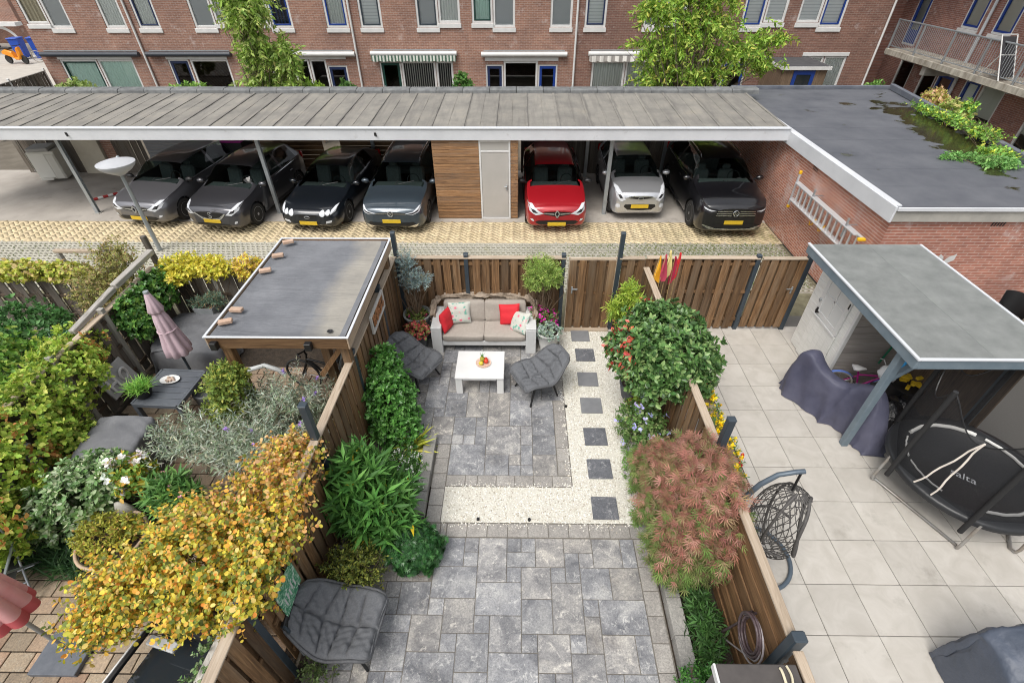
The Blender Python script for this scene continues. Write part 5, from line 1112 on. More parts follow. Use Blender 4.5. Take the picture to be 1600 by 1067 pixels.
for i, (x, y) in enumerate(STEPS):
    me = MB().box((0, 0, 0), (.37, .36, .03), bev=.004).mesh('stepping_slab')
    o = link('stepping_slab', me, BLACKSLATE if i not in FLAT else M('smooth_grey_slab', (.165, .17, .182), (.21, .215, .225), 5, .7, bump=.1, rand=.05), None, (x, y, .004), (0, 0, R(random.uniform(-1.5, 1.5))))
    tag(o, ['grey stepping slab nearest the garden gate', 'black stepping slab second from the gate, beside the white pot', 'grey stepping slab beside the back of the shell chair', 'grey stepping slab beside the border, fourth from the gate', 'veined black stepping slab beside the blue hibiscus', 'black stepping slab beside the upper patio corner', 'black stepping slab nearest the lower patio'][i], 'stepping slab', 'stepping slabs in the white gravel')
for x, y in ((-.55, 3.76), (.18, 3.76), (.86, 5.95)):
    o = MB().lathe([(.022, -.02), (.022, .03), (.016, .04), (.001, .04)], 12).build('ground_spot', MAT['black'], None, 40, (x, y, 0))
    tag(o, {-.55: 'black ground spotlight in the gravel nearer the ivy', .18: 'black ground spotlight at the middle of the gravel edge', .86: 'black ground spotlight beside the upper patio border'}[x], 'spotlight')

# ------------------------------------------------------------------ tiled terrace on the right
TILE = M('beige_grey_ceramic_tile', (.41, .385, .345), (.485, .46, .42), 3.5, .42, bump=.04, rand=.05, dist=.8, dirt=((.315, .295, .26), 2.2, .60))
tt = tag(sheet('tile_terrace', 2.54, 10.6, -1.2, 8.7, -.009, M('grey_tile_joint', (.13, .125, .115), None, rough=.9)), kind='structure')
TX = lambda i: 2.48 + .603 * i + .02
for i in range(0, 10):
    for j in range(0, 15):
        x0 = 2.505 + .603 * i; y1 = 8.31 - .6 * j
        if x0 > 7.2 or y1 < .0: continue
        slab(tt, x0, x0 + .603, y1 - .6, y1, TILE, .02, 0, .0036, 'terrace_tile', .001)

# ------------------------------------------------------------------ brick-tinted paving of the left garden
lp = tag(sheet('left_garden_paving', -7.2, -2.55, -1.5, 8.2, -.02, MAT['soil']), kind='structure')
PAV = stone_mat('terracotta_concrete_paver', [(.3, (.20, .155, .11)), (.55, (.27, .21, .145)), (.75, (.33, .26, .18))], (.30, .27, .21), .22, True, tone=(1.18, .88, .8))
for i in range(14):
    for j in range(30):
        x0 = -6.95 + .305 * i + (.15 if j % 2 else 0); y0 = .8 + .205 * j
        if x0 > -2.95: continue
        if x0 < -5.2 and 2.85 < y0 < 4.2: continue
        slab(lp, x0, x0 + .303, y0, y0 + .203, PAV, .05, 0, .006, 'paver', .005)
# felt-roofed timber canopy of the left garden
def canopy_left():
    t = thing('timber_canopy', 'timber bicycle shelter with black rubber roof and loose bricks', 'shelter', (-3.25, 6.45, 0))
    m, nt, b = base_mat('epdm_rubber_roof'); vec = coords(nt, False); n1 = noise(nt, vec, 1.4, 6, .65); col = ramp(nt, n1, [(.3, (.11, .116, .13)), (.7, (.19, .197, .213))])
    sp = _n(nt, 'ShaderNodeSeparateXYZ'); nt.links.new(vec, sp.inputs[0]); ad = _n(nt, 'ShaderNodeMath', operation='MULTIPLY_ADD'); ad.inputs[1].default_value = 1.1; nt.links.new(noise(nt, vec, 1.2, 6, .6), ad.inputs[0]); nt.links.new(sp.outputs[0], ad.inputs[2])
    mr = _n(nt, 'ShaderNodeMapRange'); mr.inputs['From Min'].default_value = .78; mr.inputs['From Max'].default_value = 1.15; nt.links.new(ad.outputs[0], mr.inputs['Value'])
    lt = _n(nt, 'ShaderNodeMath', operation='LESS_THAN'); lt.inputs[1].default_value = .82; nt.links.new(sp.outputs[0], lt.inputs[0]); mu = _n(nt, 'ShaderNodeMath', operation='MULTIPLY'); nt.links.new(mr.outputs[0], mu.inputs[0]); nt.links.new(lt.outputs[0], mu.inputs[1])
    col = mix(nt, mu.outputs[0], col, ramp(nt, n1, [(.3, (.22, .21, .19)), (.7, (.32, .30, .262))]))
    nt.links.new(col, b.inputs['Base Color']); b.inputs['Roughness'].default_value = .8
    v3 = coords(nt, False, 'Object', (1.2, 7, 1)); nt.links.new(bumpn(nt, noise(nt, v3, 1.0, 6, .65, .6), 1.0, .03), b.inputs['Normal'])
    W_, L_ = .95, 1.38; z = 2.22; r = MB(); P = []
    for i in range(25):
        row = []
        for j in range(33):
            x = -W_ + .03 + (2 * W_ - .06) * i / 24; y = -L_ + .03 + (2 * L_ - .06) * j / 32; e = min(W_ - abs(x), L_ - abs(y)); row.append((x, y, z + .0 + max(0, .06 - e * .7) + random.uniform(-.002, .002)))
        P.append(row)
    r.grid(P); r.build('roof', m, t, 60)
    f = MB(); f.bb(-W_, W_, -L_ - .02, -L_, z - .14, z + .05, .004); f.build('front_fascia', WOODH, t)
    f = MB(); f.bb(-W_, W_, L_, L_ + .02, z - .14, z + .05, .004); f.build('rear_fascia', WOODH, t)
    f = MB(); f.bb(W_, W_ + .02, -L_ - .02, L_ + .02, z - .14, z + .05, .004); f.build('side_fascia', PALEWOODY, t)
    f = MB(); f.bb(-W_ - .02, -W_, -L_ - .02, L_ + .02, z - .14, z + .05, .004); f.build('side_fascia', PALEWOODY, t)
    tr = MB(); tr.bb(-W_ - .035, W_ + .035, -L_ - .035, -L_ + .0, z + .052, z + .066, .003); tr.bb(-W_ - .035, W_ + .035, L_, L_ + .035, z + .052, z + .066, .003); tr.bb(-W_ - .035, -W_, -L_, L_, z + .052, z + .066, .003); tr.bb(W_, W_ + .035, -L_, L_, z + .052, z + .066, .003); tr.build('roof_edge_trim', MAT['zinc'], t)
    for x, y in ((W_ - .12, -L_ + .15), (-W_ + .12, -L_ + .15), (W_ - .12, L_ - .1), (-W_ + .12, L_ - .1), (W_ - .5, -L_ + .35)): MB().bb(x - .06, x + .06, y - .06, y + .06, 0, z - .15, .006).build('post', WOOD, t)
    MB().beam((W_ - .6, -L_ + .2, 1.4), (W_ - .15, -L_ + .2, 2.0), .07, .07).build('brace', WOOD, t)
    for y in (-1.1, 0, 1.1): MB().bb(-W_ + .02, W_ - .02, y - .03, y + .03, z - .15, z - .02).build('joist', WOODH, t)
    MB().lathe([(.035, .0), (.04, .006), (.03, .008), (.001, -.004)], 14, (W_ - .28, -L_ + .17, z + .02)).build('roof_drain', MAT['black'], t)
    for x in (-.85, .43): m2 = MB().bb(x - .045, x + .045, -L_ - .1, -L_ - .022, z - .12, z - .0, .006); m2.build('wall_lamp', MAT['black'], t)
    bw = MB(); bw.bb(-W_ + .02, W_ - .05, L_ - .06, L_ - .03, 0, z - .15); bw.build('back_boards', DARKWOODV, t)
    BK = M('pale_clay_brick', (.42, .28, .2), (.5, .36, .27), 8, .85, bump=.3, rand=.15)
    for i, (x, y, a, lb) in enumerate(((-.78, 1.22, 25, 'loose brick at the far corner of the rubber roof'), (-.80, .78, 18, 'largest loose brick on the rubber roof edge'), (-.82, .30, 22, 'third loose brick from the far corner of the rubber roof'), (-.80, -.78, -3, 'pale loose brick second from the near corner of the roof'), (-.83, -1.06, 20, 'loose brick nearest the near corner of the rubber roof'))):
        o = MB().box((0, 0, .03), (.18, .085, .05), bev=.006).build('loose_brick', BK, None, None, (-3.25 + x, 6.45 + y, z + .035 + (.02 if abs(y) > 1.15 else 0)), R(a)); tag(o, lb, 'brick', 'loose bricks on the canopy roof')
canopy_left()

# ------------------------------------------------------------------ timber canopy with white shed on the right
def canopy_right():
    t = thing('shed_with_canopy', 'grey felt roof on slate blue beams over a white shed', 'shed', (6.2, 6.4, 0))
    GF = roof_felt('green_grey_mineral_felt', [(.3, (.145, .155, .15)), (.7, (.225, .235, .228))], 3.0, False)
    z = 2.16; x0, x1, y0, y1 = -.98, .92, -1.58, 1.48
    for a, b_ in ((x0, x0 + .98), (x0 + .985, x1)): MB().bb(a, b_, y0, y1, z, z + .018 + (.004 if a == x0 else 0), .004).build('felt_sheet', GF, t)
    MB().bb(x0 + .02, x1 - .02, y0 + .02, y1 - .02, z - .03, z - .002).build('roof_deck', PALEWOOD, t)
    MB().bb(x0 - .03, x0 + .02, y0 - .03, y1 + .03, z - .15, z + .002, .006).build('side_fascia', MAT['slate_paint'], t)
    MB().bb(x0 + .021, x1, y0 - .03, y0 + .02, z - .15, z + .002, .006).build('front_fascia', MAT['slate_paint'], t)
    tr = MB(); tr.bb(x0 - .045, x0 - .0, y0 - .045, y1 + .045, z + .003, z + .03, .004); tr.bb(x0, x1, y0 - .045, y0, z + .003, z + .03, .004); tr.bb(x1, x1 + .04, y0 - .045, y1, z + .003, z + .03, .004); tr.build('roof_edge_trim', MAT['zinc'], t)
    MB().bb(x1, x1 + .02, y0, y1, z - .15, z + .002).build('back_fascia', MAT['slate_paint'], t)
    MB().bb(x0 + .06, x0 + .16, y0 + .3, y0 + .4, 0, z - .03, .006).build('post', MAT['slate_paint'], t)
    MB().bb(x1 - .16, x1 - .06, y0 + .3, y0 + .4, 0, z - .03, .006).build('post', MAT['slate_paint'], t)
    MB().beam((x0 + .12, y0 + .35, 1.45), (x0 + .62, y0 + .35, 2.05), .07, .07).build('brace', MAT['slate_paint'], t)
    sx = -.60; WP = wood('white_painted_board', (.60, .60, .57), (.72, .72, .69), (.78, .78, .76), .03, 1, .55)
    bd = MB().bb(-.012, .012, 0, 1.26, 0, .15, .004).mesh('board')
    for i in range(14): link('board', bd, WP, t, (sx, .15, .02 + i * .152))
    # stable door with four panes on the white wall
    dr = thing_part('door', t, (sx - .03, .33, .02))
    MB().bb(-.012, .012, 0, .78, 0, .95, .006).build('lower_leaf', WP, dr)
    for i in range(5): MB().bb(-.016, -.0125, .02 + i * .15, .155 + i * .15, .03, .92, .003).build('board', WP, dr)
    m = MB(); m.bb(-.014, .014, 0, .1, .97, 1.9, .004); m.bb(-.014, .014, .68, .78, .97, 1.9, .004); m.bb(-.014, .014, .1, .68, .97, 1.07, .004); m.bb(-.014, .014, .1, .68, 1.8, 1.9, .004); m.bb(-.012, .012, .375, .405, 1.07, 1.8); m.bb(-.012, .012, .1, .68, 1.42, 1.45); m.build('upper_leaf', MAT['white'], dr)
    for a in (.1, .405):
        for c in (1.07, 1.45): MB().bb(-.002, .004, a, a + .275, c, c + .35).build('pane', M('frosted_pane', (.62, .63, .62), None, rough=.25), dr)
    MB().bb(-.04, -.014, .02, .76, .93, .975, .005).build('ledge', MAT['white'], dr)
    MB().box((-.03, .70, 1.05), (.03, .03, .12), bev=.006).box((-.045, .66, 1.05), (.015, .1, .02)).build('latch', MAT['black'], dr); MB().box((-.03, .74, 1.25), (.02, .05, .07), bev=.01).build('lock', MAT['grey_metal'], dr)
    for zz in (.3, 1.6): MB().box((-.02, .02, zz), (.012, .02, .1)).build('hinge', MAT['black'], dr)
    bl = MB().bb(0, 1.35, -.01, .01, 0, .146, .004).mesh('board'); GB = wood('warm_grey_boards', (.23, .21, .19), (.31, .285, .26), (.37, .345, .32), .08, 0)
    for i in range(14): link('board', bl, GB, t, (sx + .015, .14, .02 + i * .15))
    MB().bb(sx - .03, sx + .03, .10, .16, 0, 2.13, .004).build('corner_post', MAT['white'], t)
    m = MB(); m.bb(.80, .83, y0 + .2, .13, 0, 2.1); m.build('back_wall', DARKWOODV, t)
    MB().box((-.25, .07, 1.82), (.22, .12, .2), bev=.012).build('meter_box', M('white_box', (.66, .66, .64), None, rough=.5), t)
    MB().box((-.27, .06, 1.95), (.12, .08, .05), bev=.01).build('green_tin', M('green_tin', (.03, .28, .1), None, rough=.5), t)
    MB().tube([(.16, .08, .6), (.34, .08, 1.9)], .016, 8).build('broom_handle', M('green_handle', (.01, .15, .07), None, rough=.5), t)
    MB().box((.1, .07, 1.72), (.2, .06, .1), bev=.03).build('black_tool', MAT['black'], t)
def thing_part(name, par, loc, rz=0.0):
    o = bpy.data.objects.new(name, None); COL.objects.link(o); o.parent = par; o.location = loc; o.rotation_euler = (0, 0, rz); return o
canopy_right()

# ------------------------------------------------------------------ soft shapes
def pillow_mesh(w_, h_, th, n=14, seed=0):
    rs = random.Random(seed); m = MB(); ph = [rs.uniform(0, 6) for _ in range(4)]
    for sg in (1, -1):
        P = []
        for i in range(n + 1):
            row = []
            for j in range(n + 1):
                u, v = 2 * i / n - 1, 2 * j / n - 1
                e = max(0, (1 - abs(u) ** 3) * (1 - abs(v) ** 3)) ** .5
                pin = 1 - .07 * (1 - v * v) * abs(u) ** 6; piv = 1 - .07 * (1 - u * u) * abs(v) ** 6
                row.append((u * w_ / 2 * pin, v * h_ / 2 * piv, sg * (th / 2 * e + .004 * math.sin(u * 7 + ph[0]) * e + .004 * math.sin(v * 8 + ph[1]) * e)))
            P.append(row)
        m.grid(P if sg < 0 else P[::-1])
    return m
def soft_box(w_, d_, h_, puff=.02, r=.018, n=10):
    """cushion: box with rounded edges and a slightly domed, creased top"""
    m = MB(); P = []
    prof = [(0, -h_ / 2), (1 - r * 2, -h_ / 2), (1, -h_ / 2 + r), (1, h_ / 2 - r), (1 - r * .6, h_ / 2 - r * .3), (1 - r * 2, h_ / 2), (.6, h_ / 2 + puff * .7), (.0, h_ / 2 + puff)]
    N = 64; rows = []
    for k, z in prof:
        row = []
        for i in range(N):
            a = 2 * PI * i / N; c, s_ = math.cos(a), math.sin(a); q = max(abs(c), abs(s_)); q = (abs(c) ** 16 + abs(s_) ** 16) ** (1 / 16)
            row.append((c / q * w_ / 2 * max(k, .001), s_ / q * d_ / 2 * max(k, .001), z + (.004 * math.sin(3 * a + z * 30) if k > .5 else 0)))
        rows.append(row)
    m.grid([[rows[i][j] for i in range(len(prof))] for j in range(N)] + [[rows[i][0] for i in range(len(prof))]]); return m
TAUPE = M('taupe_cushion_fabric', (.33, .295, .26), (.375, .335, .295), 20, .9, bump=.2, bscale=300, bdist=.002)
REDF = M('red_cushion_fabric', (.62, .018, .03), (.55, .015, .025), 8, .75, bump=.15, bscale=200, bdist=.002)
def floral():
    m, nt, b = base_mat('floral_cushion_fabric'); vec = coords(nt, True, 'Object'); v = _n(nt, 'ShaderNodeTexVoronoi'); v.inputs['Scale'].default_value = 9; nt.links.new(vec, v.inputs['Vector'])
    r1 = ramp(nt, v.outputs['Distance'], [(.0, (.62, .06, .12)), (.24, (.70, .25, .32)), (.32, (.50, .51, .46))]); r1b = r1
    n1 = noise(nt, vec, 11, 3); col = mix(nt, ramp(nt, n1, [(.56, (0, 0, 0)), (.6, (1, 1, 1))]), r1, (.16, .38, .30)); n2 = noise(nt, vec, 6, 2); col = mix(nt, ramp(nt, n2, [(.55, (0, 0, 0)), (.59, (1, 1, 1))]), col, (.54, .54, .49))
    nt.links.new(col, b.inputs['Base Color']); b.inputs['Roughness'].default_value = .85; return m
FLORAL = floral()
def sofa():
    t = thing('garden_sofa', 'white painted garden sofa with taupe seat cushions', 'sofa', (-.66, 7.38, 0))
    W_ = 2.04; SW = M('white_painted_wood', (.62, .625, .62), (.54, .545, .54), 4, .45, bump=.1, bscale=30)
    for s_ in (-1, 1):
        m = MB(); x = s_ * (W_ / 2 - .1); m.bb(x - .1, x + .1, 0, .12, 0, .575, .006); m.bb(x - .1, x + .1, .62, .74, 0, .575, .006); m.bb(x - .1, x + .1, -.0, .74, .577, .625, .008); m.bb(x - .07, x + .07, .12, .62, .12, .57, .004); m.build('arm', SW, t)
    m = MB(); m.bb(-W_ / 2 + .2, W_ / 2 - .2, .04, .09, .17, .28, .006); m.build('front_rail', SW, t)
    MB().bb(-W_ / 2 + .2, W_ / 2 - .2, .09, .74, .22, .27, .004).build('seat_base', SW, t)
    MB().bb(-W_ / 2 + .2, W_ / 2 - .2, .68, .74, .3, .68, .006).build('back_panel', SW, t)
    for x in (-.41, .41):
        soft_box(.822, .64, .13, .01).build('seat_cushion', TAUPE, t, 50).location = (x, .34, .345)
        o = soft_box(.822, .44, .12, .012).build('back_cushion', TAUPE, t, 50); o.location = (x, .62, .62); o.rotation_euler = (R(78), 0, 0)
    def pl(x, y, z, rot, mt, lab, wd=.42, sd=1):
        o = pillow_mesh(wd, wd, .15, seed=sd).build('throw_pillow', mt, None, 60); o.location = (-.66 + x, 7.38 + y, z); o.rotation_euler = rot; tag(o, lab, 'pillow', 'pillows on the white sofa'); return o
    pl(-.745, .30, .60, (R(75), R(8), R(72)), REDF, 'red pillow leaning on the sofa arm beside the shell chair', .42, 1)
    pl(-.50, .50, .63, (R(68), 0, R(6)), FLORAL, 'floral pillow standing against the sofa back', .45, 2)
    pl(.50, .47, .62, (R(66), R(-8), R(-8)), REDF, 'red pillow with pale tassels against the sofa back', .43, 3)
    pl(.70, .27, .58, (R(55), R(-14), R(-42)), FLORAL, 'floral pillow leaning on the sofa arm beside the white pots', .43, 4)
    # rolled furniture cover behind the backrest
    cv = M('crumpled_brown_tarpaulin', (.20, .155, .115), (.36, .29, .225), 9, .7, bump=.6, bscale=18, bdist=.03)
    m = MB(); P = []; n = 70; rs = random.Random(4)
    path = [(-1.02, .35, .60), (-1.03, .75, .72), (-.9, .82, .80), (-.4, .83, .83), (0, .83, .85), (.4, .83, .83), (.85, .82, .80), (1.0, .72, .72), (1.02, .3, .60)]
    pts = [np.array([np.interp(i / n * (len(path) - 1), range(len(path)), [p[k] for p in path]) for k in range(3)]) for i in range(n + 1)]
    ph = np.random.default_rng(5).uniform(0, 6.28, 8)
    for i, c in enumerate(pts):
        tg = pts[min(i + 1, n)] - pts[max(i - 1, 0)]; tg /= np.linalg.norm(tg); sd_ = np.array([-tg[1], tg[0], 0]); sd_ /= np.linalg.norm(sd_) + 1e-9; row = []
        for j in range(18):
            a = 2 * PI * j / 18; r_ = .062 + .014 * math.sin(3 * a + i * .35 + ph[0]) + .014 * math.sin(5 * a - i * .6 + ph[1]) + .012 * math.sin(i * .9 + ph[2]) + .008 * math.sin(7 * a + i * 1.3)
            q = c + sd_ * r_ * math.cos(a) * .9 + np.array([0, 0, 1]) * r_ * math.sin(a) * 1.15; row.append(tuple(q))
        P.append(row)
    m.grid(P, True); o = m.build('furniture_cover', cv, None, 60, (-.66, 7.38, 0)); tag(o, 'crumpled brown furniture cover rolled along the sofa back', 'cover')
sofa()
def table():
    t = thing('coffee_table', 'low white coffee table in front of the sofa', 'table', (-.675, 6.6, 0)); SW = M('white_table_paint', (.70, .70, .69), (.64, .64, .63), 3, .4)
    MB().bb(-.435, .435, -.365, .365, .375, .42, .008).build('table_top', SW, t)
    for x in (-1, 1):
        for y in (-1, 1): MB().bb(x * .37 - .06, x * .37 + .06, y * .31 - .035, y * .31 + .035, 0, .374, .006).build('leg', SW, t)
    for y in (-.31, .31): MB().bb(-.3, .3, y - .015, y + .015, .31, .374, .004).build('apron', SW, t)
    p = thing('fruit_plate', 'round plate with pineapple and two fruits on the coffee table', 'plate', (-.62, 6.62, .422))
    MB().lathe([(.001, .006), (.11, .006), (.135, .016), (.14, .018), (.138, .012), (.1, .0), (.001, 0)], 30).build('plate', M('patterned_plate', (.72, .6, .5), (.55, .33, .25), 30, .35), p, 50)
    pa = MB(); pa.lathe([(.001, .0), (.03, .01), (.045, .045), (.045, .08), (.03, .115), (.001, .12)], 16, (-.02, .03, .01), fn=lambda a, z: 1 + .08 * math.sin(8 * a + z * 90)); po = pa.build('pineapple', M('pineapple_skin', (.45, .38, .05), (.30, .32, .05), 60, .6), p, 50)
    lf = MB()
    for i in range(14):
        a = i * 2.4; l = .05 + .03 * (i % 3); lf.add([(-.02 + .008 * math.cos(a + 1.5), .03 + .008 * math.sin(a + 1.5), .125), (-.02 - .008 * math.cos(a + 1.5), .03 - .008 * math.sin(a + 1.5), .125), (-.02 + l * .7 * math.cos(a), .03 + l * .7 * math.sin(a), .13 + l)], [(0, 1, 2)])
    lf.build('leaves', M('pineapple_leaf', (.07, .22, .06), None, rough=.5), po)
    MB().ball((.05, -.0, .05), .045, 14, 9, (1, 1, 1)).ball((.04, .05, .05), .04, 14, 9).build('red_fruit', M('red_fruit_skin', (.6, .05, .02), None, rough=.35), p, 50)
    MB().ball((-.04, -.05, .042), .038, 14, 9, (1.2, 1, 1)).build('yellow_fruit', M('yellow_fruit_skin', (.6, .5, .05), None, rough=.4), p, 50)
table()
CUSH = M('charcoal_quilted_fabric', (.10, .105, .115), (.135, .14, .15), 60, .92, bump=.25, bscale=260, bdist=.002)
SHELL = M('dark_rope_shell', (.075, .078, .085), (.11, .113, .12), 40, .7, bump=.8, bscale=120, bdist=.006)
def shell_chair(label, loc, rz, s=1.0):
    t = thing('shell_chair', label, 'chair', loc, rz, 'shell chairs on the patio'); t.scale = (.95,) * 3
    prof = [(0, .47, .40, .31), (.06, .43, .395, .36), (.2, .26, .365, .39), (.4, .03, .345, .41), (.56, -.14, .41, .41), (.72, -.30, .55, .385), (.88, -.43, .71, .315), (.96, -.485, .785, .24), (1.0, -.505, .81, .15)]
    tb = interp(prof, np.linspace(0, 1, 401))
    def pt(u, v):
        q = int(min(1, max(0, v)) * 400); x, z, hw = tb[0, q], tb[1, q], tb[2, q]
        k = u * u; sb = min(1, max(0, (v - .35) / .3))
        return np.array([x + .10 * k * sb * min(1, (1 - v) * 6) + .01 * k, u * hw, z + (.11 * k * (1 - sb) + .05 * k) * min(1, .2 + v * 5) * min(1, .3 + (1 - v) * 5)])
    nu, nv = 60, 64
    def nrm(u, v):
        a = pt(min(1, u + .02), v) - pt(max(-1, u - .02), v); b_ = pt(u, min(1, v + .02)) - pt(u, max(0, v - .02)); q = np.cross(a, b_); q /= np.linalg.norm(q) + 1e-9
        return q if q[2] > 0 or q[0] > 0 else -q
    def sheet_(fn_t, fn_b, ue):
        P = []
        for j in range(nv + 1):
            v = j / nv; row = []
            for i in range(nu + 1):
                u = -ue + 2 * ue * i / nu; row.append(tuple(pt(u, v) + nrm(u, v) * fn_t(u, v)))
            for i in range(nu, -1, -1):
                u = -ue + 2 * ue * i / nu; row.append(tuple(pt(u, v) + nrm(u, v) * fn_b(u, v)))
            P.append(row)
        m = MB(); m.grid(P, True); k = len(P[0]); m.add(P[0], [tuple(range(k))]); m.add(P[-1], [tuple(range(k))[::-1]]); return m
    def tuft(u, v):
        e = (max(0, 1 - abs(u) ** 6) * max(0, 1 - abs(2 * v - 1) ** 12)) ** .5
        du = abs(u); vv = v * 5 - .15; dv = abs(vv - round(vv)) / 5
        cr = (1 - .9 * math.exp(-(du / .07) ** 2)) * (1 - .95 * math.exp(-(dv / .016) ** 2)); bt = math.exp(-(du / .16) ** 2 - (dv / .03) ** 2)
        wr_ = .008 * math.sin(u * 23 + v * 9) * math.sin(v * 31 + u * 5) + .006 * math.sin(u * 15 - v * 50)
        return .008 + e * (.035 + .055 * cr ** .7 - .02 * bt + wr_)
    sheet_(tuft, lambda u, v: .012, .97).build('cushion', CUSH, t, 80)
    sheet_(lambda u, v: .008, lambda u, v: -.022, 1.0).build('shell', SHELL, t, 60)
    rim = MB(); pts = [pt(-1, v) for v in np.linspace(0, 1, 16)] + [pt(u, 1) for u in np.linspace(-.9, .9, 10)] + [pt(1, v) for v in np.linspace(1, 0, 16)] + [pt(u, 0) for u in np.linspace(.9, -.9, 10)]
    rim.tube([tuple(p) for p in pts], .018, 8, closed=True); rim.build('rim', SHELL, t, 60)
    for x, y in ((.32, .27), (.32, -.27), (-.2, .25), (-.2, -.25)): MB().tube([(x * .7, y * .8, .36), (x * 1.15, y * 1.15, 0)], [.024, .018], 8).build('leg', MAT['black'], t, 50)
    MB().tube([(.21, .24, .34), (-.15, .22, .34), (-.15, -.22, .34), (.21, -.24, .34)], .014, 6, closed=True).build('under_frame', MAT['black'], t)
    return t
ch1 = shell_chair('charcoal cushioned shell chair beside the green shrub facing the table', (-1.93, 6.68, 0), R(-30))
for lb, lc, az, sc_ in (('charcoal cushioned shell chair beside the stepping slabs facing the table', (.41, 6.36, 0), 207, .95), ('charcoal cushioned shell chair on the lower patio by the fence', (-2.0, 2.22, 0), -6, .97)):
    c = copy_tree(ch1); c.location = lc; c.rotation_euler = (0, 0, R(az)); c.scale = (sc_,) * 3; c['label'] = lb
# folded black frame standing beside the near chair
t = thing('folded_stool', 'black folded stool leaning between the fence and the near chair', 'stool', (-2.40, 2.2, 0), R(5))
MB().box((0, .02, .62), (.05, .42, .5), m=Matrix.Rotation(R(-14), 3, 'Y'), bev=.01).build('seat_panel', MAT['black'], t)
m = MB(); m.tube([(-.02, -.2, .9), (.1, -.2, 0)], .016, 8); m.tube([(-.02, .24, .9), (.1, .24, 0)], .016, 8); m.tube([(.02, -.2, .55), (.16, -.2, .0)], .016, 8); m.build('frame', MAT['anthracite'], t)
MB().box((.04, -.24, .35), (.06, .05, .2), bev=.01).build('hinge', MAT['grey_metal'], t)

# ------------------------------------------------------------------ pots
def pot(name, label, loc, prof, mt, soil_z, soil_r, square=False, cat='pot', group=None):
    t = thing(name, label, cat, loc, 0, group); n = 4 if square else 28
    m = MB(); m.lathe(prof, n); o = m.build('pot', mt, t, None if square else 45)
    if square: o.rotation_euler = (0, 0, R(45))
    s = MB(); s.lathe([(soil_r, soil_z), (soil_r * .5, soil_z + .015), (.001, soil_z + .02)], n); q = s.build('soil', MAT['soil'], t)
    if square: q.rotation_euler = (0, 0, R(45))
    return t
WPOT = M('white_glazed_pot', (.66, .66, .64), (.58, .58, .56), 5, .5); GPOT = M('grey_stone_pot', (.20, .215, .20), (.30, .315, .30), 9, .85, bump=.3); DPOT = M('dark_zinc_planter', (.075, .08, .085), (.11, .115, .12), 8, .6)
def rim_prof(r0, r1, h): return [(r0 * .7, 0), (r0, .02), ((r0 + r1) / 2 * 1.03, h * .5), (r1, h - .03), (r1 + .012, h - .02), (r1 + .012, h), (r1 - .02, h), (r1 - .03, h - .06)]
pot('planter', 'white pot of grey succulents in front of the olive tree', (.60, 7.53, 0), rim_prof(.15, .215, .46), WPOT, .41, .18)
pot('planter', 'white pot under the olive tree and pink flowers', (.52, 7.95, 0), rim_prof(.19, .26, .5), WPOT, .45, .22)
pot('planter', 'round stone bowl on a pedestal under the grey conifer', (-2.02, 7.92, 0), [(.16, 0), (.16, .05), (.1, .1), (.1, .26), (.18, .32), (.26, .5), (.285, .56), (.285, .59), (.25, .59), (.24, .54)], GPOT, .54, .235)
pot('planter', 'dark square planter with red leaved succulent', (-1.95, 7.5, 0), [(.19, 0), (.215, .42), (.215, .44), (.185, .44), (.18, .38)], DPOT, .38, .175, True)
pot('planter', 'dark square planter behind the red succulent beside the sofa', (-1.82, 7.95, 0), [(.17, 0), (.19, .5), (.17, .5), (.165, .45)], DPOT, .45, .16, True)
pot('planter', 'round dark grey pot under the glossy round tree', (2.08, 6.22, 0), rim_prof(.2, .26, .34), M('charcoal_pot', (.05, .055, .065), (.075, .08, .09), 6, .55), .30, .22)
t = thing('wall_frame', 'pale wooden frame of orange twigs hung on the boundary fence', 'wall decoration', (-2.31, 6.5, 1.66))
m = MB(); m.bb(-.02, .02, -.40, -.36, -.17, .17, .004); m.bb(-.02, .02, .36, .40, -.17, .17, .004); m.bb(-.02, .02, -.36, .36, .13, .17, .004); m.bb(-.02, .02, -.36, .36, -.17, -.13, .004); m.build('frame', M('whitewashed_wood', (.55, .53, .5), (.45, .43, .4), 10, .7), t)
m = MB()
for i in range(60): 
    y = -.33 + .66 * random.random(); z = random.uniform(-.1, .1); m.tube([(.0, y, z - .04), (.015, y + random.uniform(-.06, .06), z + .05)], .008, 5)
tag(m.build('twigs', M('orange_twig', (.34, .14, .06), (.45, .22, .10), 20, .8), t), kind='stuff')

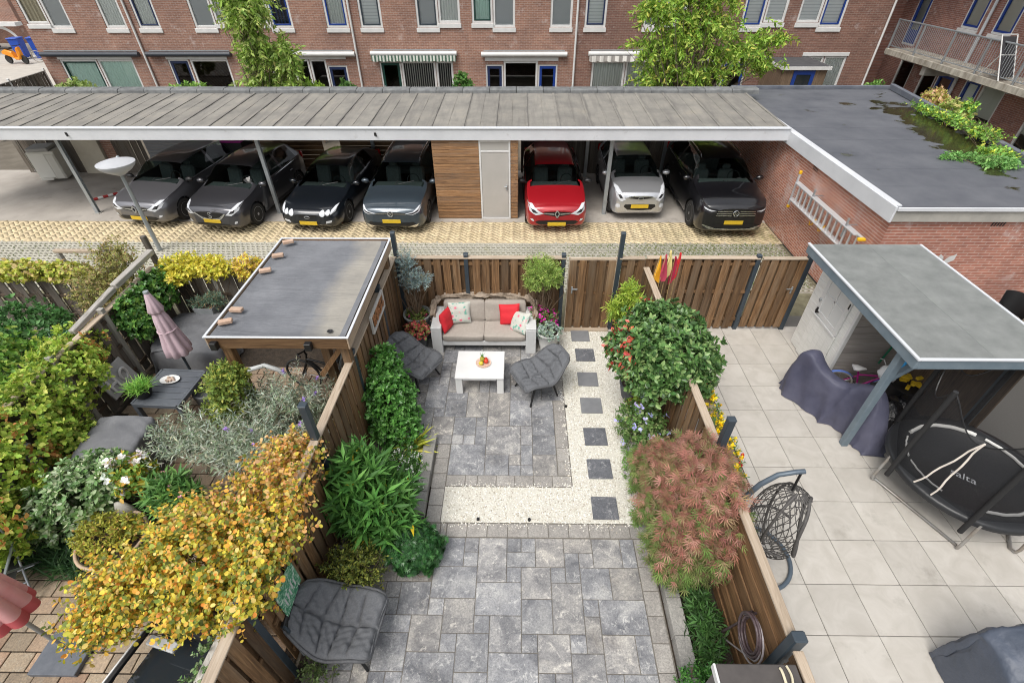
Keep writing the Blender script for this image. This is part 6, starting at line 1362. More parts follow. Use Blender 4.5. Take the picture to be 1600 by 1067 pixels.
# ------------------------------------------------------------------ draped covers
def cover(name, label, cat, st, mt, folds=9, amp=.05, seed=1, nseg=40, flare=.0, top_dip=.0):
    """st: (x, y, height, half width at top, half width at hem); cloth hanging over a long body"""
    rs = np.random.default_rng(seed); S_ = np.array(st, float); n = 90; tt_ = np.linspace(0, 1, n); K = np.linspace(0, 1, len(S_))
    C = interp(np.c_[K, S_], tt_); P = []; ph = rs.uniform(0, 6.28, 6)
    o0 = S_[:, :2].mean(0)
    for i in range(n):
        x, y, h, wt, wb = C[:, i]; a = C[:2, min(i + 1, n - 1)] - C[:2, max(i - 1, 0)]; a /= np.linalg.norm(a) + 1e-9; nr = np.array([-a[1], a[0]]); row = []
        for j in range(nseg + 1):
            u = 2 * j / nseg - 1; s_ = abs(u)
            if s_ < .42: d = wt * (s_ / .42); z = h - .04 * (s_ / .42) ** 2 * (1 if h > .2 else .3) - top_dip * (1 - (s_ / .42) ** 2)
            else:
                q = (s_ - .42) / .58; d = wt + (wb - wt) * q ** .8; z = (h - .04) * (1 - q) ** 1.05 + .012
                f = q ** .6 * amp; A = tt_[i] * folds * 6.28 + (1 if u > 0 else 2.3) + ph[0] + .8 * math.sin(q * 3 + tt_[i] * 7); d += f * (1 - 1.6 * abs(math.sin(A / 2)) ** .7) + f * .35 * math.sin(tt_[i] * folds * 2.6 * 6.28 + ph[1] + z * 5)
            rg = mnoise.ridged_multi_fractal(Vector((x * 2.2 + seed, y * 2.2 + d * 1.5, z * 2.6)), .9, 2.1, 4, 1.0, 2.0); z += (.02 * (rg - 1.2) if s_ < .5 else 0) * (1 if z > .1 else 0); d += .022 * (rg - 1.2) * (s_ > .3)
            p = np.array([x, y]) + nr * d * (1 if u > 0 else -1) - o0; row.append((p[0], p[1], max(z, .01)))
        P.append(row)
    m = MB(); m.grid(P); m.add(P[0], [tuple(range(nseg + 1))]); m.add(P[-1], [tuple(range(nseg + 1))[::-1]])
    o = m.build(name, mt, None, 75, (o0[0], o0[1], 0)); return tag(o, label, cat)
BLUEC = M('faded_navy_polyester', (.048, .05, .085), (.092, .094, .14), 1.6, .6, bump=.25, bscale=14, bdist=.02)
GREYC = M('dark_grey_cover_cloth', (.105, .108, .118), (.165, .168, .178), 2.5, .7, bump=.35, bscale=9, bdist=.03)
NAVYG = M('slate_grey_nylon', (.058, .072, .1), (.085, .10, .135), 2.5, .5, bump=.4, bscale=10, bdist=.03)
cover('bicycle_cover', 'faded navy bicycle cover draped in front of the child bicycle', 'cover', [(4.95, 6.62, .05, .05, .12), (4.99, 6.50, .78, .11, .19), (5.04, 6.32, 1.0, .12, .22), (5.20, 6.05, .80, .11, .25), (5.38, 5.82, .76, .11, .26), (5.52, 5.60, .94, .10, .25), (5.62, 5.40, 1.02, .09, .25), (5.68, 5.12, .55, .11, .22), (5.66, 4.92, .05, .08, .2)], BLUEC, 3, .06, 3)
bicycle('child_bicycle', 'small magenta and blue child bicycle behind the navy cover', (6.08, 6.28, .0), R(-14), .74, M('magenta_paint', (.42, .02, .22), None, rough=.3), M('pale_rubber', (.45, .42, .38), None, rough=.7), M('light_blue_plastic', (.12, .22, .62), None, rough=.4))
cover('furniture_cover', 'dark grey lounge furniture cover beside the pink parasol', 'cover', [(-6.35, 8.05, .05, .1, .5), (-6.35, 7.95, .58, .55, .68), (-6.3, 7.6, .63, .62, .72), (-6.22, 7.1, .63, .62, .72), (-6.15, 6.75, .58, .55, .7), (-6.15, 6.6, .05, .1, .5)], GREYC, 4, .04, 7)
cover('barbecue_cover', 'grey cover over a table beside the climbing vine', 'cover', [(-5.97, 4.96, .05, .25, .38), (-5.97, 4.94, .82, .40, .43), (-5.95, 4.7, .80, .42, .45), (-5.93, 4.35, .78, .42, .46), (-5.9, 4.08, .70, .40, .44), (-5.9, 4.04, .05, .25, .4)], GREYC, 3, .06, 9)
cover('barbecue_cover', 'slate blue barbecue cover on the tiled terrace', 'cover', [(4.76, 1.80, .05, .1, .2), (4.79, 1.80, .86, .20, .26), (4.92, 1.82, .97, .24, .30), (5.12, 1.84, 1.10, .22, .32), (5.6, 1.85, 1.08, .22, .32), (5.95, 1.85, .96, .22, .30), (6.0, 1.85, .05, .1, .2)], NAVYG, 7, .06, 12)
t = thing('rubbish_bag', 'shiny black rubbish bags heaped under the canopy', 'bag', (6.05, 5.55, 0))
BAG = M('black_polythene', (.012, .012, .014), None, rough=.28, bump=.9, bscale=9, bdist=.05)
for i, (x, y, r_, h) in enumerate(((0, 0, .36, .62), (-.32, .12, .28, .8), (.3, .1, .33, .55))):
    m = MB(); m.lathe([(.001, 0), (r_ * .9, .01), (r_, h * .25), (r_ * .92, h * .55), (r_ * .5, h * .85), (.06, h), (.07, h + .06), (.001, h + .06)], 26, (x, y, 0), fn=lambda a, z, i=i: 1 + .08 * math.sin(5 * a + z * 6 + i) + .05 * math.sin(11 * a - z * 9) + .04 * math.sin(17 * a + z * 14)); m.build('bag', BAG, t, 60)
MB().lathe([(.001, 0), (.12, .02), (.15, .1), (.1, .2), (.001, .24)], 14, (-.05, .3, .85), fn=lambda a, z: 1 + .15 * math.sin(4 * a + z * 20)).build('plastic_bag', M('white_polythene', (.7, .7, .7), None, rough=.35, bump=.5, bscale=20), t, 60)
MB().tube([(-.3, .0, 1.15), (-.27, -.02, 1.3), (-.22, -.02, 1.36), (-.24, -.04, 1.5)], .018, 6).build('blue_strap', M('blue_strap', (.03, .32, .7), None, rough=.4), t, 50)
m = MB()
for i in range(9): a = i * 1.3; m.box((.42 + .12 * math.cos(a), .3 + .12 * math.sin(a), .72 + .05 * (i % 3)), (.1, .05, .04), rz=a)
m.build('yellow_pegs', M('yellow_cloth', (.62, .42, .02), None, rough=.7), t)
MB().lathe([(.001, 0), (.2, 0), (.24, .5), (.2, .52), (.001, .5)], 16, (.45, .35, .12)).build('dark_tub', MAT['black'], t, 40)

# ------------------------------------------------------------------ trampoline with net
def trampoline():
    c = (6.38, 4.28); t = thing('trampoline', 'round black trampoline with net enclosure on the tiled terrace', 'trampoline', (*c, 0)); r_ = .96
    circ = lambda rr, z, n=40: [(rr * math.cos(2 * PI * i / n), rr * math.sin(2 * PI * i / n), z) for i in range(n)]
    MB().tube(circ(r_ - .02, .58), .02, 8, closed=True).build('ring_frame', MAT['grey_metal'], t, 60)
    m = MB(); m.lathe([(.001, .592), (.4, .592), (.74, .596)], 40); m.build('jumping_mat', M('black_woven_mat', (.016, .017, .02), (.024, .025, .028), 120, .65), t, 60)
    m = MB(); m.lathe([(.745, .60), (.76, .62), (.95, .622), (.985, .60), (.985, .53)], 40, fn=lambda a, z: 1 + (.012 * math.sin(9 * a) if z < .5 else 0)); m.build('edge_pad', M('black_vinyl_pad', (.018, .019, .021), None, rough=.4, bump=.3, bscale=10, bdist=.02), t, 60)
    WR = M('white_elastic', (.72, .72, .70), None, rough=.8)
    rs = random.Random(3)
    m = MB()
    for a0, a1, th in ((-.3, .7, .02), (.85, 2.2, .028), (2.35, 2.9, .014), (3.0, 3.7, .012), (4.3, 5.4, .022)):
        n = 16; m.tube([((.755 + .004 * math.sin(k * 1.7)) * math.cos(a0 + (a1 - a0) * k / n), (.755 + .004 * math.sin(k * 1.7)) * math.sin(a0 + (a1 - a0) * k / n), .632) for k in range(n + 1)], th, 6)
    m.build('elastic_cord', WR, t, 60)
    net, nt, b = base_mat('black_safety_net'); tr = _n(nt, 'ShaderNodeBsdfTransparent'); mx = _n(nt, 'ShaderNodeMixShader'); mx.inputs[0].default_value = .52; b.inputs['Base Color'].default_value = (.012, .012, .014, 1); b.inputs['Roughness'].default_value = .8
    nt.links.new(tr.outputs[0], mx.inputs[1]); nt.links.new(b.outputs[0], mx.inputs[2]); nt.links.new(mx.outputs[0], nt.nodes['Material Output'].inputs[0])
    NP = 6; A0 = R(177); pa = [A0 + 2 * PI * k / NP for k in range(NP)]
    m = MB(); P = []; n = 72
    for i in range(n + 1):
        a = A0 + 2 * PI * i / n; q = abs(math.sin(NP * (a - A0) / 2)); top = 2.02 - .42 * q ** 1.2; rr = r_ * (1 - .10 * q)
        P.append([(rr * math.cos(a) * (1 - .03 * k / 6), rr * math.sin(a) * (1 - .03 * k / 6), .63 + (top - .63) * k / 6) for k in range(7)])
    m.grid(P); m.build('safety_net', net, t, 80)
    MB().tube([p[-1] for p in P[:-1]], .009, 5, closed=True).build('net_hem', MAT['black'], t)
    for a in pa:
        x, y = math.cos(a), math.sin(a); MB().tube([(x * (r_ + .03), y * (r_ + .03), .35), (x * (r_ + .03), y * (r_ + .03), 1.0), (x * (r_ + .0), y * (r_ + .0), 2.06)], .032, 10).build('net_pole', M('black_foam_sleeve', (.016, .016, .017), None, rough=.75), t, 60)
    for k in range(3):
        a, a2 = pa[2 * k] - .16, pa[2 * k + 1] + .12
        p0, p1 = (math.cos(a), math.sin(a)), (math.cos(a2), math.sin(a2)); m = MB()
        m.tube([(p0[0] * .97, p0[1] * .97, .58), (p0[0] * 1.0, p0[1] * 1.0, .12), (p0[0] * .99, p0[1] * .99, .04), (p0[0] * .93, p0[1] * .93, .025), (p1[0] * .93, p1[1] * .93, .025), (p1[0] * .99, p1[1] * .99, .04), (p1[0] * 1.0, p1[1] * 1.0, .12), (p1[0] * .97, p1[1] * .97, .58)], .021, 8); m.build('leg', M('rusty_galvanised_tube', (.42, .43, .43), (.33, .29, .25), 6, .4, .6), t, 60)
    # entrance: two pale zip tapes running up to a point
    apex = (-.74, -.44, 1.68); m = MB()
    for e in ((-.94, -.28, .64), (-.84, -.48, .64)):
        n = 10; m.tube([tuple(np.array(e) + (np.array(apex) - np.array(e)) * k / n + np.array([.01 * math.sin(k * 1.9), .012 * math.cos(k * 1.6), 0])) for k in range(n + 1)], .012, 6)
    m.build('zip_tape', M('cream_zip_tape', (.66, .60, .54), None, rough=.8), t, 60)
    cu = bpy.data.curves.new('lettering', 'FONT'); cu.body = 'salta'; cu.size = .17; cu.align_x = 'CENTER'; cu.shear = .0; tmp = bpy.data.objects.new('tmp', cu); COL.objects.link(tmp)
    bpy.context.view_layer.update(); me = bpy.data.meshes.new_from_object(tmp.evaluated_get(bpy.context.evaluated_depsgraph_get())); bpy.data.objects.remove(tmp)
    o = link('lettering', me, M('grey_print', (.55, .57, .60), None, rough=.7), t, (-.20, -.19, .603), (0, 0, R(-40)))
trampoline()

# ------------------------------------------------------------------ hanging chair
def hanging_chair():
    t = thing('hanging_chair', 'woven egg shaped hanging chair on a blue grey stand', 'chair', (3.18, 3.25, 0)); BG = M('blue_grey_tube', (.075, .10, .13), (.10, .13, .16), 5, .4, .2)
    MB().tube([(.44 * math.cos(2 * PI * i / 36), .44 * math.sin(2 * PI * i / 36) - .0, .03) for i in range(36)], .028, 10, closed=True).build('base_ring', BG, t, 60)
    pts = [(-.44, .0, .03), (-.50, .02, .4), (-.54, .03, .9), (-.52, .03, 1.35), (-.42, .03, 1.62), (-.28, .03, 1.80), (-.10, .02, 1.87), (-.02, .02, 1.88)]
    MB().tube(pts, [.03, .03, .03, .03, .03, .028, .028, .028], 12).build('stand_pole', BG, t, 60)
    MB().tube([(-.05, .02, 1.87), (-.05, .0, 1.55)], .014, 8).build('hook', MAT['black'], t)
    RT = M('dark_brown_wicker', (.055, .052, .05), (.085, .08, .076), 30, .7)
    C = np.array([.0, -.04, .96]); A, B, H = .33, .36, .60; fwd = np.array([math.cos(R(-35)), math.sin(R(-35))])
    def sp(th, ph): # th around z, ph from bottom -pi/2 .. top
        k = math.cos(ph); return C + np.array([A * k * math.cos(th), B * k * math.sin(th), H * math.sin(ph)])
    def openq(th, ph): return math.cos(th - R(-35)) * math.cos(ph) > .52 + .0 * ph and ph > -.55
    m = MB()
    for k in range(22):          # two families of spirals make the net
        for sg in (1, -1):
            seg = []
            for i in range(31):
                ph = -1.35 + 2.8 * i / 30; th = 2 * PI * k / 22 + sg * 1.25 * math.sin(ph * .8)
                if openq(th, ph):
                    if len(seg) > 1: m.tube(seg, .005, 5)
                    seg = []
                else: seg.append(tuple(sp(th, ph)))
            if len(seg) > 1: m.tube(seg, .005, 5)
    tag(m.build('woven_net', RT, t, 60), kind='stuff')
    fr = []
    th0 = R(-35)
    for i in range(37):          # rim of the opening
        q = 2 * PI * i / 36; th = th0 + 1.0 * math.cos(q); ph = .30 + .86 * math.sin(q); fr.append(tuple(sp(th, ph)))
    MB().tube(fr[:-1], .02, 8, closed=True).build('opening_rim', RT, t, 60)
    MB().tube([tuple(sp(th0 + PI / 2 * 1.25, p)) for p in np.linspace(-1.5, 1.5, 20)], .016, 8).build('rib', RT, t, 60); MB().tube([tuple(sp(th0 - PI / 2 * 1.25, p)) for p in np.linspace(-1.5, 1.5, 20)], .016, 8).build('rib', RT, t, 60); MB().tube([tuple(sp(a, -.35)) for a in np.linspace(th0 + 1.1, th0 + 2 * PI - 1.1, 24)], .016, 8).build('rib', RT, t, 60)
hanging_chair()

# ------------------------------------------------------------------ small things of the right garden
t = thing('storage_cabinet', 'dark topped garden cabinet with pale edge at the boundary fence', 'cabinet', (2.05, 1.02, 0))
MB().bb(-.32, .33, -.5, .47, .02, 1.53, .01).build('body', M('grey_brown_cabinet', (.10, .09, .085), None, rough=.6), t); MB().bb(-.33, .36, -.52, .49, 1.535, 1.575, .008).build('top', M('dark_brown_lid', (.055, .048, .046), (.075, .066, .062), 8, .65), t); MB().bb(-.352, -.332, -.52, .49, 1.50, 1.582, .004).build('edge_trim', MAT['white'], t)
m = MB(); m.tube([(.2 + .02 * i / 10, .45 - .9 * i / 30 + .02 * math.sin(i), 1.60 + .012 * math.sin(i * .9)) for i in range(24)], .012, 6); m.tube([(.26 + .015 * math.sin(i * .7), .47 - .03 * i, 1.6) for i in range(26)], .011, 6); o = m.build('rope', M('cream_rope', (.55, .5, .36), None, rough=.85), None, 60, (2.05, 1.02, 0)); tag(o, 'cream rope lying on the dark garden cabinet', 'rope')
def coil(name, label, c, r0, n, mt, th=.014):
    m = MB(); pts = []
    for i in range(int(n * 22)):
        a = 2 * PI * i / 22; rr = r0 * (1 + .12 * math.sin(a * .37)); pts.append((c[0] - .05 - .035 * math.sin(a * .21), c[1] + rr * math.cos(a) * .8, c[2] + rr * math.sin(a)))
    pts.append((c[0] - .06, c[1] + .3, c[2] - .8)); m.tube(pts, th, 7); o = m.build(name, mt, None, 60); return tag(o, label, 'hose')
coil('garden_hose', 'dark garden hose coiled on the low board fence', (2.42, 1.95, 1.0), .22, 3.2, M('dark_red_hose', (.06, .04, .045), (.11, .08, .085), 30, .45))
coil('garden_hose', 'pale grey hose loop hanging inside the dark hose coil', (2.44, 1.93, .95), .25, 1.6, M('grey_hose', (.30, .27, .28), None, rough=.45), .010)
o = MB().tube([(2.56, 1.6, .05), (2.62, 1.45, .5), (2.66, 1.3, .9), (2.6, 1.1, 1.1), (2.58, .8, .6)], .014, 8).build('garden_hose', M('green_hose', (.01, .28, .12), None, rough=.4), None, 60); tag(o, 'bright green hose behind the grey board fence', 'hose')
FLC = [('orange yellow', (.85, .42, .02)), ('dusky red', (.45, .05, .09)), ('cream yellow', (.80, .70, .30)), ('wine red', (.42, .02, .06)), ('bright red', (.75, .03, .04))]
for i, (cn, cc) in enumerate(FLC):
    x = 2.55 + i * .085; y = 7.78 - .05 * (i % 2); t = thing('garden_flag', '%s garden flag, %s in the bunch on bamboo canes' % (cn, ('first from the gate', 'second from the gate', 'in the middle', 'fourth from the gate', 'last from the gate')[i]), 'flag', (x, y, 0), R(10 * i), 'flags on bamboo canes')
    MB().tube([(.05 * (i - 2), 0, .3), (.0, 0, 1.95 + .05 * (i % 3))], .008, 6).build('cane', M('bamboo_cane', (.38, .27, .12), None, rough=.6), t)
    m = MB(); P = []
    for k in range(9):
        v = k / 8; z = 2.0 + .05 * (i % 3) - .55 * v; wd = .012 + .085 * v ** .8 * (1 - .35 * (v > .9)); P.append([(.015 + wd * (q - 1.5) / 1.5 * (1 if q else .6), .022 * math.sin(q * 2.3 + v * 3 + i), z + .04 * math.sin(q * 1.7 + i) * v) for q in range(4)])
    m.grid(P); m.build('flag_cloth', M('flag_%s' % cn.replace(' ', '_'), cc, None, rough=.75), t, 70)
t = thing('flower_trough', 'wire fronted trough of yellow marigolds along the terrace fence', 'planter', (2.86, 4.85, 0))
MB().bb(-.1, .14, -1.1, .75, .75, .95, .01).build('trough', M('aged_trough', (.3, .24, .17), None, rough=.8), t); MB().bb(-.12, .16, -1.12, .77, .90, .93, .004).build('soil', MAT['soil'], t)
for y in (-1.0, .65): MB().bb(-.04, .08, y - .04, y + .04, 0, .75).build('leg', GREYB, t)
t = thing('butterfly_ornament', 'white metal butterfly fixed on the brick wall', 'ornament', (8.55, 8.76, 1.3), R(0))
for s_ in (-1, 1): MB().add([(0, -.01, 0), (s_ * .05, -.05, .16), (s_ * .16, -.07, .24), (s_ * .18, -.06, .1), (s_ * .08, -.03, -.02), (s_ * .1, -.04, -.12), (0, -.012, -.06)], [(0, 1, 2, 3, 4), (0, 4, 5, 6)]).build('wing', MAT['white'], t)
MB().tube([(0, -.012, -.1), (0, -.012, .1)], .01, 6).build('body', MAT['grey_metal'], t)
t = thing('wire_chair', 'black round backed chair against the garage wall', 'chair', (9.9, 8.1, 0), R(200))
MB().lathe([(.2, .43), (.22, .45), (.2, .47), (.001, .465)], 20).build('seat', MAT['black'], t)
m = MB(); P = [[(.22 * math.cos(a) * (1 + .25 * k / 4), .24 * math.sin(a) * (1 + .2 * k / 4), .46 + .11 * k) for k in range(5)] for a in np.linspace(R(100), R(260), 14)]; m.grid(P); m.build('backrest', MAT['black'], t, 50)
for a in (45, 135, 225, 315): MB().tube([(.17 * math.cos(R(a)), .17 * math.sin(R(a)), .44), (.22 * math.cos(R(a)), .22 * math.sin(R(a)), 0)], .012, 6).build('leg', MAT['black'], t)
t = thing('round_table', 'small white lace topped table beside the black chair', 'table', (9.25, 8.15, 0)); MB().lathe([(.001, .70), (.3, .70), (.31, .71), (.3, .72), (.001, .72)], 28).build('table_top', M('white_lace', (.72, .72, .7), None, rough=.8), t); MB().tube([(0, 0, 0), (0, 0, .7)], .025, 8).build('leg', MAT['black'], t); MB().lathe([(.2, 0), (.2, .02), (.001, .03)], 18).build('foot', MAT['black'], t)

# ------------------------------------------------------------------ left garden furniture
def parasol():
    t = thing('closed_parasol', 'closed mauve pink parasol standing behind the slate table', 'parasol', (-5.86, 6.36, 0))
    MB().tube([(0, 0, 0), (0, 0, 2.1)], .022, 10).build('pole', MAT['anthracite'], t, 60)
    MV = M('mauve_parasol_cloth', (.46, .34, .38), (.53, .40, .44), 3, .8, bump=.2, bscale=8, bdist=.01)
    fld = lambda a, z: 1 + (.30 * abs(math.sin(4 * a + .6 * z)) - .15) * min(1, max(.15, (2.1 - z) / 1.0)) + .05 * math.sin(3 * a + 4 * z)
    m = MB(); m.lathe([(.035, 2.10), (.05, 2.06), (.085, 1.9), (.115, 1.78), (.10, 1.74), (.075, 1.72)], 48, fn=lambda a, z: 1 + .1 * math.sin(8 * a) * (2.1 - z) * 3); m.build('vent_cap', MV, t, 70)
    m = MB(); m.lathe([(.06, 1.80), (.085, 1.72), (.11, 1.6), (.13, 1.4), (.155, 1.2), (.185, 1.02), (.20, .90), (.18, .88), (.12, .95)], 64, fn=fld); m.build('canopy', MV, t, 70)
    MB().lathe([(.001, 2.14), (.04, 2.13), (.045, 2.1), (.03, 2.09)], 16).build('finial', MAT['grey_metal'], t, 40)
    MB().tube([(.14 * math.cos(a), .14 * math.sin(a), 1.38) for a in [2 * PI * i / 20 for i in range(20)]], .012, 6, closed=True).build('tie_strap', MV, t)
parasol()
t = thing('slatted_table', 'slate grey slatted garden table beneath the pink parasol', 'table', (-5.72, 5.66, 0), R(-3)); SG = M('slate_grey_aluminium', (.075, .085, .10), (.10, .11, .125), 6, .45)
for i in range(6): MB().bb(-.36, .36, -.38 + i * .128, -.38 + i * .128 + .118, .70, .725, .004).build('slat', SG, t)
m = MB(); m.bb(-.40, -.362, -.4, .4, .66, .73, .005); m.bb(.362, .40, -.4, .4, .66, .73, .005); m.bb(-.362, .362, -.42, -.385, .66, .73, .005); m.bb(-.362, .362, .385, .42, .66, .73, .005); m.build('frame', SG, t)
for x in (-.36, .36):
    for y in (-.37, .37): MB().bb(x - .035, x + .035, y - .035, y + .035, 0, .66, .005).build('leg', SG, t)
t = thing('oval_dish', 'white oval dish of shells on the slate table', 'dish', (-5.78, 5.80, .727)); MB().lathe([(.001, .01), (.08, .012), (.12, .03), (.125, .032), (.08, .0), (.001, 0)], 26, sx=1.3, sy=.85).build('dish', MAT['white'], t, 50)
m = MB()
for i in range(16): a = i * 2.4; m.ball((.09 * math.cos(a) * (i / 16), .06 * math.sin(a) * (i / 16), .03), .014 + .006 * (i % 3), 7, 5)
m.build('shells', M('brown_shell', (.35, .22, .15), (.6, .5, .42), 60, .5), t, 50)
pot('planter', 'black round pot of green grass on the slate table', (-6.0, 5.45, .727), rim_prof(.11, .155, .17), MAT['black'], .15, .13)
t = thing('letter_sign', 'grey wooden sign with white letters leaning on the old fence', 'sign', (-6.86, 5.98, .15), R(0))
mt = Matrix.Rotation(R(-18), 3, 'Y'); m = MB(); m.box((0, 0, .45), (.03, .62, .46), m=mt, bev=.006); m.build('board', M('grey_sign_board', (.33, .33, .32), (.42, .42, .41), 8, .8), t)
for ch, y in (('H', -.14), ('O', .12)):
    m = MB()
    if ch == 'H':
        for yy in (-.07, .07): m.box((.035, y + yy, .45), (.03, .04, .24), m=mt, bev=.004)
        m.box((.035, y, .45), (.03, .10, .04), m=mt, bev=.004)
    else:
        pts = [(.035, y + .075 * math.cos(2 * PI * i / 20), .45 + .11 * math.sin(2 * PI * i / 20)) for i in range(20)]; m.tube(pts, .022, 6, closed=True)
    m.build('letter', MAT['white'], t)
pot('planter', 'square zinc planter with grey conifers at the lane fence', (-6.25, 7.98, .35), [(.2, 0), (.27, .40), (.25, .40), (.24, .33)], M('zinc_planter', (.30, .32, .33), (.38, .40, .41), 4, .5, .3), .34, .23, True)
bicycle('bicycle', 'black bicycle parked under the timber shelter', (-3.35, 6.3, 0), R(168), 1.0, MAT['black'], MAT['rubber'])
t = thing('washing_line_pole', 'slanting galvanised pole beside the shelter post', 'pole', (-2.85, 5.35, 0)); MB().tube([(-.20, -.28, .2), (.18, .32, 1.55)], .022, 10).build('pole', MAT['grey_metal'], t, 60)
for q in (.25, .5, .72): MB().tube([(-.20 + .38 * q - .01, -.28 + .6 * q, .2 + 1.35 * q - .03), (-.20 + .38 * q + .03, -.28 + .6 * q + .02, .2 + 1.35 * q + .04)], .014, 6).build('clip', MAT['grey_metal'], t)
o = MB().tube([(-4.62, 5.86, .72), (-4.5, 5.95, .84), (-4.25, 6.02, .88), (-4.02, 6.0, .80), (-3.92, 5.98, .70)], .04, 10).build('grey_arch_tube', M('pale_grey_tube', (.45, .47, .47), None, rough=.5), None, 60); tag(o, 'curved pale grey tube arching over the silver shrub', 'tube')
t = thing('tall_pot', 'tall dark pot beside the slate table', 'pot', (-5.25, 5.75, 0)); MB().lathe([(.12, 0), (.19, .35), (.2, .55), (.17, .56), (.16, .5), (.001, .5)], 22).build('pot', DPOT, t, 45)
t = thing('garden_spade_handle', 'grey plastic post standing in the vine by the grey cover', 'post', (-6.75, 4.15, 0), R(20)); MB().box((0, 0, .5), (.07, .18, 1.0), bev=.02).build('post', M('grey_plastic_post', (.28, .29, .30), None, rough=.6), t); MB().box((0, 0, 1.02), (.09, .2, .04), bev=.015).build('cap', M('grey_plastic_cap', (.33, .34, .35), None, rough=.6), t)
pot('planter', 'wide dark bowl with pale rim holding the golden shrub', (-5.28, 3.22, 0), [(.2, 0), (.3, .08), (.39, .26), (.42, .33), (.42, .36), (.37, .36), (.36, .30)], M('dark_bowl', (.07, .065, .06), (.10, .095, .085), 7, .6), .31, .35)
MB_rim = MB().tube([(.40 * math.cos(a), .40 * math.sin(a), .365) for a in [2 * PI * i / 30 for i in range(30)]], .022, 8, closed=True)
_b = [o for o in bpy.data.objects if o.get('label', '').startswith('wide dark bowl')][0]; MB_rim.build('rim', M('tan_pot_rim', (.40, .29, .2), (.48, .36, .26), 12, .7), _b, 60)
pot('planter', 'blue grey round pot under the small oleander', (-4.55, 3.72, 0), rim_prof(.16, .22, .36), M('blue_grey_pot', (.09, .11, .15), None, rough=.5), .32, .19)
t = thing('ridge_stone', 'pale grey pointed stone standing among the white flowers', 'stone', (-5.35, 3.62, 0)); m = MB(); m.lathe([(.13, 0), (.15, .2), (.13, .42), (.07, .55), (.001, .58)], 14, sx=1.0, sy=.55, fn=lambda a, z: 1 + .06 * math.sin(3 * a)); m.build('stone', MAT['concrete'], t, 50)
# folding chair and red parasol at the left edge
t = thing('folding_chair', 'black folding chair with silver frame at the paving edge', 'chair', (-6.35, 2.68, 0), R(-60)); SV = M('silver_tube', (.40, .43, .46), None, rough=.35, metal=.6)
for y in (-.25, .25): MB().tube([(-.35, y, .0), (.18, y, .62)], .014, 8).build('leg', SV, t, 60); MB().tube([(.3, y, 0), (-.2, y, .6), (-.36, y, 1.05)], .014, 8).build('leg', SV, t, 60); MB().tube([(-.25, y, .62), (.22, y, .63)], .016, 8).build('armrest', SV, t, 60)
for x, z in ((.1, .24), (-.18, .18)): MB().tube([(x, -.25, z), (x, .25, z)], .012, 6).build('stretcher', SV, t)
MB().add([(-.2, -.24, .42), (.22, -.24, .44), (.22, .24, .44), (-.2, .24, .42)], [(0, 1, 2, 3)]).build('seat', MAT['black'], t); MB().add([(-.2, -.24, .45), (-.37, -.24, 1.05), (-.37, .24, 1.05), (-.2, .24, .45)], [(0, 1, 2, 3)]).build('backrest', MAT['black'], t)
t = thing('tilted_parasol', 'faded red parasol closed above a slate base at the frame edge', 'parasol', (-5.2, 2.0, 0)); DS = M('dark_slate_base', (.085, .095, .115), (.12, .13, .15), 8, .6, bump=.15)
MB().bb(-.27, .27, -.22, .22, .0, .07, .006).build('base_slab', DS, t); MB().tube([(-.02, .05, .07), (-.02, .05, 2.3)], .022, 10).build('pole', MAT['grey_metal'], t, 60)
RD = M('faded_red_cloth', (.58, .22, .23), (.66, .36, .35), 2.2, .8); RD2 = M('red_hem_cloth', (.52, .10, .11), None, rough=.8)
fl_ = lambda a, z: 1 + .28 * abs(math.sin(3.5 * a)) - .12
m = MB(); m.lathe([(.04, 2.3), (.09, 2.1), (.14, 1.8), (.18, 1.45), (.205, 1.15)], 56, (-.02, .05, 0), fn=fl_); m.build('canopy', RD, t, 60)
m = MB(); m.lathe([(.206, 1.149), (.212, 1.02), (.15, 1.05)], 56, (-.02, .05, 0), fn=fl_); m.build('hem', RD2, t, 60)
t = thing('cold_frame', 'dark framed glass cold frame under the yellow shrub', 'cold frame', (-3.62, 1.55, 0), R(-14)); m = MB()
m.bb(-.42, .42, -.5, -.46, .0, .75, .005); m.bb(-.42, .42, .46, .5, 0, .75, .005); m.bb(-.42, -.38, -.46, .46, .7, .75, .005); m.bb(.38, .42, -.46, .46, .7, .75, .005); m.build('frame', MAT['black'], t); MB().bb(-.44, -.421, -.5, .5, .72, .76, .003).build('edge_strip', MAT['white'], t); MB().box((-.1, .3, .79), (.34, .1, .05), bev=.01).build('bracket', M('grey_bracket', (.42, .43, .44), None, rough=.5), t); MB().bb(-.38, .38, -.46, .46, .5, .51).build('glass', MAT['glass'], t)
t = thing('old_beams', 'silvery split timber leaning under the yellow shrub', 'timber', (-3.0, 1.5, 0)); MB().beam((-.1, -.7, .9), (.25, .5, 1.35), .07, .06, .01).build('timber', GREYWOODY, t); MB().beam((.02, -.75, .85), (.35, .42, 1.30), .06, .05, .01).build('timber', GREYWOODY, t); MB().bb(-.05, .03, -.7, -.62, 0, .9).build('prop', GREYWOODY, t); MB().bb(.24, .32, .36, .44, 0, 1.3).build('prop', GREYWOODY, t)
t = thing('garden_poster', 'green leafy printed board hung on the boundary fence', 'poster', (-2.43, 2.32, 1.05)); MB().bb(-.008, .008, -.2, .2, -.22, .22, .003).build('board', M('green_leaf_print', None or (.05, .28, .15), (.66, .74, .66), 18, .5, dist=2.0, stops=[(.35, (.02, .14, .07)), (.5, (.08, .34, .18)), (.6, (.6, .7, .6)), (.75, (.7, .78, .72))]), t)
m = MB()
for i in range(5): m.box((.010, -.12 + i * .055, -.05 + .03 * (i % 2)), (.003, .02, .12))
m.build('print', MAT['white'], t)

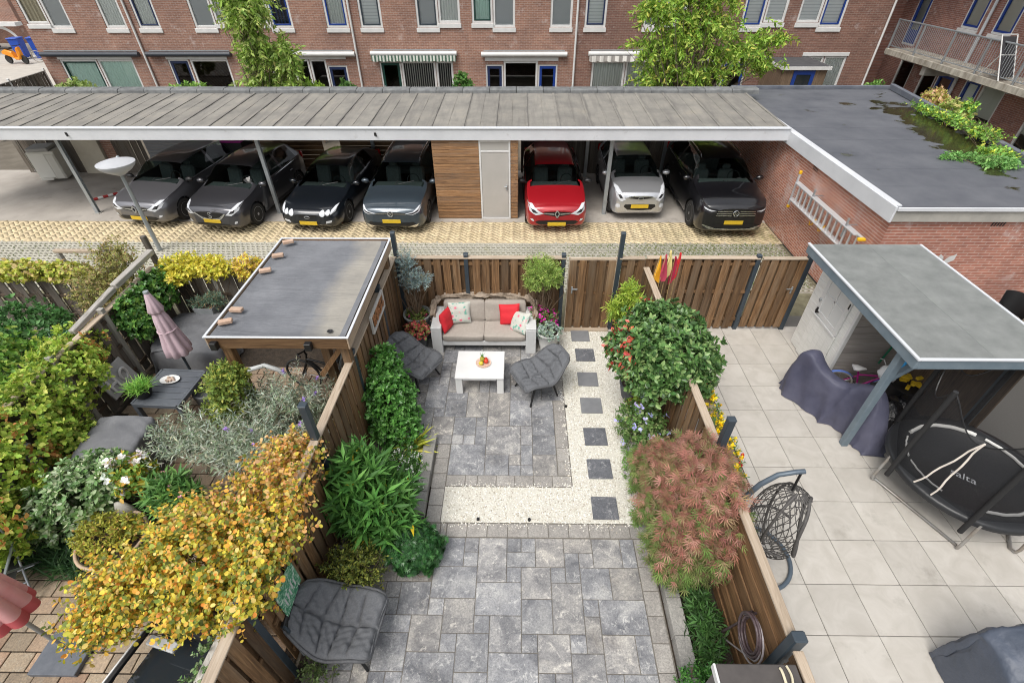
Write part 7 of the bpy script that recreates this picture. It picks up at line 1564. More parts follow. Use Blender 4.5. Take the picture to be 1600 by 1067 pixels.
# ------------------------------------------------------------------ foliage
def tpl2(w, e=.8, cup=.07):
    o = [(0, 0), (-.72 * w, .2), (-w, .5), (-e * .72 * w, .82), (0, 1), (e * .72 * w, .82), (w, .5), (.72 * w, .2)]
    return np.array([(x, y, cup * abs(x) / w - .06 * y * y) for x, y in o] + [(0, .5, -.01)]), np.array([(8, (i + 1) % 8, i) for i in range(8)])
def tpl(w, mid=.45, cup=.06, tip=-.06):
    return np.array([(0, 0, 0), (-w, mid, cup), (0, mid + .04, 0), (w, mid, cup), (0, 1, tip)]), np.array([(0, 2, 1), (0, 3, 2), (2, 4, 1), (2, 3, 4)])
def palm(n, w, spread):
    V = []; F = []
    for i in range(n):
        a = -spread + 2 * spread * i / (n - 1); c, s_ = math.cos(a), math.sin(a); l = 1 - .25 * abs(a) / spread; b = len(V)
        for x, y, z in ((0, 0, 0), (-w, .5 * l, .02), (w, .5 * l, .02), (0, l, -.12)): V.append((x * c + y * s_, -x * s_ + y * c, z))
        F += [(b, b + 2, b + 1), (b + 1, b + 2, b + 3)]
    return np.array(V), np.array(F)
def strap(w, bend):
    V = []; F = []
    for i in range(5):
        v = i / 4; q = w * (1 - v ** 2.5) * (.6 + .4 * min(1, v * 3)); V += [(-q, v, -bend * v * v), (q, v, -bend * v * v)]
        if i: b = 2 * i; F += [(b - 2, b - 1, b), (b, b - 1, b + 1)]
    return np.array(V), np.array(F)
TPL = dict(oval=tpl2(.26, .75), round=tpl2(.40, 1.1), lance=tpl(.10, .4), willow=tpl2(.17, .55, .05), broad=tpl2(.36, .7, .1), fine=tpl(.13, .5, .03), palm=palm(5, .05, .95), palm7=palm(7, .09, 1.25), grass=strap(.035, .45), strap=strap(.06, .35), needle=tpl(.05, .5, .0, 0))
def scatter(T, P, D, N, S):
    V, F = TPL[T]; n = len(P); D = D / (np.linalg.norm(D, axis=1, keepdims=True) + 1e-9); X = np.cross(D, N); X /= np.linalg.norm(X, axis=1, keepdims=True) + 1e-9; Z = np.cross(X, D)
    W = (V[None, :, 0, None] * X[:, None, :] + V[None, :, 1, None] * D[:, None, :] + V[None, :, 2, None] * Z[:, None, :]) * S[:, None, None] + P[:, None, :]
    FF = (F[None] + (np.arange(n) * len(V))[:, None, None]).reshape(-1, 3)
    return W.reshape(-1, 3), FF, len(V)
LB = 1.34
def pal_pick(rs, pal, n, jit=.16):
    C = np.array([p[:3] for p in pal], float); w_ = np.array([p[3] if len(p) > 3 else 1 for p in pal], float); k = rs.choice(len(pal), n, p=w_ / w_.sum())
    return np.clip(C[k] * LB * rs.uniform(1 - jit, 1 + jit, (n, 1)) * rs.uniform(.93, 1.07, (n, 3)), 0.002, 1)
def in_ells(P, ells):
    d = np.full(len(P), 9.0)
    for c, r_ in ells: d = np.minimum(d, np.linalg.norm((P - np.array(c)) / np.array(r_), axis=1))
    return d
def tips(rs, ells, n, inner=.45, rough=.16, zmin=.03):
    """shoot tips over the volume of a union of ellipsoids, mostly near its surface, in uneven clumps"""
    vol = np.array([r_[0] * r_[1] + r_[1] * r_[2] + r_[0] * r_[2] for c, r_ in ells]); out = []; dirs = []
    cl = rs.normal(size=(14, 3)); cl /= np.linalg.norm(cl, axis=1, keepdims=True)
    while sum(map(len, out)) < n:
        k = rs.choice(len(ells), n, p=vol / vol.sum()); d = rs.normal(size=(n, 3)); d /= np.linalg.norm(d, axis=1, keepdims=True)
        C = np.array([ells[i][0] for i in k]); R_ = np.array([ells[i][1] for i in k]); bump = 1 + rough * (np.sin(4.1 * d[:, 0] * 2 + k) * np.sin(5.3 * d[:, 1] * 2 + 1.3 * k) + .7 * np.sin(9 * d[:, 2] + 7 * d[:, 0]))
        rad = (inner + (1 - inner) * rs.random(n) ** .45) * bump; P = C + d * R_ * rad[:, None]
        others = in_ells(P, ells); ok = (others > inner * .9) & (P[:, 2] > zmin) & ~((d[:, 2] < -.55) & (rs.random(n) < .6))
        out.append(P[ok]); dirs.append((d / R_)[ok])
    P = np.concatenate(out)[:n]; D = np.concatenate(dirs)[:n]; return P, D / np.linalg.norm(D, axis=1, keepdims=True)
def whorls(rs, P, D, k, T, size, spread=1.0, up=.3, droop=0.0, along=.06, szj=.42, backset=True):
    """k leaves round each shoot"""
    n = len(P); Dd = D + np.array([0, 0, up]) - np.array([0, 0, droop]); Dd /= np.linalg.norm(Dd, axis=1, keepdims=True)
    ref = np.where(np.abs(Dd[:, 2:3]) < .9, np.array([[0, 0, 1.0]]), np.array([[1.0, 0, 0]])); A = np.cross(Dd, ref); A /= np.linalg.norm(A, axis=1, keepdims=True); B = np.cross(Dd, A)
    a = (np.arange(k)[None] * 2.39996 + rs.uniform(0, 6.28, (n, 1)) + rs.normal(0, .25, (n, k))); sp = spread * rs.uniform(.65, 1.25, (n, k))
    L = (A[:, None] * np.cos(a)[..., None] + B[:, None] * np.sin(a)[..., None]) * np.sin(sp)[..., None] + Dd[:, None] * np.cos(sp)[..., None]
    L[..., 2] -= droop * .5
    pos = P[:, None] - Dd[:, None] * (np.arange(k)[None, :, None] / max(1, k) * along) ; N = Dd[:, None] + rs.normal(0, .5, (n, k, 3))
    S = size * rs.uniform(1 - szj, 1 + szj, (n, k)); return pos.reshape(-1, 3), L.reshape(-1, 3), N.reshape(-1, 3), S.ravel()
LEAF = leaf_mat('leaf', .55, .22); GLOSSY = leaf_mat('glossy_leaf', .35, .15, .5); SOFT = leaf_mat('soft_leaf', .8, .2, .2); PETAL = leaf_mat('petal', .7, .3, .2)
def branches(par, base, P, n, r0, rs, mt, name='stem', wob=.08, bend=.4):
    m = MB(); base = np.array(base)
    for i in rs.choice(len(P), min(n, len(P)), replace=False):
        e = P[i]; b = base + np.array([rs.normal(0, .04), rs.normal(0, .04), 0]); mid = b + (e - b) * .5 + np.array([0, 0, bend * .25 * np.linalg.norm((e - b)[:2])]) + rs.normal(0, wob, 3)
        pts = [b, b + (mid - b) * .5 + rs.normal(0, wob * .4, 3), mid, mid + (e - mid) * .55 + rs.normal(0, wob * .4, 3), e]; m.tube([tuple(p) for p in pts], [r0, r0 * .8, r0 * .55, r0 * .35, r0 * .12], 5, caps=False)
    return m.build(name, mt, par, 60)
def plant(name, label, cat, base, ells, n, k, T, size, pal, seed=0, mat=LEAF, spread=1.0, up=.3, droop=0.0, along=.06, inner=.45, stems=14, r0=.012, top=None, extra=None, group=None, rough=.16, part='foliage', bark=None, bend=.4, zmin=.03):
    rs = np.random.default_rng(seed + 100); b = np.array(base, float); t = thing(name, label, cat, tuple(b), 0, group)
    E = [(tuple(np.array(c) - b), r_) for c, r_ in ells]; P, D = tips(rs, E, n, inner, rough, zmin - b[2] if b[2] < .5 else -9)
    pos, L, N, S = whorls(rs, P, D, k, T, size, spread, up, droop, along); C = pal_pick(rs, pal, len(pos))
    # colour follows the shoot as well as the leaf
    sh = np.repeat(rs.uniform(.82, 1.15, n), k)[:, None]; C = np.clip(C * sh, .002, 1)
    if top is not None:      # young growth at the outside has another colour
        zz = np.repeat(np.clip(top[2](P), 0, 1), k); sel = rs.random(len(pos)) < zz * top[1]; C[sel] = pal_pick(rs, top[0], sel.sum())
    V, F, nv = scatter(T, pos, L, N, S); np_mesh(part, V, F, np.repeat(C, nv, 0), mat, t, kind='stuff' if False else None)
    branches(t, (0, 0, 0), P, stems, r0, rs, bark or MAT['twig'], 'trunk' if part == 'crown' else 'stem', bend=bend)
    if extra:                # flowers: (count, template, size, palette, k)
        for en, T2, s2, pal2, k2, nm in extra:
            sel = np.argsort(-(P[:, 2] + np.linalg.norm(P[:, :2], axis=1) * .4 + rs.normal(0, .15, n)))[:max(en * 3, 1)]; sel = rs.choice(sel, min(en, len(sel)), replace=False)
            p2, l2, n2, s_2 = whorls(rs, P[sel] + D[sel] * .02, D[sel], k2, T2, s2, 1.15, .6); C2 = np.repeat(pal_pick(rs, pal2, len(sel), .1), k2, 0); V2, F2, nv2 = scatter(T2, p2, l2, n2, s_2); np_mesh(nm, V2, F2, np.repeat(C2, nv2, 0), PETAL, t)
    return t
G1 = [(.045, .11, .022), (.06, .14, .03), (.035, .085, .02), (.075, .16, .035)]
# --- middle garden
plant('green_shrub', 'dense bright green shrub against the boundary fence by the shell chair', 'shrub', (-2.05, 5.5, 0), [((-2.14, 5.85, .82), (.30, .40, .60)), ((-2.05, 5.42, .62), (.42, .46, .58)), ((-1.93, 5.15, .40), (.42, .34, .40))], 1500, 9, 'oval', .058, [(.06, .18, .03), (.09, .23, .045), (.04, .12, .022), (.13, .29, .07)], 1, GLOSSY, 1.0, .5, inner=.55)
plant('oleander_bush', 'tall oleander bush with long narrow green leaves in the bed', 'shrub', (-2.02, 3.72, 0), [((-2.05, 3.80, .70), (.55, .58, .70)), ((-1.80, 3.6, .55), (.48, .45, .55))], 420, 20, 'lance', .205, [(.06, .16, .035), (.045, .125, .028), (.08, .20, .04), (.10, .24, .05), (.45, .32, .02, .03)], 2, LEAF, .85, .9, along=.32, inner=.35, stems=40, r0=.010)
plant('ivy_ball', 'rounded dark green ivy clump on the bed corner', 'ivy', (-1.36, 3.22, 0), [((-1.36, 3.22, .24), (.36, .33, .30))], 900, 5, 'palm7', .062, [(.022, .085, .022), (.035, .11, .03), (.05, .14, .04), (.018, .06, .018)], 3, GLOSSY, 1.2, .1, inner=.78)
plant('wispy_shrub', 'loose yellow green shrub behind the near shell chair', 'shrub', (-2.0, 2.86, 0), [((-1.98, 2.84, .45), (.40, .33, .38))], 520, 9, 'oval', .032, [(.15, .17, .03), (.09, .12, .025), (.20, .21, .04), (.06, .08, .02)], 4, LEAF, 1.0, .4, along=.12, inner=.3, stems=60, r0=.006)
plant('white_flower_cover', 'low carpet of tiny white flowers in the bed', 'flowers', (-1.75, 4.42, 0), [((-1.78, 4.45, .10), (.36, .50, .22))], 900, 6, 'fine', .05, [(.06, .15, .03), (.09, .20, .045), (.045, .11, .025)], 5, LEAF, 1.0, .6, inner=.6, stems=8, r0=.004, extra=[(300, 'round', .020, [(.80, .80, .74)], 5, 'blossom')])
def grassy(name, label, cat, base, n, l, T, pal, seed, lean=.9, w=.05, mat=LEAF):
    rs = np.random.default_rng(seed); t = thing(name, label, cat, base); a = rs.uniform(0, 6.28, n); tilt = rs.uniform(.1, lean, n); D = np.c_[np.cos(a) * np.sin(tilt), np.sin(a) * np.sin(tilt), np.cos(tilt)]; P = np.c_[rs.normal(0, w, n), rs.normal(0, w, n), np.zeros(n)]; N = np.c_[-np.cos(a), -np.sin(a), np.full(n, .6)]
    V, F, nv = scatter(T, P, D, -N * -1, l * rs.uniform(.6, 1.15, n)); np_mesh('leaf_blades', V, F, np.repeat(pal_pick(rs, pal, n), nv, 0), mat, t); return t
grassy('yellow_strap_plant', 'yellow strap leaved plant beside the upper patio', 'plant', (-1.68, 5.0, .0), 60, .42, 'strap', [(.42, .46, .05), (.32, .40, .05), (.50, .50, .10)], 21, 1.25)
plant('bed_perennials', 'small mixed perennials with reddish flowers beside the edging', 'flowers', (-1.68, 3.95, 0), [((-1.62, 3.98, .12), (.16, .25, .22)), ((-1.6, 3.72, .14), (.14, .16, .22))], 160, 7, 'oval', .055, [(.16, .24, .05), (.22, .32, .06), (.08, .16, .04), (.20, .06, .05, .3)], 6, LEAF, 1.0, .4, stems=6, r0=.004)
plant('edge_creeper', 'small low green creeper in the soil beside the near chair', 'plant', (-2.15, 1.55, 0), [((-2.15, 1.6, .1), (.25, .5, .28)), ((-2.25, 1.9, .1), (.15, .2, .3))], 130, 7, 'oval', .035, [(.08, .12, .04), (.12, .17, .06)], 7, LEAF, 1.0, .6, along=.1, stems=20, r0=.004)
# grey conifer on a stem, succulents, olive
def standard(name, label, base, z0, z1, ells, **kw):
    t = plant(name, label, 'tree', (base[0], base[1], z0), ells, **kw); st = MB().tube([(0, 0, 0), (.012, .01, (z1 - z0) * .5), (0, 0, z1 - z0)], [.022, .018, .016], 8).build('trunk', MAT['bark'], t, 60); return t
standard('grey_conifer', 'silvery blue conifer on a bare stem in the stone bowl', (-2.02, 7.92), .54, 1.1, [((-2.10, 7.95, 1.66), (.26, .24, .36)), ((-1.86, 7.88, 1.40), (.30, .24, .22)), ((-2.12, 7.92, 1.28), (.16, .16, .2))], n=260, k=16, T='lance', size=.05, pal=[(.22, .30, .30), (.17, .24, .25), (.30, .37, .36), (.25, .22, .14, .4)], seed=8, mat=SOFT, spread=.7, up=.4, along=.16, inner=.2, stems=40, r0=.008)
plant('bowl_creeper', 'mixed small leaves filling the stone bowl', 'plant', (-2.02, 7.92, .54), [((-2.02, 7.90, .58), (.22, .22, .09))], 120, 6, 'oval', .035, [(.12, .18, .04), (.22, .22, .06), (.08, .14, .03)], 9, LEAF, 1.1, .5, stems=4, r0=.003, extra=[(5, 'round', .035, [(.7, .05, .2)], 5, 'blossom')])
plant('red_succulent', 'red and green rosette plant in the dark square planter', 'plant', (-1.95, 7.5, .38), [((-1.95, 7.48, .50), (.23, .21, .17))], 90, 12, 'broad', .055, [(.36, .06, .06), (.28, .05, .05), (.22, .20, .06), (.45, .12, .10), (.14, .18, .05)], 10, LEAF, .95, .6, along=.03, inner=.6, stems=5, r0=.006)
standard('olive_standard', 'small olive tree with round light green crown', (.50, 7.97), .45, 1.3, [((.46, 7.95, 1.55), (.37, .33, .34)), ((.30, 7.9, 1.36), (.22, .2, .2)), ((.62, 7.95, 1.42), (.26, .24, .26))], n=620, k=11, T='lance', size=.062, pal=[(.20, .30, .06), (.26, .36, .08), (.14, .22, .05), (.32, .38, .12)], seed=11, mat=LEAF, spread=.9, up=.6, along=.12, inner=.3, stems=40, r0=.009)
plant('pink_flowers', 'bright pink flowers under the olive tree', 'flowers', (.52, 7.95, .45), [((.50, 7.88, .58), (.32, .26, .16))], 150, 6, 'oval', .05, [(.06, .13, .03), (.09, .16, .04), (.16, .08, .05)], 12, LEAF, 1.0, .5, stems=12, r0=.004, extra=[(34, 'round', .045, [(.62, .03, .36), (.70, .06, .42)], 5, 'blossom')])
plant('grey_succulents', 'pale grey green succulents overflowing the white pot', 'plant', (.60, 7.53, .41), [((.60, 7.50, .47), (.24, .22, .13))], 130, 10, 'broad', .042, [(.28, .36, .30), (.22, .30, .25), (.34, .40, .36), (.20, .25, .17)], 13, SOFT, .9, .7, along=.02, inner=.6, stems=4, r0=.004)
# glossy round tree in the charcoal pot
standard('photinia_tree', 'round glossy evergreen with red young shoots in the charcoal pot', (2.08, 6.22), .30, 1.0, [((2.21, 5.69, 1.58), (0.78, 0.72, 0.56)), ((2.53, 5.62, 1.44), (0.52, 0.52, 0.45)), ((1.87, 5.72, 1.48), (0.48, 0.5, 0.48)), ((2.21, 5.92, 1.88), (0.55, 0.5, 0.3)), ((2.27, 5.39, 1.34), (0.66, 0.45, 0.42))], n=1750, k=9, T='oval', size=.080, pal=[(.05, .115, .03), (.075, .155, .042), (.035, .08, .022), (.11, .20, .06), (.17, .26, .09)], seed=14, mat=GLOSSY, spread=1.05, up=.35, along=.05, inner=.5, stems=26, r0=.014, top=([(.42, .07, .05), (.52, .14, .07), (.34, .05, .05)], .5, lambda P: (P[:, 0] < -.38) * .30 * (P[:, 2] > .8) + (P[:, 1] > .05) * (P[:, 2] > 1.35) * .45))
plant('lime_bamboo', 'feathery lime green bamboo beside the garden gate', 'bamboo', (2.08, 7.75, 0), [((2.05, 7.75, .85), (.34, .30, .45)), ((2.12, 7.7, 1.2), (.26, .24, .3))], 240, 13, 'lance', .10, [(.30, .40, .05), (.24, .34, .04), (.36, .44, .08), (.18, .28, .04)], 15, LEAF, 1.0, .5, along=.2, inner=.25, stems=26, r0=.007)
plant('blue_hibiscus', 'leafy shrub with pale blue flowers beside the gravel', 'shrub', (2.02, 5.15, 0), [((1.98, 5.2, .42), (.42, .48, .42)), ((2.1, 4.8, .35), (.3, .3, .35))], 560, 8, 'broad', .045, [(.09, .17, .045), (.12, .21, .06), (.06, .12, .03), (.20, .25, .10)], 16, LEAF, 1.0, .4, along=.1, inner=.35, stems=30, r0=.007, extra=[(20, 'round', .055, [(.42, .42, .78), (.50, .48, .82)], 5, 'blossom')])
plant('lime_coleus', 'lime and dark red leafed plant below the round tree', 'plant', (2.12, 5.66, 0), [((2.08, 5.66, .3), (.22, .2, .25))], 90, 8, 'broad', .075, [(.30, .42, .06), (.22, .34, .05), (.18, .03, .03, .4)], 17, LEAF, 1.0, .4, stems=8, r0=.006)
# weeping maple
plant('weeping_maple', 'weeping cut leaf maple with bronze pink and green foliage', 'tree', (2.22, 3.3, 0), [((2.14, 3.45, 1.0), (.62, .80, .56)), ((2.05, 3.95, .86), (.50, .45, .44)), ((2.10, 3.08, .78), (.54, .42, .52)), ((2.26, 3.48, 1.48), (.40, .56, .30)), ((2.04, 2.95, .55), (.40, .32, .40))], 2500, 6, 'palm', .102, [(.13, .19, .055), (.18, .22, .075), (.22, .19, .10), (.10, .16, .04)], 18, SOFT, .7, .0, .85, along=.14, inner=.66, stems=30, r0=.016, part='crown', bark=MAT['bark'], bend=1.6, rough=.2, top=([(.30, .135, .105), (.36, .19, .15), (.25, .125, .09), (.22, .16, .085)], .85, lambda P: np.clip((P[:, 2] - .70) * 1.5 + .25 * np.sin(P[:, 1] * 9) + .2 * np.sin(P[:, 0] * 11), 0, 1)))
plant('fern_clump', 'dark feathery ferns in the bed under the maple', 'fern', (2.2, 2.2, 0), [((2.2, 2.35, .18), (.2, .42, .26)), ((2.15, 1.9, .12), (.18, .25, .2))], 240, 9, 'lance', .10, [(.04, .10, .025), (.06, .14, .035), (.03, .07, .02)], 19, LEAF, 1.0, .5, along=.12, stems=14, r0=.004)
plant('box_ball', 'small clipped box plant at the near edge of the right bed', 'shrub', (2.0, 1.62, 0), [((1.99, 1.62, .30), (.30, .26, .30))], 420, 7, 'oval', .03, [(.05, .16, .03), (.08, .22, .04), (.03, .10, .02)], 20, GLOSSY, 1.0, .3, inner=.75)
plant('gravel_edge_herbs', 'low green herbs spreading onto the gravel by the maple', 'plant', (1.72, 4.5, 0), [((1.76, 4.55, .06), (.12, .5, .14)), ((1.72, 3.85, .05), (.10, .2, .10))], 150, 6, 'fine', .06, [(.10, .20, .04), (.14, .26, .06), (.25, .22, .28, .2)], 23, LEAF, 1.0, .5, stems=6, r0=.003)
plant('marigolds', 'yellow marigolds growing in the wire fronted trough', 'flowers', (2.86, 4.85, .92), [((2.90, 4.3, 1.0), (.13, .6, .12)), ((2.90, 5.2, 1.0), (.13, .5, .12))], 260, 6, 'fine', .05, [(.06, .13, .03), (.08, .16, .04)], 22, LEAF, 1.0, .6, stems=10, r0=.003, extra=[(120, 'round', .034, [(.80, .50, .01), (.78, .58, .03)], 8, 'blossom'), (6, 'round', .045, [(.5, .02, .03)], 7, 'red_blossom')])
# --- left garden
YO = [(.52, .40, .05, 1.4), (.42, .38, .05, 1.3), (.56, .32, .06, .9), (.25, .28, .045, 1.3), (.60, .25, .05, .45), (.11, .15, .032, 1.5), (.52, .42, .14, .8)]
plant('autumn_shrub', 'large shrub of round yellow and orange autumn leaves over the fence', 'shrub', (-3.3, 2.45, 0), [((-3.22, 2.45, 1.54), (0.8, 0.6, 0.44)), ((-2.74, 3.05, 1.66), (0.5, 0.62, 0.4)), ((-3.87, 2.15, 1.32), (0.62, 0.46, 0.34)), ((-2.97, 2.0, 1.45), (0.58, 0.4, 0.3)), ((-2.7, 3.6, 1.62), (0.36, 0.36, 0.34)), ((-4.12, 1.88, 1.2), (0.4, 0.3, 0.24)), ((-2.46, 2.6, 1.76), (0.34, 0.6, 0.3)), ((-2.44, 2.05, 1.82), (0.26, 0.45, 0.2)), ((-3.47, 2.85, 1.3), (0.66, 0.45, 0.38)), ((-4.07, 2.45, 1.1), (0.52, 0.42, 0.34))], 3500, 8, 'round', .041, YO, 30, LEAF, 1.1, .35, along=.16, inner=.35, stems=190, r0=.011, bend=1.1, rough=.25, top=([(.50, .31, .15), (.50, .36, .13), (.48, .26, .10)], .5, lambda P: np.clip((P[:, 1] + P[:, 0] * .3) * .9, 0, 1)))
plant('silver_buddleia', 'silvery grey arching shrub with a few purple flowers', 'shrub', (-3.95, 4.5, 0), [((-3.9, 4.5, .95), (1.0, .62, .48)), ((-3.25, 4.9, 1.1), (.66, .55, .55)), ((-4.7, 4.45, .9), (.55, .45, .45)), ((-3.5, 4.05, 1.15), (.8, .42, .42)), ((-3.8, 5.1, 1.0), (.6, .4, .5))], 1000, 20, 'lance', .078, [(.27, .32, .25), (.22, .27, .20), (.34, .38, .32), (.30, .30, .22), (.16, .21, .13)], 31, SOFT, 1.0, .7, along=.38, inner=.25, stems=120, r0=.008, bend=1.2, rough=.3, extra=[(12, 'oval', .035, [(.28, .16, .48), (.34, .22, .52)], 14, 'blossom')])
VN = [(.21, .31, .04), (.26, .36, .05), (.14, .23, .035), (.33, .39, .07), (.40, .41, .10, .6)]
plant('climbing_vine', 'thick yellow green climbing vine over the old fence', 'vine', (-7.0, 4.6, 0), [((-6.98, 5.35, 1.15), (.50, .75, .50)), ((-7.0, 4.5, 1.0), (.58, .70, .72)), ((-6.55, 4.55, .55), (.36, .40, .42)), ((-6.9, 3.6, .95), (.62, .62, .70)), ((-7.35, 6.0, 1.15), (.42, .55, .38)), ((-6.6, 3.0, .8), (.5, .4, .55))], 3700, 6, 'broad', .060, VN, 32, LEAF, 1.1, .2, inner=.6, stems=40, r0=.01, rough=.22, top=([(.46, .20, .07), (.52, .30, .10)], .5, lambda P: (np.sin(P[:, 1] * 3.1) * np.sin(P[:, 0] * 5 + P[:, 2] * 3) > .55) * .9))
plant('vine_outer', 'green climber filling the garden beyond the old fence', 'vine', (-8.3, 5.0, 0), [((-8.2, 4.6, .9), (.8, 1.1, .8)), ((-7.9, 3.4, .9), (.7, .8, .8)), ((-8.6, 5.8, .9), (.7, .7, .7))], 1500, 6, 'broad', .075, [(.13, .25, .04), (.18, .31, .05), (.09, .18, .03), (.28, .36, .07)], 33, LEAF, 1.1, .2, inner=.6, stems=20, r0=.01)
plant('leafy_bush', 'fresh green leafy bush in the farthest left garden', 'shrub', (-9.0, 6.9, 0), [((-9.0, 6.9, .75), (.8, .6, .65)), ((-9.8, 6.6, .6), (.6, .5, .55))], 800, 7, 'oval', .085, [(.06, .16, .045), (.09, .20, .06), (.045, .11, .03)], 34, LEAF, 1.0, .4, inner=.5)
plant('bluegreen_bush', 'blue green bush beside the pinkish shrub', 'shrub', (-8.2, 6.75, 0), [((-8.2, 6.75, .6), (.35, .35, .45))], 220, 8, 'lance', .09, [(.08, .17, .09), (.11, .21, .12)], 35, LEAF, 1.0, .5, along=.15)
plant('pinkish_shrub', 'dusky pink and straw coloured shrub by the sloping beam', 'shrub', (-7.75, 7.2, 0), [((-7.75, 7.2, .75), (.45, .45, .45))], 420, 8, 'fine', .05, [(.32, .19, .15), (.36, .25, .17), (.25, .20, .11), (.30, .30, .12)], 36, SOFT, 1.0, .4, along=.1)
plant('olive_brown_shrub', 'tall loose olive brown shrub leaning over the lane', 'shrub', (-7.9, 8.1, 0), [((-7.9, 8.1, 1.15), (.62, .45, .72)), ((-7.7, 8.2, 1.7), (.45, .35, .36)), ((-8.2, 7.8, 1.0), (.5, .4, .6))], 720, 9, 'oval', .05, [(.22, .22, .07), (.28, .27, .09), (.30, .22, .11), (.16, .17, .05)], 37, LEAF, 1.0, .5, along=.16, inner=.3, stems=60, r0=.009, rough=.3)
plant('yellow_creeper', 'yellow creeper hanging on the old fence at the lane', 'vine', (-9.9, 8.3, 0), [((-9.9, 8.28, 1.3), (.9, .22, .20)), ((-9.0, 8.25, 1.3), (.6, .2, .2))], 420, 6, 'broad', .08, [(.34, .36, .06), (.42, .40, .09), (.24, .30, .05), (.44, .34, .16)], 38, LEAF, 1.1, .1, inner=.5, stems=16, r0=.008)
plant('gold_shrub', 'golden yellow leafy shrub topping the lane fence', 'shrub', (-6.4, 8.3, 0), [((-6.55, 8.28, 1.46), (.48, .26, .24)), ((-6.0, 8.26, 1.42), (.42, .24, .26)), ((-6.7, 8.1, 1.3), (.3, .25, .2))], 640, 7, 'oval', .062, [(.52, .46, .05), (.45, .42, .05), (.58, .50, .10), (.34, .36, .05)], 39, LEAF, 1.0, .3, along=.1, inner=.4, stems=24, r0=.008)
plant('gold_shrub', 'smaller golden shrub beside the rubber roof at the lane fence', 'shrub', (-5.2, 8.3, 0), [((-5.25, 8.25, 1.38), (.36, .22, .30)), ((-5.1, 8.2, 1.1), (.2, .16, .25))], 300, 7, 'oval', .058, [(.52, .42, .04), (.58, .46, .08), (.42, .40, .06), (.45, .30, .10)], 40, LEAF, 1.0, .3, along=.1, inner=.4, stems=16, r0=.007)
plant('rusty_twigs', 'rusty red twiggy climber along the lane fence top', 'vine', (-4.65, 8.35, 0), [((-4.8, 8.34, 1.46), (.55, .12, .12))], 200, 6, 'oval', .04, [(.40, .18, .07), (.34, .24, .08), (.28, .28, .08)], 41, LEAF, 1.1, .3, stems=20, r0=.004)
plant('dark_ivy', 'dark green ivy hanging over the old fence behind the parasol', 'ivy', (-6.95, 7.5, 0), [((-6.95, 7.75, 1.15), (.28, .48, .42)), ((-6.98, 7.2, 1.2), (.26, .5, .32)), ((-6.8, 6.95, 1.0), (.2, .25, .3))], 950, 6, 'broad', .068, [(.055, .15, .03), (.08, .20, .04), (.04, .10, .022), (.14, .25, .05)], 42, GLOSSY, 1.1, .1, inner=.55, stems=12, r0=.008)
plant('shelter_shrub', 'green and yellow shrub at the front of the timber shelter', 'shrub', (-4.25, 5.0, 0), [((-4.25, 5.0, 1.25), (.34, .30, .50)), ((-4.05, 4.95, 1.65), (.28, .2, .3)), ((-4.35, 4.95, .8), (.34, .3, .5))], 800, 8, 'oval', .05, [(.14, .20, .04), (.20, .25, .05), (.10, .15, .03), (.34, .34, .07, .5)], 43, LEAF, 1.0, .4, along=.12, inner=.35, stems=30, r0=.008)
plant('conifer_tuft', 'grey green conifer tuft in the zinc planter', 'conifer', (-6.25, 7.98, .68), [((-6.1, 7.98, .86), (.28, .2, .2)), ((-6.4, 7.95, .8), (.16, .15, .12))], 130, 14, 'lance', .055, [(.10, .17, .12), (.14, .21, .15), (.30, .20, .12, .4)], 44, SOFT, .8, .4, along=.15, stems=10, r0=.005)
grassy('grass_pot_plant', 'bright green grass in the black pot on the slate table', 'plant', (-6.0, 5.45, .88), 420, .20, 'grass', [(.16, .32, .05), (.22, .38, .07), (.10, .24, .04)], 45, .9, .06)
plant('variegated_shrub', 'pale variegated leafy shrub left of the golden bowl', 'shrub', (-5.9, 3.72, 0), [((-5.95, 3.75, .55), (.52, .45, .50)), ((-5.7, 4.0, .7), (.36, .3, .36)), ((-6.2, 3.5, .4), (.35, .35, .4))], 900, 7, 'oval', .065, [(.16, .27, .10), (.24, .33, .17), (.10, .19, .06), (.40, .45, .30)], 46, GLOSSY, 1.05, .4, along=.05, inner=.55)
plant('white_phlox', 'yellowing plant with white blooms before the grey cover', 'flowers', (-5.35, 3.95, 0), [((-5.38, 4.0, .62), (.36, .30, .36))], 240, 7, 'oval', .07, [(.16, .28, .05), (.12, .22, .04), (.42, .36, .05), (.38, .22, .05, .4)], 47, LEAF, 1.0, .4, along=.1, stems=24, r0=.006, extra=[(26, 'round', .055, [(.72, .72, .74), (.70, .65, .69)], 14, 'blossom')])
plant('small_oleander', 'young oleander in the blue grey pot', 'shrub', (-4.6, 3.72, .32), [((-4.65, 3.72, .62), (.36, .32, .30))], 70, 18, 'lance', .15, [(.09, .20, .05), (.13, .26, .07), (.06, .15, .04), (.45, .42, .1, .06)], 48, LEAF, .95, .8, along=.2, inner=.3, stems=14, r0=.007, extra=[(4, 'round', .035, [(.72, .35, .42)], 7, 'blossom')])
plant('golden_spirea', 'golden green mounded shrub in the wide bowl', 'shrub', (-5.28, 3.22, .31), [((-5.36, 3.22, .46), (.36, .32, .20)), ((-5.1, 3.3, .5), (.22, .2, .16))], 620, 7, 'oval', .034, [(.26, .27, .04), (.33, .32, .05), (.18, .20, .03), (.32, .20, .06, .5)], 49, LEAF, 1.0, .4, along=.06, inner=.55, stems=14, r0=.004)
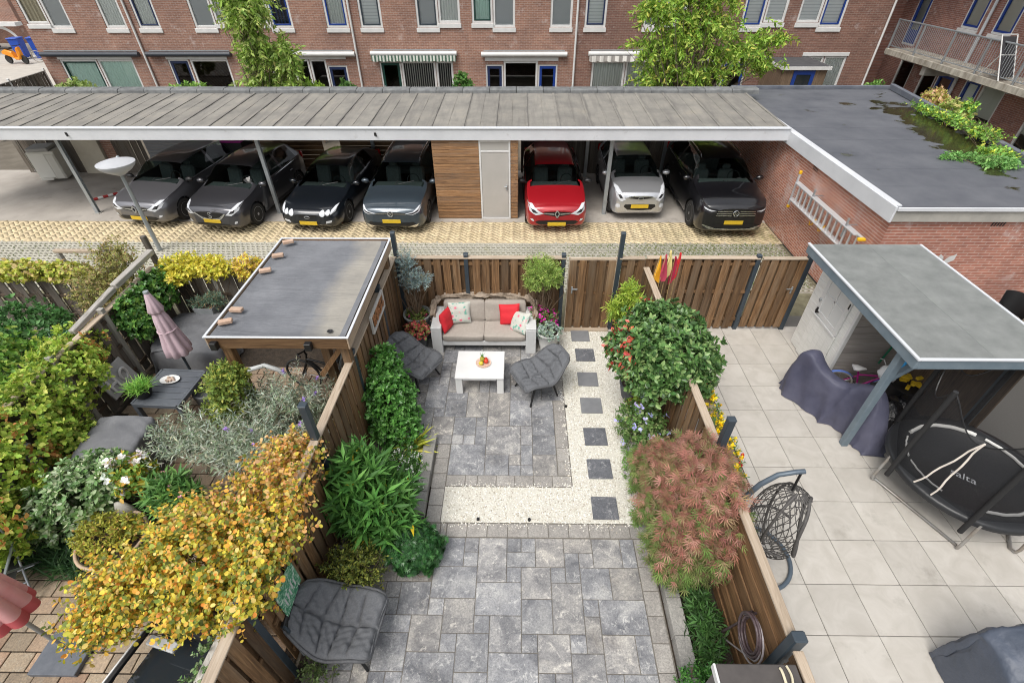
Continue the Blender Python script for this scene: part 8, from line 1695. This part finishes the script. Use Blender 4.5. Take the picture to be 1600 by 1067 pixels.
for i, (x, y, lb) in enumerate(((-6.0, 3.05, 'dark green grass tuft beside the folding chair'), (-5.75, 3.0, 'dark green grass tuft between the chair and the golden bowl'), (-6.3, 3.15, 'dark green grass tuft at the left edge of the paving'))): grassy('grass_tuft', lb, 'grass', (x, y, 0), 150, .30, 'grass', [(.03, .075, .025), (.045, .10, .03), (.02, .05, .018)], 50 + i, 1.2, .08)
plant('magenta_flowers', 'few magenta flowers below the young oleander', 'flowers', (-4.75, 3.25, 0), [((-4.75, 3.25, .12), (.16, .16, .14))], 60, 6, 'oval', .05, [(.05, .11, .03), (.07, .14, .04)], 54, LEAF, extra=[(8, 'round', .04, [(.50, .02, .25)], 5, 'blossom')], stems=5, r0=.003)
plant('rear_perennials', 'rusty green perennials beside the shelter post', 'plant', (-2.75, 5.45, 0), [((-2.75, 5.35, .45), (.28, .35, .4))], 240, 8, 'oval', .045, [(.10, .13, .03), (.18, .16, .05), (.24, .13, .06)], 55, LEAF, stems=20, r0=.005)
plant('fence_ivy', 'small leaved ivy creeping on the split timber', 'ivy', (-3.0, 1.5, .8), [((-2.85, 1.55, 1.2), (.16, .4, .14)), ((-3.05, 1.35, 1.0), (.2, .25, .14))], 150, 6, 'broad', .035, [(.09, .17, .06), (.14, .22, .09), (.2, .26, .14)], 56, LEAF, stems=10, r0=.003)
# --- trees and shrubs beyond the carport
plant('narrow_tree', 'narrow light green tree behind the carport roof', 'tree', (-9.7, 20, 0), [((-9.45, 20, 4.4), (.95, .7, .9)), ((-9.4, 20, 3.2), (.75, .6, .8)), ((-8.45, 20, 2.9), (.62, .5, .8)), ((-9.5, 20, 2.1), (.8, .6, .7)), ((-9.85, 20, 5.2), (.7, .55, .6)), ((-8.5, 20, 1.9), (.7, .5, .5))], 1250, 12, 'willow', .18, [(.19, .29, .05), (.25, .35, .07), (.30, .38, .12), (.13, .21, .04), (.34, .36, .12, .5)], 60, LEAF, .9, -.1, .6, along=.45, inner=.15, stems=90, r0=.025, part='crown', bark=MAT['bark'], rough=.3)
plant('broad_tree', 'broad spreading light green tree behind the carport', 'tree', (6.1, 19.5, 0), [((6.2, 19.5, 3.9), (1.5, 1.0, .95)), ((5.0, 19.5, 3.3), (1.1, .8, .8)), ((7.5, 19.5, 3.2), (1.2, .8, .55)), ((6.2, 19.5, 2.6), (1.5, .9, .55)), ((8.6, 19.5, 3.65), (.9, .4, .2)), ((8.5, 19.5, 2.9), (.8, .4, .16)), ((6.0, 19.6, 4.9), (1.4, .9, .8)), ((4.6, 19.5, 4.4), (.8, .6, .6)), ((4.7, 19.4, 2.4), (.8, .5, .22))], 1700, 13, 'willow', .15, [(.17, .29, .04), (.24, .36, .05), (.12, .22, .03), (.32, .40, .08), (.40, .38, .08, .35)], 61, LEAF, 1.0, -.1, .5, along=.55, inner=.15, stems=170, r0=.03, part='crown', bark=MAT['bark'], rough=.45, bend=.9)
for i, (nm, lb, x, y, z, rr, pal, sd_) in enumerate((
    ('clipped_hedge', 'clipped dark hedge beside the striped awning house', -2.3, 22, 1.6, (.42, .35, .62), [(.05, .13, .025), (.07, .17, .03), (.10, .20, .05)], 62),
    ('garden_bush', 'yellow green bush showing over the ridge near the downpipe', -7.9, 20.5, 1.75, (.6, .4, .5), [(.22, .34, .05), (.28, .40, .07)], 63),
    ('garden_bush', 'dark green bush beside the wall lantern at the downpipe', -6.9, 21.5, 1.55, (.4, .35, .5), [(.07, .15, .035), (.10, .19, .05)], 64),
    ('garden_bush', 'pale green bush under the end house window', -17.4, 21, 1.7, (.9, .4, .5), [(.20, .28, .08), (.27, .32, .12)], 65),
    ('garden_bush', 'fresh green bush under the dark awning window', -12.6, 20.5, 1.75, (1.0, .4, .45), [(.14, .26, .05), (.20, .32, .07)], 66),
    ('garden_bush', 'spiky green bush by the corner downpipe', 14.4, 22, 1.4, (.6, .4, .5), [(.10, .2, .05), (.15, .26, .06)], 67),
    ('garden_bush', 'straw coloured bush before the gallery flats', 15.0, 19.3, 1.75, (.4, .6, .45), [(.42, .34, .12), (.30, .32, .08), (.5, .32, .2)], 68),
    ('garden_bush', 'pale flowering bush below the gallery flats', 14.6, 17.8, 1.7, (.5, .6, .5), [(.30, .36, .10), (.42, .40, .16), (.2, .28, .06)], 69))):
    plant(nm, lb, 'shrub', (x, y, 0), [((x, y, z), rr), ((x + rr[0] * .4, y, z * .7), rr)], 260, 9, 'oval', .12, pal, sd_, LEAF, 1.0, .3, along=.15, inner=.5, stems=10, r0=.015)
plant('roof_creeper', 'green and yellow creeper spreading over the black roof edge', 'vine', (11.6, 14.0, 2.47), [((11.65, 15.0, 2.60), (.26, .8, .13)), ((11.65, 13.9, 2.62), (.30, .7, .14)), ((11.5, 12.8, 2.64), (.36, .7, .16)), ((11.0, 11.5, 2.58), (.4, .45, .12)), ((12.0, 14.2, 2.9), (.16, .25, .24))], 560, 7, 'oval', .075, [(.14, .28, .05), (.20, .36, .07), (.10, .20, .035), (.40, .46, .06, .8)], 70, LEAF, 1.1, .3, along=.2, inner=.3, stems=40, r0=.007, rough=.35)
plant('roof_creeper', 'trailing creeper tongue lying across the roof puddle', 'vine', (10.2, 11.2, 2.47), [((10.0, 11.4, 2.52), (.5, .22, .08)), ((10.6, 11.0, 2.55), (.5, .4, .12))], 260, 7, 'oval', .065, [(.12, .26, .07), (.17, .32, .09)], 71, LEAF, 1.1, .2, along=.2, inner=.2, stems=16, r0=.005)
# dry tussocks, moss and grass between the grass pavers
def tufts(name, label, cat, n, box, l, pal, seed, parent=None, fn=None):
    rs = np.random.default_rng(seed); P = np.c_[rs.uniform(box[0], box[1], n), rs.uniform(box[2], box[3], n), np.full(n, -.02)]
    if fn is not None: P = P[rs.random(n) < fn(P)]
    n = len(P); a = rs.uniform(0, 6.28, n); q = rs.uniform(.2, 1.1, n); D = np.c_[np.cos(a) * np.sin(q), np.sin(a) * np.sin(q), np.cos(q)]; V, F, nv = scatter('fine', P, D, np.c_[-np.sin(a), np.cos(a), np.full(n, .3)], l * rs.uniform(.5, 1.2, n)); o = np_mesh(name, V, F, np.repeat(pal_pick(rs, pal, n), nv, 0), LEAF, parent); return tag(o, label, cat, kind='stuff')
tufts('lane_grass', 'short grass growing in the open concrete pavers', 'grass', 42000, (-15, 7.0, 9.8, 11.95), .06, [(.12, .17, .03), (.17, .21, .05), (.22, .22, .08), (.08, .13, .03)], 80, None, lambda P: np.clip(.06 + np.clip((P[:, 0] - 1.0) * .3, 0, 1.0) + .08 * np.sin(P[:, 0] * 1.3), 0, 1))
tufts('lane_weeds', 'green moss and weeds on the lane beside the garage wall', 'weeds', 7000, (3.5, 7.1, 11.95, 13.2), .028, [(.12, .15, .03), (.16, .18, .04)], 81, None, lambda P: np.clip((P[:, 0] - 4.2) * .3, 0, 1) * (.15 + .85 * (np.sin(P[:, 0] * 4) * np.sin(P[:, 1] * 6 + 1) > .1)))
# fallen leaves and soil litter in the beds
tufts('leaf_litter', 'fallen leaves scattered over the garden beds and gravel edge', 'leaves', 900, (-2.4, 2.4, .5, 8.1), .035, [(.22, .12, .05), (.30, .20, .06), (.16, .09, .04)], 82, None, lambda P: ((P[:, 0] < -1.5) | (P[:, 0] > 2.0)) * 1.0)
